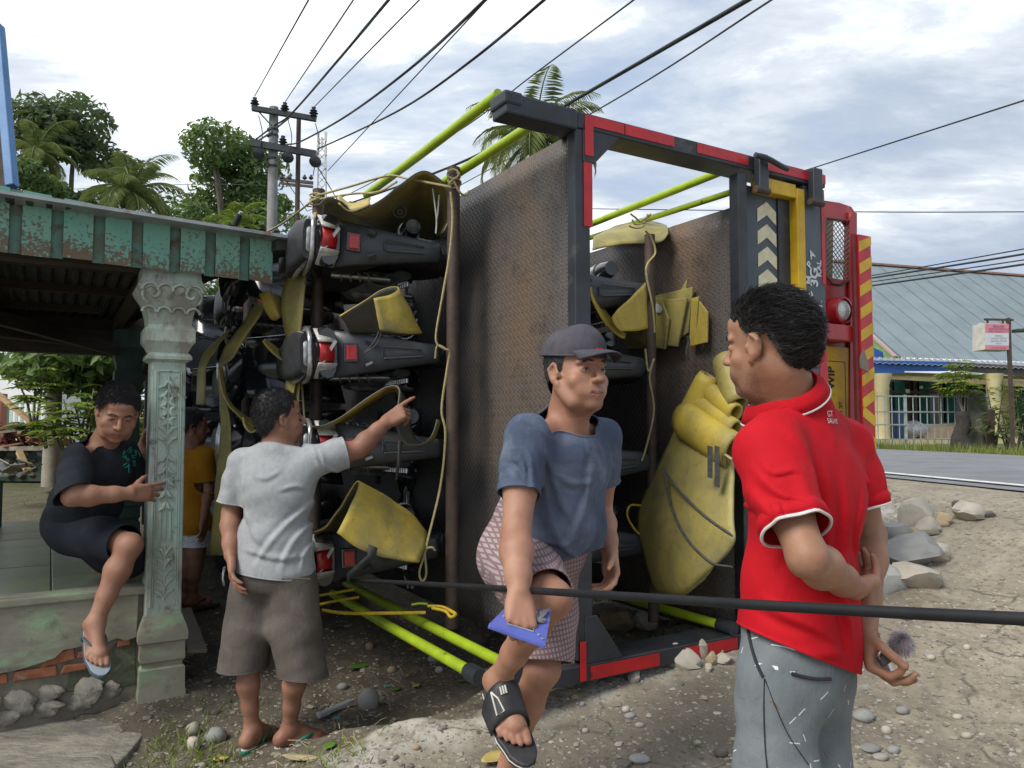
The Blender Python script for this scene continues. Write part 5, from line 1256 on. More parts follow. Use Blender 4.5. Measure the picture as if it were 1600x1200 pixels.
def build_garden():
 wh = thing("white_house", "white walled house at the far side of the yard, left of the plants", "house", P(20, 690, 15))
 M_ww = mat("white_wall", (.78, .78, .78), (.66, .67, .68), rough=.8, scale=2, bump=.1)
 a, b_ = P(-320, 690, 16), P(66, 690, 14.5)
 z0, z1 = .3, 4.4
 part(wh, "wall", MB().prism([np.array([a[0], a[1], z0]), np.array([b_[0], b_[1], z0]), np.array([b_[0], b_[1], z1]), np.array([a[0], a[1], z1])], (.6, 2.2, 0)), M_ww)
 part(wh, "roof", MB().prism([np.array([a[0] - .3, a[1] - .5, z1]), np.array([b_[0] + .3, b_[1] - .4, z1]), np.array([b_[0] + .8, b_[1] + 2.4, z1 + .9]), np.array([a[0] + .4, a[1] + 2.4, z1 + .9])], (0, 0, .06)), M_zinct)
 fe = thing("yard_fence", "low white and green metal fence in front of the white house", "fence", P(40, 668, 12.5))
 M_fw = mat("fence_white", (.62, .70, .64), (.5, .58, .52), rough=.5); M_fg = mat("fence_green", (.20, .42, .24), (.15, .32, .18), rough=.5)
 f0, f1 = P(-60, 667, 12.6), P(78, 666, 12.2)
 for z in (1.50, 1.86): part(fe, "rail", MB().beam(np.array([f0[0], f0[1], z]), np.array([f1[0], f1[1], z]), .03, .03), M_fg)
 for k in range(17):
  q = lerp(f0, f1, k / 16); part(fe, "slat", MB().box((q[0], q[1], 1.68), (.045, .015, .36)), M_fw)
 for k in (0, 8, 16): q = lerp(f0, f1, k / 16); part(fe, "post", MB().box((q[0], q[1] + .03, 1.55), (.05, .05, .72)), M_fg)
 solo("gate_pillar", MB().box(P(3, 655, 12.0) - np.array([.05, 0, .2]), (.16, .16, 1.2)), mat("dusty_red", (.40, .14, .10), (.30, .11, .08)), "dusty red pillar at the left end of the yard fence", "pillar", bevel=.01)
 sw = thing("stone_wall", "low dark rubble stone wall across the yard", "wall", P(40, 740, 9.6))
 r = random.Random(4)
 part(sw, "wall_core", MB().hexa([P(-90, 752, 9.7), P(122, 752, 9.5), P(122, 752, 9.9), P(-90, 752, 10.1), P(-90, 704, 9.7), P(122, 704, 9.5), P(122, 704, 9.9), P(-90, 704, 10.1)]), M_dgreen)
 for j in range(4):
  x = -80 + r.uniform(0, 15)
  while x < 118:
   w = r.uniform(16, 30); c = P(x + w / 2, 742 - j * 11, 9.62); part(sw, "stone", MB().blob(c, (w / 2 / FPX * 9.6, .09, .050), int(x * 7 + j), 8, 6, .25), MS[3] if r.random() < .6 else MS[1], smooth=40); x += w
 part(sw, "coping", MB().beam(P(-90, 701, 9.62), P(120, 700, 9.5), .25, .05), M_conc)
 mb = MB(); M_rt = mat("old_roof_tile", (.34, .15, .10), (.22, .10, .07), rough=.85, scale=5, c3=(.35, .28, .22), s3=6)
 tm = None
 for k in range(110):
  x = r.uniform(-70, 100); q = P(x, 697 - r.uniform(0, 26) * (1 - abs(x - 20) / 110), 9.6 + r.uniform(-.1, .35))
  if tm is None:
   tm = solo("old_roof_tile", MB().loft([[(sx * .08, sy * .11, .02 * cos(sx * 1.5)) for sx in np.linspace(-1, 1, 5)] for sy in (-1, 1)]), M_rt, "broken red roof tile in the heap on the stone wall", "roof tile", "heap of old red roof tiles on the stone wall", "thing", solid=.014, loc=(0, 0, 0)); o = tm
  else: o = tm.copy(); COL.objects.link(o)
  o.location = tuple(q); o.rotation_euler = (r.uniform(-1.1, 1.1), r.uniform(-.7, .7), r.uniform(0, 6.28)); o.scale = (r.uniform(.7, 1.1),) * 3
 M_wood = mat("new_timber", (.50, .34, .18), (.38, .25, .13), rough=.7, scale=5)
 solo("plank", MB().beam(P(-8, 612, 9.2), P(52, 662, 9.0), .05, .05), M_wood, "pale plank leaning diagonally before the yard fence", "plank")
 solo("plank", MB().beam(P(30, 706, 8.4), P(44, 738, 8.2), .06, .04), M_wood, "short pale plank standing against the stone wall", "plank")
 solo("plank", MB().beam(P(-20, 678, 9.4), P(62, 668, 9.6), .10, .03), mat("grey_board", (.42, .40, .37), (.3, .28, .26)), "weathered board lying along the tile heap", "plank")
 mt = thing("yard_scrap", "heap of grey broken sheets behind the porch wall", "scrap", P(20, 735, 8.2), None)
 for k in range(7):
  q = P(-10 + 10 * k, 732 - 4 * (k % 3), 8.1); part(mt, "broken_sheet", MB().box(q, (.16, .14, .012), rot(r.uniform(-.8, .8), r.uniform(-.6, .6), r.uniform(0, 3))), [M_conc, M_zinct, M_tile][k % 3])
 b0 = GB(85, 9.0, .55); t = thing("garden_tree", "pale trunked young tree behind the porch wall", "tree", b0)
 part(t, "trunk", MB().tube(catmull([P(80, 760, 9), P(82, 690, 9), P(84, 640, 9), P(88, 560, 9), P(84, 470, 9)], 4), list(np.linspace(.105, .06, 17)), 12), mat("pale_bark", (.36, .33, .27), (.24, .21, .17), rough=.9, scale=7, bump=.4, bscale=25), smooth=60)
 C = [P(60 + 20 * k % 150, 575 - 14 * (k % 4), 8.6 + .3 * (k % 3)) for k in range(9)] + [P(140, 590, 9), P(185, 600, 9.3), P(170, 640, 9.4), P(200, 660, 9.4), P(120, 560, 9), P(30, 560, 9), P(200, 580, 9)]
 put_mesh(t, "crown", leaf_clump_mesh("crown", C, [.34] * len(C), 2600, .17, ML_mid, 21, .5))
 for k, (px, py0, pyt, d, s) in enumerate(((52, 690, 578, 8.4, 3), (128, 740, 600, 8.2, 5), (160, 740, 610, 8.6, 5), (188, 730, 600, 8.8, 5), (110, 735, 650, 8.0, 4), (72, 700, 660, 8.2, 3), (205, 740, 640, 8.4, 4))):
  b = P(px, py0, d); leafy_plant(["slim cassava plant at the white wall", "bright cassava plant left of the seated man's head", "cassava plant right behind the man's head", "cassava plant next to the dark rear pillar", "low leafy shoot at the trunk's foot", "small yellowing plant by the pale trunk", "bushy plant low by the rear pillar"][k], b, ztop(pyt, d) - b[2], 44, ML_lite if k % 3 != 2 else ML_mid, 60 + k, .17, s)
build_garden()
# utility poles, wires, lattice mast
M_cpole = mat("pole_concrete", (.30, .30, .295), (.22, .22, .215), rough=.85, scale=4, bump=.2)
M_wire = mat("wire_black", (.022, .024, .028), (.03, .03, .034), rough=.6, bump=0)
M_porc = mat("insulator_glaze", (.035, .035, .045), (.05, .05, .055), rough=.25)
def pole_set():
 d = 20
 p = thing("utility_pole", "concrete utility pole with two crossarms and dark insulators", "utility pole", GB(420, d))
 b = GB(420, d); t = P(428, 168, d)
 part(p, "pole", MB().tube([b, t], [.17, .12], 12), M_cpole, smooth=60)
 q = part(p, "steel_pole", MB().tube([GB(459, d + .4), P(467, 178, d + .2)], [.075, .06], 10), M_rust, smooth=60)
 arms = [((394, 169), (494, 186)), ((391, 223), (494, 241))]
 for k, ((x0, y0), (x1, y1)) in enumerate(arms): part(p, "crossarm", MB().beam(P(x0, y0, d - .25), P(x1, y1, d - .15), .12, .13 if k == 0 else .17), M_black)
 for (x0, y0), (x1, y1) in (((402, 172), (424, 196)), ((452, 184), (432, 200)), ((400, 228), (420, 255)), ((462, 236), (430, 250)), ((427, 205), (400, 222))): part(p, "brace", MB().beam(P(x0, y0, d - .2), P(x1, y1, d - .2), .035, .035), M_black)
 def ins(px, py, s, up=1):
  c = P(px, py, d - .2); part(p, "insulator", MB().lathe([(.02, 0), (.10 * s, .03), (.05 * s, .07), (.12 * s, .10), (.05 * s, .14), (.10 * s, .17), (.05 * s, .21), (.06 * s, .26), (.01, .28)], c, (0, 0, up), 12), M_porc, smooth=50)
 ins(398, 168, 1); ins(445, 176, 1); ins(490, 183, 1); ins(442, 228, 1)
 for x, y in ((404, 240), (450, 246), (493, 253)):
  c = P(x, y, d - .3); part(p, "disc_insulator", MB().lathe([(.02, -.16), (.13, -.12), (.06, -.06), (.15, -.02), (.06, .04), (.13, .08), (.02, .14)], c, nrm((.5, -.6, -.4)), 14), M_porc, smooth=50)
 for x, y in ((404, 240), (450, 246), (493, 253)): part(p, "jumper_wire", MB().tube(catmull([P(x, y - 60, d - .2), P(x + 6, y - 30, d - .3), P(x, y, d - .3), P(x - 4, y + 22, d - .2)], 5), .012, 5), M_wire)
 for k, y in enumerate((205, 214, 250, 262)): part(p, "pole_band", MB().lathe([(.155, 0), (.155, .05)], P(426.5 - k * .3, y, d), (0, 0, 1), 12), M_black)
 for y0, y1 in ((282, 292),):
  part(p, "crossarm", MB().beam(P(437, 280, d + 3), P(489, 286, d + 3), .08, .09), M_rust); part(p, "crossarm", MB().beam(P(437, 286, d + 3), P(489, 292, d + 3), .06, .07), M_rust)
  for x in (440, 452, 476, 486): part(p, "insulator", MB().lathe([(.02, 0), (.08, .05), (.05, .1), (.02, .16)], P(x, 281, d + 3), (0, 0, 1), 10), M_porc)
 for x in (446, 457, 478): part(p, "step_bolt", MB().beam(P(x, 310 + (x % 3) * 12, d + .3), P(x + 9, 311 + (x % 3) * 12, d + .3), .03, .03), M_rust)
 part(p, "cross_guy", MB().tube([P(497, 262, d), P(538, 330, d + 2)], .014, 5), M_wire); part(p, "cross_guy", MB().tube([P(400, 215, d), P(480, 330, d + 3)], .012, 5), M_wire)
pole_set()
def mast():
 d = 120
 p = thing("lattice_mast", "thin pale lattice telecom mast behind the utility poles", "mast", GB(503, d))
 M_m = mat("mast_steel", (.42, .40, .39), (.34, .30, .29), rough=.6)
 for sx in (-1, 1):
  for sy in (-1, 1): part(p, "leg", MB().beam(P(503 + 9 * sx, 560, d + sy), P(503 + 5.5 * sx, 206, d + sy * .6), .16, .16), M_m)
 mb = MB()
 for k in range(26):
  y = 215 + 12 * k; w = 5.5 + 3.5 * k / 28; mb.beam(P(503 - w, y, d), P(503 + w, y + 12, d), .09, .09); mb.beam(P(503 + w, y, d), P(503 - w, y + 12, d), .09, .09)
 o = part(p, "bracing", mb, M_m); o["kind"] = "stuff"
 for k, (x, y) in enumerate(((497, 214), (509, 214), (497, 232), (509, 236), (503, 222), (498, 252), (508, 256))): part(p, "antenna", MB().box(P(x, y, d - .8), (.35, .3, 1.5)), mat("antenna_white", (.6, .58, .56)) if k == 0 else bpy.data.materials["antenna_white"])
mast()
WG = "power lines crossing the sky"
def wire(pts, r, label, sag=.0, both=False):
 q = [P(*p) for p in pts]
 if len(q) == 2:
  n = 14; q = [lerp(q[0], q[1], t) - np.array([0, 0, sag * 4 * t * (1 - t)]) for t in np.linspace(0, 1, n + 1)]
 else: q = catmull(q, 8)
 q = list(q); e = nrm(q[-1] - q[-2]); q += [q[-1] + e * k for k in (10, 30)] if 'faint' not in label else []
 if both: e = nrm(q[0] - q[1]); e[2] *= .3; q = [q[0] + e * k for k in (45, 15)] + q
 return solo("power_line", MB().tube(q, r, 6), M_wire, label, "power line", WG, smooth=60)
wire([(398, 150, 20), (482, 0, 9.5), (520, -66, 7.5)], .012, "leftmost thin wire rising from the first insulator")
wire([(445, 160, 20), (552, 0, 9.5), (590, -60, 7.5)], .012, "thin wire rising from the second insulator")
wire([(392, 224, 20.2), (426, 198, 20), (455, 178, 18), (530, 92, 13), (607, 0, 9.5), (660, -62, 7.5)], .022, "thick wire passing the concrete pole's collar")
wire([(490, 168, 20), (655, 0, 9.5), (710, -56, 7.5)], .012, "thin wire rising from the rightmost insulator")
wire([(448, 226, 20), (470, 221, 19), (540, 182, 15), (640, 108, 11), (758, 0, 8), (820, -62, 7)], .020, "thick wire from the lower crossarm's middle")
wire([(512, 267, 20), (760, 0, 9), (830, -76, 7)], .010, "thin steep wire crossing two thicker wires")
wire([(496, 233, 20), (560, 204, 17), (640, 163, 13), (740, 92, 10), (850, 0, 8), (920, -62, 7)], .018, "thick wire from the lower crossarm's right end")
wire([(480, 330, 24), (560, 296, 19), (713, 207, 14), (833, 117, 11), (990, 0, 8), (1060, -55, 7)], .010, "thin wire passing behind the truck's lime rail")
wire([(540, 320, 24), (680, 270, 17), (780, 225, 14), (895, 158, 11.5), (1030, 80, 9), (1168, 0, 7.5), (1260, -55, 6.5)], .026, "thickest black cable crossing above the truck")
wire([(700, 300, 24), (940, 168, 13), (1205, 0, 8), (1300, -64, 7)], .012, "thin wire just right of the thickest cable")
wire([(1240, 271, 14), (1262, 265, 13.5), (1600, 157, 9), (1760, 105, 8)], .012, "wire rising to the right edge above the red panel")
wire([(900, 326, 30), (1340, 331, 26), (1600, 331, 24), (1800, 330, 23)], .018, "level wire at the right over the far roof", both=True)
for k, (y0, y1, r) in enumerate(((430, 389, .012), (434, 397, .02), (440, 406, .012), (446, 413, .02))):
 wire([(1220, y0 + 22, 21), (1365, y0, 17), (1600, y1, 13), (1760, y1 - 30, 11)], r, ["uppermost", "second, thicker", "third, thin", "lowest, thicker"][k] + " of the four wires before the far roof", both=True)
wire([(100, 296, 30), (300, 288, 26), (480, 292, 24)], .010, "faint level wire left of the utility pole")
# house across the road
def far_house():
 X0, X1 = P(1200, 600, 19.6), P(2000, 600, 25.5)
 ex = nrm([X1[0] - X0[0], X1[1] - X0[1], 0]); ey = np.array([-ex[1], ex[0], 0]); gz = .98
 def at(px, off=0.0):                                   # point above pixel column px on the line 'off' metres behind the front
  o = X0 + ey * off; k = (px - 800) / FPX
  t = (k * o[1] - o[0]) / (ex[0] - k * ex[1]); q = o + ex * t; return np.array([q[0], q[1], 0.0])
 def pt(px, py, off=0.0): q = at(px, off); q[2] = P(px, py, q[1])[2]; return q
 h = thing("house", "cream house with silver corrugated roof across the road", "house", at(1480, 1) + np.array([0, 0, gz]))
 M_cream = mat("cream_wall", (.60, .52, .29), (.50, .43, .24), rough=.8, scale=3, bump=.1); M_dark = mat("dark_window", (.012, .014, .018), (.02, .02, .024), rough=.15, bump=0)
 M_roof = mat("silver_roof", (.215, .26, .28), (.175, .215, .235), rough=.5, metal=.25, scale=1.2, bump=0, c3=(.18, .22, .24), s3=2, stretch=(1, 1, 1))
 M_rb_ = mat("rust_ridge", (.36, .20, .14), (.25, .14, .10), rough=.8); M_grn = mat("green_trim", (.22, .36, .12), (.17, .28, .09)); M_blue = mat("blue_fascia", (.02, .11, .42), (.018, .085, .33), rough=.5); M_brn = mat("grey_fascia", (.11, .10, .095), (.075, .07, .068), rough=.7)
 e0, e1 = pt(1404, 556, .9), pt(2000, 590, .9); zr = P(1500, 424, at(1500, 5.6)[1])[2]; r0, r1 = e0 + ey * 4.7, e1 + ey * 4.7; r0[2] = r1[2] = zr; e0[2] = e1[2] = pt(1500, 561.5, .9)[2]
 ns = 22
 for k in range(ns):
  mb = MB(); a0, a1 = lerp(e0, e1, k / ns), lerp(e0, e1, (k + 1) / ns + .002); b0, b1 = lerp(r0, r1, k / ns), lerp(r0, r1, (k + 1) / ns + .002)
  rows = []
  for s, w in ((0, .0), (.5, .012), (.5, 0.0), (1, .012)):
   rows.append([lerp(lerp(a0, b0, s), lerp(a1, b1, s), t) + np.array([0, 0, w + .014 * cos(pi * i) + .002 * (k % 2)]) for i, t in enumerate(np.linspace(0, 1, 19))])
  part(h, "roof_sheet", mb.loft(rows), M_roof)
 part(h, "ridge_cap", MB().beam(r0 + (0, 0, .03), r1 + (0, 0, .03), .22, .07), M_rb_)
 g = pt(1405, 556, .9)
 part(h, "gable_trim", MB().beam(e0 - ex * .06 - (0, 0, .2), r0 - ex * .06 - (0, 0, .2), .05, .30), M_grn); part(h, "gable_trim", MB().beam(e0 - ex * .08 + (0, 0, .02), r0 - ex * .08 + (0, 0, .02), .08, .07), mat("pink_trim", (.5, .34, .30))); part(h, "gable_wall", MB().prism([e0 + ex * .1, r0 + ex * .1, r0 * (1, 1, 0) + ex * .1 + (0, 0, e0[2]), ], ex * .1), M_timber)
 part(h, "gable_wall", MB().prism([pt(1340, 530, 1.2), pt(1382, 550, 1.2), pt(1382, 575, 1.2), pt(1340, 575, 1.2)], ey * .1), M_blue)
 mb = MB(); f0, f1 = pt(1200, 561, -.15), pt(2000, 590, -.15); k0, k1 = pt(1200, 551, 1.0), pt(2000, 583, 1.0); n = 190
 mb.loft([[lerp(f0, f1, i / n) + np.array([0, 0, .022 * cos(pi * i)]) for i in range(n + 1)], [lerp(k0, k1, i / n) + np.array([0, 0, .022 * cos(pi * i)]) for i in range(n + 1)]])
 part(h, "porch_roof", mb, M_zinct)
 part(h, "fascia", MB().prism([pt(1200, 560, -.05), pt(1483, 565, -.05), pt(1483, 580, -.05), pt(1415, 580, -.05), pt(1414, 583, -.05), pt(1200, 582, -.05)], ey * .03), M_blue)
 part(h, "fascia", MB().prism([pt(1484, 565, -.04), pt(2000, 594, -.04), pt(2000, 618, -.04), pt(1484, 579, -.04)], ey * .03), M_brn)
 part(h, "lintel", MB().prism([pt(1200, 582, .0), pt(2000, 604, .0), pt(2000, 626, .0), pt(1549, 596, .0), pt(1549, 591, .0), pt(1200, 589, .0)], ey * .15), M_cream)
 for px in (1378, 1553, 1250, 1720):
  c = at(px, -.05); zt = P(px, 584, c[1])[2]
  o = part(h, "column", MB().lathe([(.24, 0), (.24, .12), (.19, .16), (.185, zt - gz - .45), (.20, zt - gz - .42), (.19, zt - gz - .3), (.25, zt - gz - .1), (.27, zt - gz)], c + np.array([0, 0, gz]), (0, 0, 1), 18), M_cream, smooth=50)
 part(h, "wall", MB().prism([pt(1200, 700, 1.5) * (1, 1, 0) + (0, 0, gz), pt(2000, 700, 1.5) * (1, 1, 0) + (0, 0, gz), pt(2000, 600, 1.5), pt(1200, 575, 1.5)], ey * .15), M_cream)
 part(h, "porch_floor", MB().hexa([at(1200, -.3) + (0, 0, gz - .1), at(2000, -.3) + (0, 0, gz - .1), at(2000, 1.5) + (0, 0, gz - .1), at(1200, 1.5) + (0, 0, gz - .1), at(1200, -.3) + (0, 0, gz + .16), at(2000, -.3) + (0, 0, gz + .16), at(2000, 1.5) + (0, 0, gz + .16), at(1200, 1.5) + (0, 0, gz + .16)]), M_cream)
 M_cur = mat("green_curtain", (.02, .16, .13), (.015, .11, .09), rough=.8, stretch=(8, 8, 1))
 for x0, x1, y0, y1 in ((1391, 1466, 592, 662), (1470, 1548, 592, 660), (1588, 1640, 600, 665), (1330, 1366, 592, 662)):
  f = part(h, "window", MB().prism([pt(x0, y1, 1.46), pt(x1, y1, 1.46), pt(x1, y0, 1.46), pt(x0, y0, 1.46)], ey * .04), M_dark)
  part(f, "frame", MB().beam(pt((x0 + x1) / 2, y1, 1.43), pt((x0 + x1) / 2, y0, 1.43), .08, .05).beam(pt(x0, (y0 * .7 + y1 * .3), 1.43), pt(x1, (y0 * .7 + y1 * .3), 1.43), .05, .08), M_timber)
  for xc in (x0 + (x1 - x0) * .72, x0 + (x1 - x0) * .2):
   part(f, "curtain", MB().loft([[pt(xc + 9 * t, y, 1.44) - ey * .03 * sin(9 * t * 2) for t in np.linspace(-1, 1, 12)] for y in (y1, y0 + 4)]), M_cur, smooth=60)
 part(h, "bench", MB().prism([pt(1405, 684, .7), pt(1545, 686, .7), pt(1545, 664, .7), pt(1405, 662, .7)], ey * .4), mat("buff_bench", (.42, .33, .24), (.34, .27, .19)))
 part(h, "meter_box", MB().prism([pt(1561, 612, 1.4), pt(1568, 612, 1.4), pt(1568, 602, 1.4), pt(1561, 602, 1.4)], ey * .1), M_black)
 part(h, "notice", MB().prism([pt(1438, 603, 1.40), pt(1443, 603, 1.40), pt(1443, 607, 1.40), pt(1438, 607, 1.40)], ey * .02), M_white); part(h, "notice", MB().prism([pt(1416, 608, 1.40), pt(1422, 608, 1.40), pt(1422, 614, 1.40), pt(1416, 614, 1.40)], ey * .02), M_white)
 part(h, "side_room", MB().prism([pt(1590, 600, 2.4), pt(2000, 625, 2.4), pt(2000, 700, 2.4), pt(1590, 700, 2.4)], ey * .1), M_dark)
 solo("sack", MB().blob(pt(1425, 672, .55), (.42, .3, .24), 3, 14, 9, .3), mat("grey_sack", (.30, .31, .34), (.2, .21, .24)), "pale grey sack lying on the far porch", "sack", smooth=60)
 solo("blue_barrel", MB().lathe([(.20, 0), (.22, .1), (.22, .7), (.19, .78)], pt(1400, 684, .6), (0, 0, 1), 16), mat("barrel_blue", (.03, .06, .16)), "dark blue barrel beside the far porch column", "barrel", smooth=40)
 fz = gz; F0, F1 = P(1280, 640, 16.4), P(1545, 640, 17.2)
 fe = thing("iron_fence", "thin grey iron bar fence in front of the cream house", "fence", np.array([F1[0], F1[1], fz]))
 M_ir = mat("grey_iron", (.34, .37, .36), (.25, .27, .26), rough=.5)
 def fp(t, z): q = lerp(F0, F1, t); return np.array([q[0], q[1], z])
 for z in (1.20, 1.52, 1.80, 2.14): part(fe, "rail", MB().beam(fp(0, z), fp(1, z), .03, .03), M_ir)
 for k in range(25): part(fe, "bar", MB().beam(fp(k / 24, fz), fp(k / 24, 2.14), .016, .016), M_ir)
 for k in (0, 12, 24): part(fe, "post", MB().beam(fp(k / 24, fz) + ey * .02, fp(k / 24, 2.17) + ey * .02, .05, .05), M_ir)
 cpt = P(1527, 640, 16.9); solo("old_post", MB().lathe([(.20, 0), (.22, .25), (.20, .8), (.19, 1.1), (.16, 1.27), (.08, 1.34), (.01, 1.36)], (cpt[0], cpt[1], fz - .05), (0, 0, 1), 12), mat("lichen_post", (.16, .16, .125), (.10, .10, .08), rough=.95, scale=6, bump=.6, bscale=20, c3=(.26, .26, .22), s3=5), "lichen grey rounded concrete post at the fence end", "post", smooth=60)
 st = P(1504, 690, 16.6); solo("burnt_stump", MB().tube(catmull([(st[0], st[1], fz), (st[0] - .05, st[1], fz + .3), (st[0] + .03, st[1], fz + .55), (st[0] - .02, st[1], fz + .82)], 4), [.30, .26, .22, .2, .17, .15, .16, .15, .15, .14, .14, .13, .10], 9), mat("charred", (.03, .028, .025), (.05, .045, .04), rough=.95, bump=.8, bscale=12, bdist=.03), "blackened stump in front of the lichen post", "stump", smooth=40)
 G2 = "plants along the far roadside"
 leafy_plant("young papaya plant growing from the blackened stump", (st[0] + .05, st[1], fz + .7), 1.15, 66, ML_lite, 80, .26, 3, G2, "roadside_plant", .35)
 for k, (px, hh, d, m, st_) in enumerate(((1556, 1.5, 16.3, ML_lite, 2), (1572, .95, 16.2, ML_lite, 5), (1588, 1.0, 16.4, ML_mid, 4), (1600, 1.6, 16.1, ML_lite, 4), (1620, 1.2, 16.0, ML_mid, 4), (1546, .7, 16.4, ML_mid, 4), (1585, .5, 15.9, ML_mid, 5))):
  c = P(px, 690, d); leafy_plant(["tall upright shoot beside the lichen post", "broad yellowish plant left of the sign post", "dense green bush at the sign post's foot", "tallest light green plant at the right edge", "dark bush at the right picture edge", "small green bush at the lichen post", "lowest weed by the roadside ditch"][k], (c[0], c[1], fz), hh, 60, m, 90 + k, .2, st_, G2, "roadside_plant", .42, False)
 solo("fence_stake", MB().beam(P(1548, 705, 16.2), P(1549, 640, 16.2), .10, .10), M_timber, "grey wooden stake between the lichen post and the sign", "stake")
 sp = P(1582, 690, 15.2); sg = thing("hanging_sign", "pink and white practice sign hanging from a brown steel post", "sign", (sp[0], sp[1], fz))
 zt = P(1582, 497, 15.2)[2]
 part(sg, "post", MB().beam((sp[0], sp[1], fz - .1), (sp[0], sp[1], zt), .06, .06), M_rust); part(sg, "arm", MB().beam(P(1538, 499, 15.2), P(1583, 500, 15.2), .04, .04), M_rust)
 for x in (1543, 1567, 1578): part(sg, "hanger", MB().beam(P(x, 499, 15.2), P(x, 507, 15.2), .03, .03), M_rust)
 q = [P(1539, 505, 15.1), P(1581, 506, 15.2), P(1581, 547, 15.2), P(1539, 546, 15.1)]
 part(sg, "box", MB().prism([P(1528, 504, 15.5), P(1539, 505, 15.1), P(1539, 546, 15.1), P(1528, 545, 15.5)], (0.02, .02, 0)).prism(q, (-.02, .38, 0)), mat("sign_box", (.62, .60, .52), (.5, .48, .4)))
 Mp = mat("sign_pink", (.75, .27, .36), (.68, .25, .33), bump=0); Mw = mat("sign_white", (.70, .72, .74), (.64, .66, .68), bump=0); Mt = mat("sign_print", (.16, .06, .12), bump=0)
 def band(y0, y1, m): part(sg, "sign_face", MB().prism([P(1540, y0, 15.08), P(1580.5, y0 + .7, 15.18), P(1580.5, y1 + .7, 15.18), P(1540, y1, 15.08)], (0, .01, 0)), m)
 band(506, 520, Mp); band(520, 539, Mw); band(539, 546, Mp)
 exs = nrm(P(1580, 520, 15.18) - P(1540, 520, 15.08)); mb = MB()
 for tx, y, s in (("PRAKTEK", 510, .052), ("TERAPI GIGI DAN MULUT", 514, .036), ("APRILIA KURNIAWATI, S.Tr", 518, .032), ("JAM BUKA", 524.5, .032), ("Senin-Jumat 16.00-20.00", 528.5, .030), ("Sabtu-Minggu 10.00-16.00", 532.5, .030), ("Hari libur", 536.5, .030), ("HP. 0822 7140 4062", 543, .036)):
  mb = MB(); lettering(mb, tx, s * 1.15, P(1560, y + .4, 15.13), exs, (0, 0, 1), .012); part(sg, "sign_lettering", mb, Mt)
 solo("green_board", MB().beam(P(1583, 517, 15.3), P(1660, 514, 15.3), .05, .30, (0, 1, 0)), M_dgreen, "dark green board end at the right edge behind the sign", "board")
 r = np.random.default_rng(3); n = 6500; s = r.uniform(-6, 26, n); w = 5.55 + np.abs(r.normal(0, .75, n)); hh = r.uniform(.06, .24, n); vs = []; fs = []
 for k in range(n):
  p = RP(s[k], w[k], -.02); a = r.uniform(0, 6.28); d = np.array([cos(a), sin(a), 0]) * .012; l = np.array([cos(a + 1), sin(a + 1), 0]) * hh[k] * r.uniform(.1, .5)
  o = len(vs); vs += [p - d, p + d, p + l + np.array([0, 0, hh[k]])]; fs.append((o, o + 1, o + 2))
 me = np_mesh("verge_grass", np.array(vs), np.array(fs), False); me.materials.append(mat_leaf("grass_blade", (.13, .17, .03), (.25, .28, .06), (.36, .34, .10))); o = bpy.data.objects.new("verge_grass", me); COL.objects.link(o); tag(o, "yellow green grass strip along the far road edge", "grass", kind='stuff')
far_house()
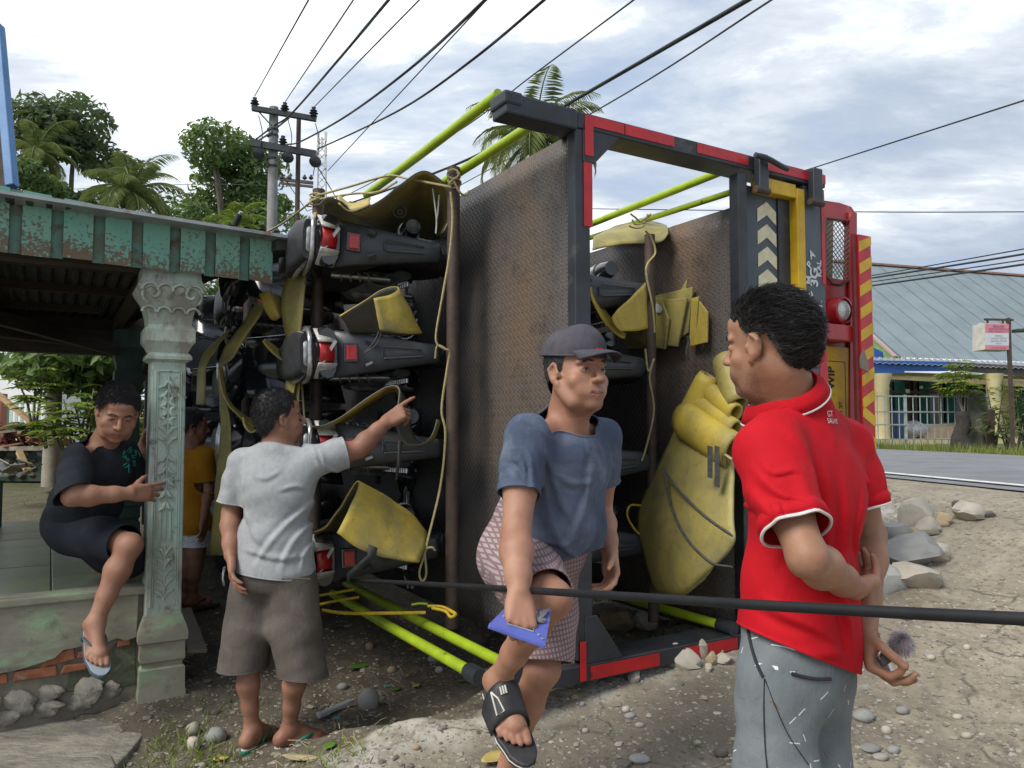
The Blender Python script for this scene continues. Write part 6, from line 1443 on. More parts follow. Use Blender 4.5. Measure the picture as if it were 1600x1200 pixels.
# signed-distance modelling: organic bodies and clothes as single continuous surfaces
class SDF:
 def __init__(s): s.p = []; s.w = []
 def _add(s, fn, lo, hi, op, k): s.p.append((fn, np.minimum(lo, hi), np.maximum(lo, hi), op, k)); return s
 def cone(s, a, b, ra, rb, k=.02, op='u', n=None, sq=1.0):
  a = np.asarray(a, float); b = np.asarray(b, float); ba = b - a; l2 = max(ba @ ba, 1e-9); r = max(ra, rb)
  nn = nrm(n) if n is not None else None
  def fn(X, Y, Z):
   x = X - a[0]; y = Y - a[1]; z = Z - a[2]
   t = np.clip((x * ba[0] + y * ba[1] + z * ba[2]) / l2, 0, 1)
   x = x - t * ba[0]; y = y - t * ba[1]; z = z - t * ba[2]
   if nn is not None:
    c = (x * nn[0] + y * nn[1] + z * nn[2]) * (1 / sq - 1); x = x + c * nn[0]; y = y + c * nn[1]; z = z + c * nn[2]
   return (np.sqrt(x * x + y * y + z * z) - (ra + t * (rb - ra))) * min(1.0, sq * 1.25)
  return s._add(fn, np.minimum(a, b) - r, np.maximum(a, b) + r, op, k)
 def chain(s, pts, rs, k=.02, op='u', n=None, sq=1.0):
  for i in range(len(pts) - 1): s.cone(pts[i], pts[i + 1], rs[i], rs[i + 1], k, op, n, sq)
  return s
 def ell(s, c, r, R=None, k=.02, op='u'):
  c = np.asarray(c, float); r = np.asarray(r, float); R = np.eye(3) if R is None else np.asarray(R, float); e = np.sqrt(((R * r) ** 2).sum(1))
  def fn(X, Y, Z):
   x = X - c[0]; y = Y - c[1]; z = Z - c[2]
   q = [(x * R[0, i] + y * R[1, i] + z * R[2, i]) / r[i] for i in range(3)]
   k0 = np.sqrt(q[0] ** 2 + q[1] ** 2 + q[2] ** 2); k1 = np.sqrt((q[0] / r[0]) ** 2 + (q[1] / r[1]) ** 2 + (q[2] / r[2]) ** 2) + 1e-9
   return k0 * (k0 - 1) / k1
  return s._add(fn, c - e, c + e, op, k)
 def warp(s, fn): s.w.append(fn); return s
 def build(s, h, smooth=1):
  us = [p for p in s.p if p[3] == 'u']
  lo = np.min([p[1] for p in us], 0) - .035; hi = np.max([p[2] for p in us], 0) + .035
  n = np.ceil((hi - lo) / h).astype(int) + 1
  ax = [(lo[i] + h * np.arange(n[i])).astype(np.float32) for i in range(3)]
  D = np.full(n, .2, np.float32)
  for fn, a, b, op, k in s.p:
   m = k + 3 * h + .02
   i0 = np.clip(np.floor((a - m - lo) / h).astype(int), 0, n); i1 = np.clip(np.ceil((b + m - lo) / h).astype(int) + 1, 0, n)
   if (i1 <= i0).any(): continue
   sl = tuple(slice(i0[i], i1[i]) for i in range(3))
   d = fn(ax[0][sl[0]][:, None, None], ax[1][sl[1]][None, :, None], ax[2][sl[2]][None, None, :]).astype(np.float32)
   E = D[sl]
   if op == 'u':
    t = np.clip(.5 + .5 * (E - d) / k, 0, 1); D[sl] = E * (1 - t) + d * t - k * t * (1 - t)
   elif op == 's':
    t = np.clip(.5 - .5 * (E + d) / k, 0, 1); D[sl] = E * (1 - t) - d * t + k * t * (1 - t)
   else:
    t = np.clip(.5 - .5 * (E - d) / k, 0, 1); D[sl] = E * (1 - t) + d * t + k * t * (1 - t)
  if s.w:
   I = np.nonzero(np.abs(D) < .03); X, Y, Z = ax[0][I[0]], ax[1][I[1]], ax[2][I[2]]; dd = D[I]
   for w in s.w: dd = dd + w(X, Y, Z)
   D[I] = dd
  return surface_nets(D, lo, h, smooth)
def surface_nets(D, lo, h, smooth=1):
 S = D < 0; n = np.array(D.shape) - 1
 cnt = np.zeros(n, np.int8)
 for i in (0, 1):
  for j in (0, 1):
   for k in (0, 1): cnt += S[i:i + n[0], j:j + n[1], k:k + n[2]]
 act = (cnt > 0) & (cnt < 8); I = np.nonzero(act); m = len(I[0])
 idx = np.full(n, -1, np.int64); idx[I] = np.arange(m)
 acc = np.zeros((m, 3)); c = np.zeros(m)
 cor = {(i, j, k): D[I[0] + i, I[1] + j, I[2] + k].astype(float) for i in (0, 1) for j in (0, 1) for k in (0, 1)}
 for a in cor:
  for e in range(3):
   if a[e]: continue
   b = list(a); b[e] = 1; b = tuple(b); d0, d1 = cor[a], cor[b]; x = (d0 < 0) != (d1 < 0)
   t = np.where(x, d0 / np.where(x, d0 - d1, 1), 0)
   for q in range(3): acc[:, q] += np.where(x, a[q] + (t if q == e else 0), 0)
   c += x
 P_ = np.stack(I, 1) + acc / c[:, None]
 F = []
 for e in range(3):
  u, v = (e + 1) % 3, (e + 2) % 3
  sl0 = [slice(1, -1)] * 3; sl1 = [slice(1, -1)] * 3; sl0[e] = slice(0, -1); sl1[e] = slice(1, None)
  A = S[tuple(sl0)]; B = S[tuple(sl1)]; X = A != B
  J = np.array(np.nonzero(X)); off = np.ones(3, int); off[e] = 0; J = J + off[:, None]
  flip = A[X]
  def cell(du, dv):
   K = J.copy(); K[u] -= du; K[v] -= dv; return idx[K[0], K[1], K[2]]
  q = np.stack([cell(1, 1), cell(0, 1), cell(0, 0), cell(1, 0)], 1)
  q = np.where(flip[:, None], q, q[:, ::-1]); F.append(q[(q >= 0).all(1)])
 F = np.concatenate(F)
 if smooth:
  ed = np.concatenate([F[:, [0, 1]], F[:, [1, 2]], F[:, [2, 3]], F[:, [3, 0]]])
  for _ in range(smooth):
   s_ = np.zeros_like(P_); k = np.zeros(m)
   for q in range(3): s_[:, q] = np.bincount(ed[:, 0], P_[ed[:, 1], q], m)
   k = np.bincount(ed[:, 0], minlength=m)
   P_ = P_ * .55 + .45 * s_ / np.maximum(k, 1)[:, None]
 return lo + P_ * h, F
def clip(v, f, cuts):
 """cut a garment open: each cut = (point, outward normal, reach or None); returns mesh data and the boundary loop of each cut"""
 bm = bmesh.new()
 for p in v: bm.verts.new(p)
 bm.verts.ensure_lookup_table()
 for q in f:
  try: bm.faces.new([bm.verts[i] for i in q])
  except ValueError: pass
 for co, no, reach in cuts:
  co = np.asarray(co, float); no = nrm(no)
  A = np.array([x.co for x in bm.verts]); s = (A - co) @ no
  if reach: near = (np.linalg.norm(A - co, axis=1) < reach) & (s > -.03)
  else: near = s > -.03
  ok = set(np.nonzero(near)[0]); bm.verts.index_update()
  fs = [x for x in bm.faces if all(w.index in ok for w in x.verts)]
  es = set(e for x in fs for e in x.edges); vs = set(w for x in fs for w in x.verts)
  bmesh.ops.bisect_plane(bm, geom=fs + list(es) + list(vs), plane_co=Vector(co), plane_no=Vector(no), clear_outer=True)
  bm.verts.ensure_lookup_table()
 bm.verts.index_update(); bm.verts.ensure_lookup_table(); lab = [-1] * len(bm.verts); sizes = []
 for v0 in bm.verts:
  if lab[v0.index] >= 0: continue
  st = [v0]; lab[v0.index] = len(sizes); c_ = 0
  while st:
   w = st.pop(); c_ += 1
   for e in w.link_edges:
    x = e.other_vert(w)
    if lab[x.index] < 0: lab[x.index] = len(sizes); st.append(x)
  sizes.append(c_)
 big_ = max(range(len(sizes)), key=lambda i: sizes[i])
 bmesh.ops.delete(bm, geom=[w for w in bm.verts if lab[w.index] != big_], context='VERTS')
 bm.normal_update(); loops = []
 be = [e for e in bm.edges if e.is_boundary]; adj = {}
 for e in be:
  a, b = e.verts[0], e.verts[1]; adj.setdefault(a, []).append(b); adj.setdefault(b, []).append(a)
 seen = set()
 for st in adj:
  if st in seen: continue
  lp = [st]; seen.add(st); cur = st
  while True:
   nx = [w for w in adj[cur] if w not in seen]
   if not nx: break
   cur = nx[0]; seen.add(cur); lp.append(cur)
  if len(lp) > 14: loops.append(np.array([w.co for w in lp]))
 return bm, loops
def body_obj(parent, name, v, f, m, attrs=None):
 me = np_mesh(name, v - np.array(parent.location), f); me.materials.append(m)
 for nm, a in (attrs or {}).items():
  at = me.attributes.new(nm, 'FLOAT', 'POINT'); at.data.foreach_set("value", a.astype(np.float32))
 o = bpy.data.objects.new(name, me); COL.objects.link(o); o.parent = parent; return o
def garment(parent, name, sdf, h, cuts, m, th=.0035, smooth=2, hems=None, label=None, hem_r=.0035):
 v, f = sdf.build(h, smooth); bm, loops = clip(v, f, cuts)
 bmesh.ops.translate(bm, verts=bm.verts, vec=-Vector(parent.location))
 me = bpy.data.meshes.new(name); bm.to_mesh(me); bm.free()
 me.polygons.foreach_set("use_smooth", [True] * len(me.polygons)); me.materials.append(m); me.update()
 o = bpy.data.objects.new(name, me); COL.objects.link(o); o.parent = parent
 md = o.modifiers.new("solid", 'SOLIDIFY'); md.thickness = th; md.offset = -.2
 if label: o["label"] = label
 for lp in loops:
  mb = MB(); q = lp
  for _ in range(2): q = (np.roll(q, 1, 0) + q * 2 + np.roll(q, -1, 0)) / 4
  q = list(q) + [q[0], q[1]]; mb.tube(q[::2] + [q[0]], hem_r, 6)
  part(o, "hem", mb, hems or m, smooth=60)
 return o, loops
def smooth_curl(seed, amp, dirn, freq, warp=1.5):
 """soft drapery folds running along dirn"""
 d = nrm(dirn); e = nrm(np.cross(d, (.3, .2, .9))); g = np.cross(d, e); ph = seed * 1.7
 def w(X, Y, Z):
  a = X * e[0] + Y * e[1] + Z * e[2]; b = X * g[0] + Y * g[1] + Z * g[2]; c = X * d[0] + Y * d[1] + Z * d[2]
  q = np.sin(freq * a + warp * np.sin(freq * .45 * c + ph) + ph) + .6 * np.sin(freq * 1.6 * b + 1.3 * warp * np.sin(freq * .33 * c + 2 * ph)) + .5 * np.sin(freq * .7 * (a + b) + ph * 3 + 1.1 * np.sin(freq * .5 * c))
  return -amp * np.tanh(q * .9) * (.6 + .4 * np.sin(freq * .37 * c + ph))
 return w
def folds(S, lst):
 """raised drapery folds: (px0, py0, px1, py1, distance, width, height)"""
 for px0, py0, px1, py1, d, w, amp in lst:
  a = P(px0, py0, d); b = P(px1, py1, d); ax, az = a[0], a[2]; dx, dz = b[0] - ax, b[2] - az; L_ = sqrt(dx * dx + dz * dz); dx /= L_; dz /= L_
  def fn(X, Y, Z, ax=ax, az=az, dx=dx, dz=dz, L_=L_, w=w, amp=amp):
   t = ((X - ax) * dx + (Z - az) * dz) / L_; q = ((X - ax) * dz - (Z - az) * dx) + .012 * np.sin(5 * t + 20 * ax)
   env = np.clip(np.minimum(t, 1 - t) * 3.5 + .15, 0, 1) * (t > -.04) * (t < 1.04)
   return -amp * env * (np.exp(-(q / w) ** 2) - .55 * np.exp(-((q - 1.7 * w) / w) ** 2))
  S.warp(fn)
def noise_bump(seed, amp, s):
 return lambda X, Y, Z: amp * (vnoise(X * s + seed, Y * s, Z * s) + .5 * vnoise(X * s * 2.1, Y * s * 2.1 + seed, Z * s * 2.1))
# skin, cloth, hair materials
def mat_skin(name, c, c2, rough=.58):
 mt, nt, N, L, B = new_mat(name); b = NB(nt); v = b.co()
 n1 = b.noise(v, 14, 6, .6); n2 = b.noise(v, 70, 4, .6); n3 = b.noise(v, 5, 3, .5)
 col = b.mix(b.ramp(n1, [(.35, 0.0), (.7, 1.0)]), c, c2)
 col = b.mix(b.ramp(n3, [(.42, 0.0), (.7, .6)]), col, (c2[0] * .78, c2[1] * .66, c2[2] * .62))
 lip = b.nd("ShaderNodeAttribute", attribute_name="lip").outputs["Fac"]; brd = b.nd("ShaderNodeAttribute", attribute_name="beard").outputs["Fac"]
 col = b.mix(b.m('MULTIPLY', lip, .75), col, (.23, .085, .07))
 col = b.mix(b.m('MULTIPLY', brd, b.ramp(b.noise(v, 300, 2, .5), [(.35, .15), (.65, .75)])), col, (.05, .038, .034))
 L.new(col, B.inputs["Base Color"]); b.put(B.inputs["Roughness"], b.m('ADD', rough - .08, b.m('MULTIPLY', n2, .16)))
 B.inputs["Subsurface Weight"].default_value = .12; B.inputs["Subsurface Radius"].default_value = (.010, .004, .002); B.inputs["Subsurface Scale"].default_value = .7
 L.new(b.bump(b.m('ADD', n2, b.m('MULTIPLY', b.noise(v, 260, 3, .6), .5)), .34, .003), B.inputs["Normal"])
 return mt
def mat_cloth(name, c, c2, scale=6, fade=None, weave=900, rough=.88, bump=.22, pattern=None, lo=.4, hi=.65):
 mt, nt, N, L, B = new_mat(name); b = NB(nt); v = b.co()
 n1 = b.noise(v, scale, 7, .62, .3); n2 = b.noise(v, weave * .3, 2, .5)
 col = b.mix(b.ramp(n1, [(lo, 0.0), (hi, 1.0)]), c, c2)
 if fade: col = b.mix(b.ramp(b.noise(v, scale * .45, 6, .66, .6), [(.48, 0.0), (.7, .8)]), col, fade)
 if pattern: col = pattern(b, v, col)
 L.new(col, B.inputs["Base Color"]); B.inputs["Roughness"].default_value = rough; B.inputs["Specular IOR Level"].default_value = .2
 cr = b.noise(b.co(scale=(1.3, 1.3, .55), rot=(.3, .2, .4)), 20, 5, .62, 1.6); rg = b.m('SUBTRACT', 1.0, b.m('ABSOLUTE', b.m('MULTIPLY', b.m('SUBTRACT', b.noise(b.co(scale=(1, 1, .45), rot=(-.4, .5, .2)), 7, 4, .55, 1.0), .5), 5.0)))
 L.new(b.bump(b.m('ADD', b.m('ADD', b.m('MULTIPLY', n2, .3), cr), b.m('MULTIPLY', b.m('MAXIMUM', rg, 0.0), .45)), bump * 1.7, .008), B.inputs["Normal"]); return mt
def mat_hair(name, c=(.016, .015, .016), grey=0.0):
 mt, nt, N, L, B = new_mat(name); b = NB(nt)
 r = b.nd("ShaderNodeNewGeometry").outputs["Random Per Island"]
 col = b.ramp(r, [(0, c), (.93, tuple(x * 2.2 for x in c)), (1, tuple(x * 2.4 + grey * .25 for x in c))])
 L.new(col, B.inputs["Base Color"]); B.inputs["Roughness"].default_value = .6; B.inputs["Specular IOR Level"].default_value = .3; return mt
M_hair = mat_hair("black_hair"); M_hairg = mat_hair("greying_hair", (.015, .014, .014), .35)
M_eyew = mat("eye_white", (.62, .58, .54), (.55, .5, .46), rough=.2, bump=0); M_eyed = mat("eye_iris", (.015, .009, .006), rough=.3, bump=0); M_mouth = mat("mouth_shadow", (.09, .03, .026), rough=.6, bump=0); M_nail = mat("toe_nail", (.45, .30, .24), rough=.3, bump=0)
# anatomy
class Head:
 """local axes: x to the person's right, y forward, z up; origin between the eyes' level and the ears"""
 def __init__(s, c, f, pitch=0.0, roll=0.0, k=1.0):
  s.c = np.asarray(c, float); f = nrm([f[0], f[1], 0]); up = np.array([0, 0, 1.0]); r = np.cross(f, up)
  f2 = f * cos(pitch) + up * sin(pitch); u2 = np.cross(r, f2)
  r2 = r * cos(roll) + u2 * sin(roll); u3 = np.cross(r2, f2)
  s.R = np.stack([r2, f2, u3], 1); s.k = k
 def p(s, x, y, z): return s.c + s.R @ (np.array([x, y, z]) * s.k)
 def inv(s, v): return (v - s.c) @ s.R / s.k
def add_head(S, H_, neck, nr=.056, fat=1.0, smile=0.0, jaw=1.0, cheek=1.0):
 k = H_.k; R = H_.R
 def E(x, y, z, rx, ry, rz, kk=.015, op='u'): S.ell(H_.p(x, y, z), np.array([rx, ry, rz]) * k, R, kk * k, op)
 def C(a, b, ra, rb, kk=.01, op='u'): S.cone(H_.p(*a), H_.p(*b), ra * k, rb * k, kk * k, op)
 E(0, -.011, .038, .074, .090, .083); E(0, .022, -.028, .060 * fat, .066, .082, .02)
 E(0, .036, -.078, .047 * fat * jaw, .044, .036, .022); E(0, .072, -.098, .020 * jaw, .017, .015, .018)
 for s in (-1, 1):
  C((s * .058 * fat, -.002, -.040), (s * .040 * fat * jaw, .035, -.092), .017, .015, .02)
  E(s * .041 * fat, .056, -.028, .022 * cheek, .020, .020 * cheek, .016)
  E(s * .030, .066, -.056, .018 * cheek * fat, .018, .020, .016)
  C((s * .008, .089, .026), (s * .046, .070, .022), .0095, .008, .010)
 E(0, .050, .055, .052, .045, .034, .02)
 for s in (-1, 1): E(s * .032, .096, .004, .019, .017, .0125, .010, 's')
 for s in (-1, 1): E(s * .031, .0720, .002, .0165, .0130, .0115, .005)
 C((0, .087, .014), (0, .106, -.018), .0085, .0105, .008); E(0, .110, -.027, .0125, .0125, .0105, .006)
 for s in (-1, 1): E(s * .0145, .098, -.030, .0092, .0110, .0082, .005)
 for s in (-1, 1): E(s * .0068, .104, -.0395, .0035, .0045, .0032, .002, 's')
 E(0, .0775, -.060, .031, .019, .024, .014)
 w = .023 + .006 * smile; zc = .004 * smile
 for s in (-1, 1):
  C((0, .0945, -.0600), (s * w, .0805, -.0625 + zc), .0048, .0026, .004)
  C((0, .0930, -.0735), (s * w * .9, .0805, -.0665 + zc), .0056, .0026, .004)
  C((0, .1010, -.0668), (s * (w + .001), .0845, -.0650 + zc), .0020, .0020, .003, 's')
  E(s * .0785, -.006, -.002, .0075, .0195, .033, .005)
  E(s * .0850, .000, .001, .0060, .0115, .020, .004, 's'); C((s * .0855, .000, .024), (s * .0870, -.019, .010), .0042, .0042, .003); C((s * .0870, -.019, .010), (s * .0830, -.013, -.022), .0042, .0040, .003); C((s * .070, .014, -.012), (s * .078, .012, -.004), .006, .006, .005)
  E(s * .0755, .006, -.034, .006, .008, .009, .005)
  C((s * .080, -.004, .020), (s * .0815, -.020, .004), .004, .004, .003)
 nb = np.asarray(neck, float)
 S.cone(H_.p(0, -.026, -.055), nb, nr, nr * 1.12, .03)
 S.cone(H_.p(.0, .02, -.100), nb + (H_.p(0, .03, 0) - H_.c), nr * .55, nr * .75, .03)
def head_attrs(v, H_, beard=0.0, beard_z=-.05):
 q = H_.inv(v); x, y, z = q[:, 0], q[:, 1], q[:, 2]
 lip = np.exp(-((x / .023) ** 4)) * np.clip(1 - np.abs(z + .0667) / .0135, 0, 1) * (y > .075) * (np.abs(z + .0667) < .0125)
 b = np.zeros(len(v))
 if beard:
  b = beard * np.clip((beard_z - z) / .012, 0, 1) * (z > -.13) * (y > .0) * (1 - np.clip(lip * 2, 0, 1))
  b = np.maximum(b, beard * 1.1 * np.exp(-((z + .050) / .0045) ** 2) * np.exp(-(x / .028) ** 4) * (y > .075))
 return {"lip": np.clip(lip * 1.6, 0, 1), "beard": b}
def face_parts(parent, H_, gaze=(0, 0), lid=.6, brow_m=None, brow_h=.0):
 for s in (-1, 1):
  c = H_.p(s * .031, .0735, .002)
  for nm, m, ext, rr in (("eye", M_eyew, (.0128, .0052 * lid / .6), .0140), ("iris", M_eyed, (.0056, .0054 * lid / .6), .0146)):
   rows = []
   for i in range(9):
    a = -1 + 2 * i / 8; hh = ext[1] * (1 - abs(a) ** 1.8) if nm == "eye" else ext[1] * sqrt(max(0, 1 - a * a))
    row = []
    for j in range(5):
     bz = (-.8 + 1.8 * j / 4) * hh - .0010; xx = a * ext[0] + (gaze[0] * .005 if nm == "iris" else 0)
     yy = sqrt(max(1e-6, rr ** 2 - xx ** 2 - bz ** 2)); row.append(H_.p(s * .031 + xx, .0718 + yy * .97, .0022 + bz))
    rows.append(row)
   part(parent, nm, MB().loft(rows), m, smooth=80)
  mb = MB(); mb.tube([H_.p(s * .031 + .0135 * a, .0723 + .0142 * sqrt(max(.1, 1 - (a * .85) ** 2)), .0022 + .0050 * lid / .6 * (1 - abs(a) ** 1.8) ) for a in np.linspace(-1, 1, 9)], [.0006, .0011, .0014, .0015, .0015, .0015, .0014, .0011, .0006], 5)
  part(parent, "eyelash", mb, M_hair, smooth=60)
  mb = MB(); r = random.Random(3)
  for i in range(46):
   t = r.random(); x = .011 + .036 * t; z = .0215 + .007 * sin(pi * min(1, t * 1.15)) - .004 * t + brow_h + r.uniform(-.0032, .0032) * (1 - .6 * t)
   y = .0975 - .022 * t ** 2.0 * 1.1
   a = H_.p(s * x, y, z); d = H_.p(s * (x + .009), y - .004 - .006 * t, z + .0035 - .005 * t); mb.tube([a, lerp(a, d, .5) + H_.R[:, 1] * .0012, d], [.0007, .0007, .0002], 3, False)
  part(parent, "eyebrow", mb, brow_m or M_hair)
def mouth(parent, H_, smile=0.0):
 w = .023 + .006 * smile; zc = .004 * smile
 part(parent, "mouth_line", MB().tube([H_.p(w * a, .0962 - .0135 * a * a, -.0668 + (zc + .0015) * a * a) for a in np.linspace(-1, 1, 13)], [.0004 + .0011 * (1 - abs(a)) ** .5 for a in np.linspace(-1, 1, 13)], 5), M_mouth, smooth=60)
def hair(parent, H_, m, n=1600, ln=.03, thick=.010, front=.074, back=-.07, side=-.005, flow=(0, -1, .2), lift=.5, seed=1, rough=.35, wave=0.0, name="hair", top=None, rad=.0011):
 """close scalp volume plus many fine strands"""
 S = SDF(); k = H_.k
 S.ell(H_.p(0, -.011, .040), np.array([.0755 + thick, .092 + thick, .086 + thick * 1.3]) * k, H_.R, .01)
 S.ell(H_.p(0, -.034, -.010), np.array([.065 + thick * .7, .060 + thick, .075]) * k, H_.R, .02)
 S.warp(noise_bump(seed, .0016, 70)); S.warp(noise_bump(seed + 3, .0018, 28))
 v, f = S.build(.005, 1); q = H_.inv(v)
 def keep(q):
  x, y, z = q[:, 0], q[:, 1], q[:, 2]
  line = np.where(y > .045, front - .010 * np.clip((np.abs(x) - .045) / .02, 0, 1) ** 2 * 3, np.where(y > .012, side + (front - side) * np.clip((y - .012) / .033, 0, 1) ** 1.4, np.where(y > -.03, side - .004 + .0 * y, back + (side - back) * np.clip((y + .075) / .045, 0, 1))))
  return z - line + .005 * np.sin(90 * x) + .004 * np.sin(140 * y + 30 * x)
 kv = keep(q); fk = (kv[f] > 0).all(1); f2 = f[fk]
 used = np.unique(f2); mp = np.full(len(v), -1); mp[used] = np.arange(len(used)); o = body_obj(parent, name, v[used], mp[f2], m)
 r = np.random.default_rng(seed); mb = MB(); U = used
 cen = H_.p(0, -.02, .02); fl = H_.R @ nrm(flow)
 ids = r.choice(U, min(n, len(U) * 3)); V_ = v[ids]
 for i in range(len(ids)):
  p = V_[i]; nn = nrm(p - cen); d = nrm(nn * lift + (fl - nn * (fl @ nn)) * 1.0 + r.normal(size=3) * rough); L_ = ln * k * r.uniform(.5, 1.25)
  if kv[ids[i]] < .012: L_ *= .45
  wv = np.cross(nn, d) * wave * r.uniform(-1, 1)
  a = p - nn * .002; b_ = p + d * L_ * .5 + nn * .0012 + wv * L_ * .2; c = p + d * L_ - nn * L_ * .16 - wv * L_ * .2
  mb.tube([a, b_, c], [rad * .65, rad * .65, rad * .2], 3, False)
 part(o, "hair_strands", mb, m); return o
def add_hand(S, W, d, n, right, curl=((.35, .4, .3),) * 4, k=1.0, spread=.06, thumb=(.55, .70, .35), tcurl=(.15, .2), fr=.0084):
 """palm of four metacarpals, four unequal fingers and a thumb that leaves the palm's side; n = palm normal"""
 W = np.asarray(W, float); d = nrm(d); n = nrm(np.asarray(n, float) - d * np.dot(n, d)); lat = np.cross(d, n) * (1 if right else -1)
 xs = (.029, .0100, -.0095, -.0275); kn = (.088, .092, .087, .078); ls = (.95, 1.06, .98, .78); tips = []
 for i in range(4):
  a = W + d * .006 * k + lat * xs[i] * .55 * k; b = W + (d * kn[i] + lat * xs[i]) * k
  S.cone(a, b, .0150 * k, .0118 * k, .010 * k)
  p = b; th = 0.0; dl = d + lat * spread * (1.5 - i) * 1.0
  for j, (l, r0, r1) in enumerate(((.043, .0098, .0088), (.027, .0088, .0080), (.021, .0080, .0064))):
   th += curl[i][j]; dr = nrm(nrm(dl) * cos(th) + n * sin(th)); q = p + dr * l * ls[i] * k
   S.cone(p, q, r0 * k * fr / .0084, r1 * k * fr / .0084, .0035 * k); p = q
  tips.append(p)
 S.cone(W + (d * .015 + lat * .020 + n * .008) * k, W + (d * .050 + lat * .026 + n * .010) * k, .017 * k, .013 * k, .014 * k)
 S.cone(W + (d * .030 - lat * .022 + n * .006) * k, W + (d * .060 - lat * .024 + n * .006) * k, .013 * k, .012 * k, .014 * k)
 td = nrm(d * thumb[0] + lat * thumb[1] + n * thumb[2]); p = W + (d * .022 + lat * .024 + n * .006) * k
 for j, (l, r0, r1) in enumerate(((.040, .0135, .0112), (.032, .0112, .0098), (.026, .0098, .0070))):
  q = p + td * l * k; S.cone(p, q, r0 * k, r1 * k, .005 * k); p = q
  if j < 2: td = nrm(td + (d * .5 - lat * .6 + n * .3) * tcurl[j])
 return tips, p
def add_arm(S, sh, el, wr, ru=.050, rf=.043, rw=.0275):
 sh, el, wr = (np.asarray(x, float) for x in (sh, el, wr)); fd = nrm(wr - el)
 S.cone(sh, lerp(sh, el, .5), ru * 1.08, ru, .03); S.cone(lerp(sh, el, .5), el, ru, rf * .93, .03)
 S.cone(el, lerp(el, wr, .28), rf * .93, rf * 1.06, .02); S.cone(lerp(el, wr, .28), lerp(el, wr, .72), rf * 1.06, rf * .80, .02); S.cone(lerp(el, wr, .72), wr, rf * .80, rw, .02)
def add_leg(S, hip, kn, an, fwd, rt=.082, rk=.056, rc=.054, ra=.034):
 hip, kn, an = (np.asarray(x, float) for x in (hip, kn, an)); fwd = nrm(fwd)
 S.cone(hip, lerp(hip, kn, .55), rt, rt * .82, .03); S.cone(lerp(hip, kn, .55), kn, rt * .82, rk, .03)
 S.ell(kn + fwd * .012, (rk * .78,) * 3, None, .02)
 c = lerp(kn, an, .30) - fwd * .018
 S.cone(kn - fwd * .004, lerp(kn, an, .32) - fwd * .012, rk * .90, rc, .025); S.cone(lerp(kn, an, .32) - fwd * .012, lerp(kn, an, .66) - fwd * .006, rc, rc * .74, .025)
 S.cone(lerp(kn, an, .66) - fwd * .006, an, rc * .74, ra, .02)
def add_foot(S, an, toe_d, up, right, k=1.0, toes=True):
 """returns the sole frame: (heel point, forward, up, lateral to the big toe)"""
 f = nrm(toe_d); up = nrm(np.asarray(up, float) - f * np.dot(up, f)); an = np.asarray(an, float); rt = np.cross(f, up); big = -rt if right else rt
 heel = an - up * .055 * k - f * .035 * k
 S.cone(an, heel + up * .012 * k, .034 * k, .030 * k, .02); S.cone(heel + up * .012 * k, heel + f * .05 * k + up * .010 * k, .030 * k, .030 * k, .02)
 S.cone(an + f * .015 * k - up * .005 * k, heel + f * .165 * k + up * .004 * k, .036 * k, .022 * k, .025)
 S.cone(heel + f * .06 * k + up * .004 * k, heel + f * .165 * k + up * .002 * k + big * .012 * k, .027 * k, .028 * k, .02)
 S.cone(heel + f * .08 * k - big * .012 * k, heel + f * .150 * k - big * .026 * k - up * .004 * k, .024 * k, .018 * k, .02)
 if toes:
  for i, (x, y, r, l) in enumerate(((.026, .170, .0150, .042), (.006, .178, .0105, .036), (-.011, .172, .0098, .032), (-.026, .162, .0092, .028), (-.039, .148, .0088, .024))):
   a = heel + f * y * k + big * x * k - up * .006 * k; b = a + f * l * k + big * (.002 if i == 0 else 0) - up * .004 * k; m = lerp(a, b, .55) + up * .005 * k
   S.cone(a, m, r * k, r * .92 * k, .006); S.cone(m, b, r * .92 * k, r * .80 * k, .004)
 return heel - up * .020 * k, f, up, big
def sole_outline(k=1.0, n=26):
 pts = []
 for i in range(n):
  t = 2 * pi * i / n; y = .115 - .145 * cos(t); w = .036 + .012 * np.clip((y - .05) / .12, 0, 1) - .004 * np.exp(-((y - .09) / .04) ** 2); x = w * sin(t) * (1.18 if abs(sin(t)) < .8 else 1.05)
  x += .006 * np.clip((y - .1) / .1, 0, 1); pts.append((np.clip(x, -.046, .050) * k, y * k))
 return pts
def flip_flop(parent, fr, k, m_sole, m_top, m_strap, label=None):
 heel, f, up, big = fr; o = sole_outline(k)
 base = [heel + big * x + f * y - up * .004 for x, y in o]
 s = part(parent, "flip_flop", MB().prism([p - up * .016 * k for p in base], up * .015 * k), m_sole, bevel=.003, label=label)
 part(s, "insole", MB().prism([heel + big * x * .97 + f * (.115 * k + (y - .115 * k) * .975) - up * .005 for x, y in o], up * .006 * k), m_top, bevel=.002)
 post = heel + f * .172 * k + big * .014 * k
 for sd in (1, -1):
  e = heel + f * .062 * k + big * (.042 if sd > 0 else -.040) * k
  pts = catmull([post + up * .004, post + up * .030 * k + f * -.012 * k + big * .006 * sd * k, heel + f * .115 * k + big * (.034 if sd > 0 else -.038) * k + up * .046 * k, e + up * .022 * k, e + up * .0], 5)
  part(s, "strap", MB().tube(pts, [.0045 + .004 * sin(pi * i / (len(pts) - 1)) for i in range(len(pts))], 8, flat=.55), m_strap, smooth=60)
 return s
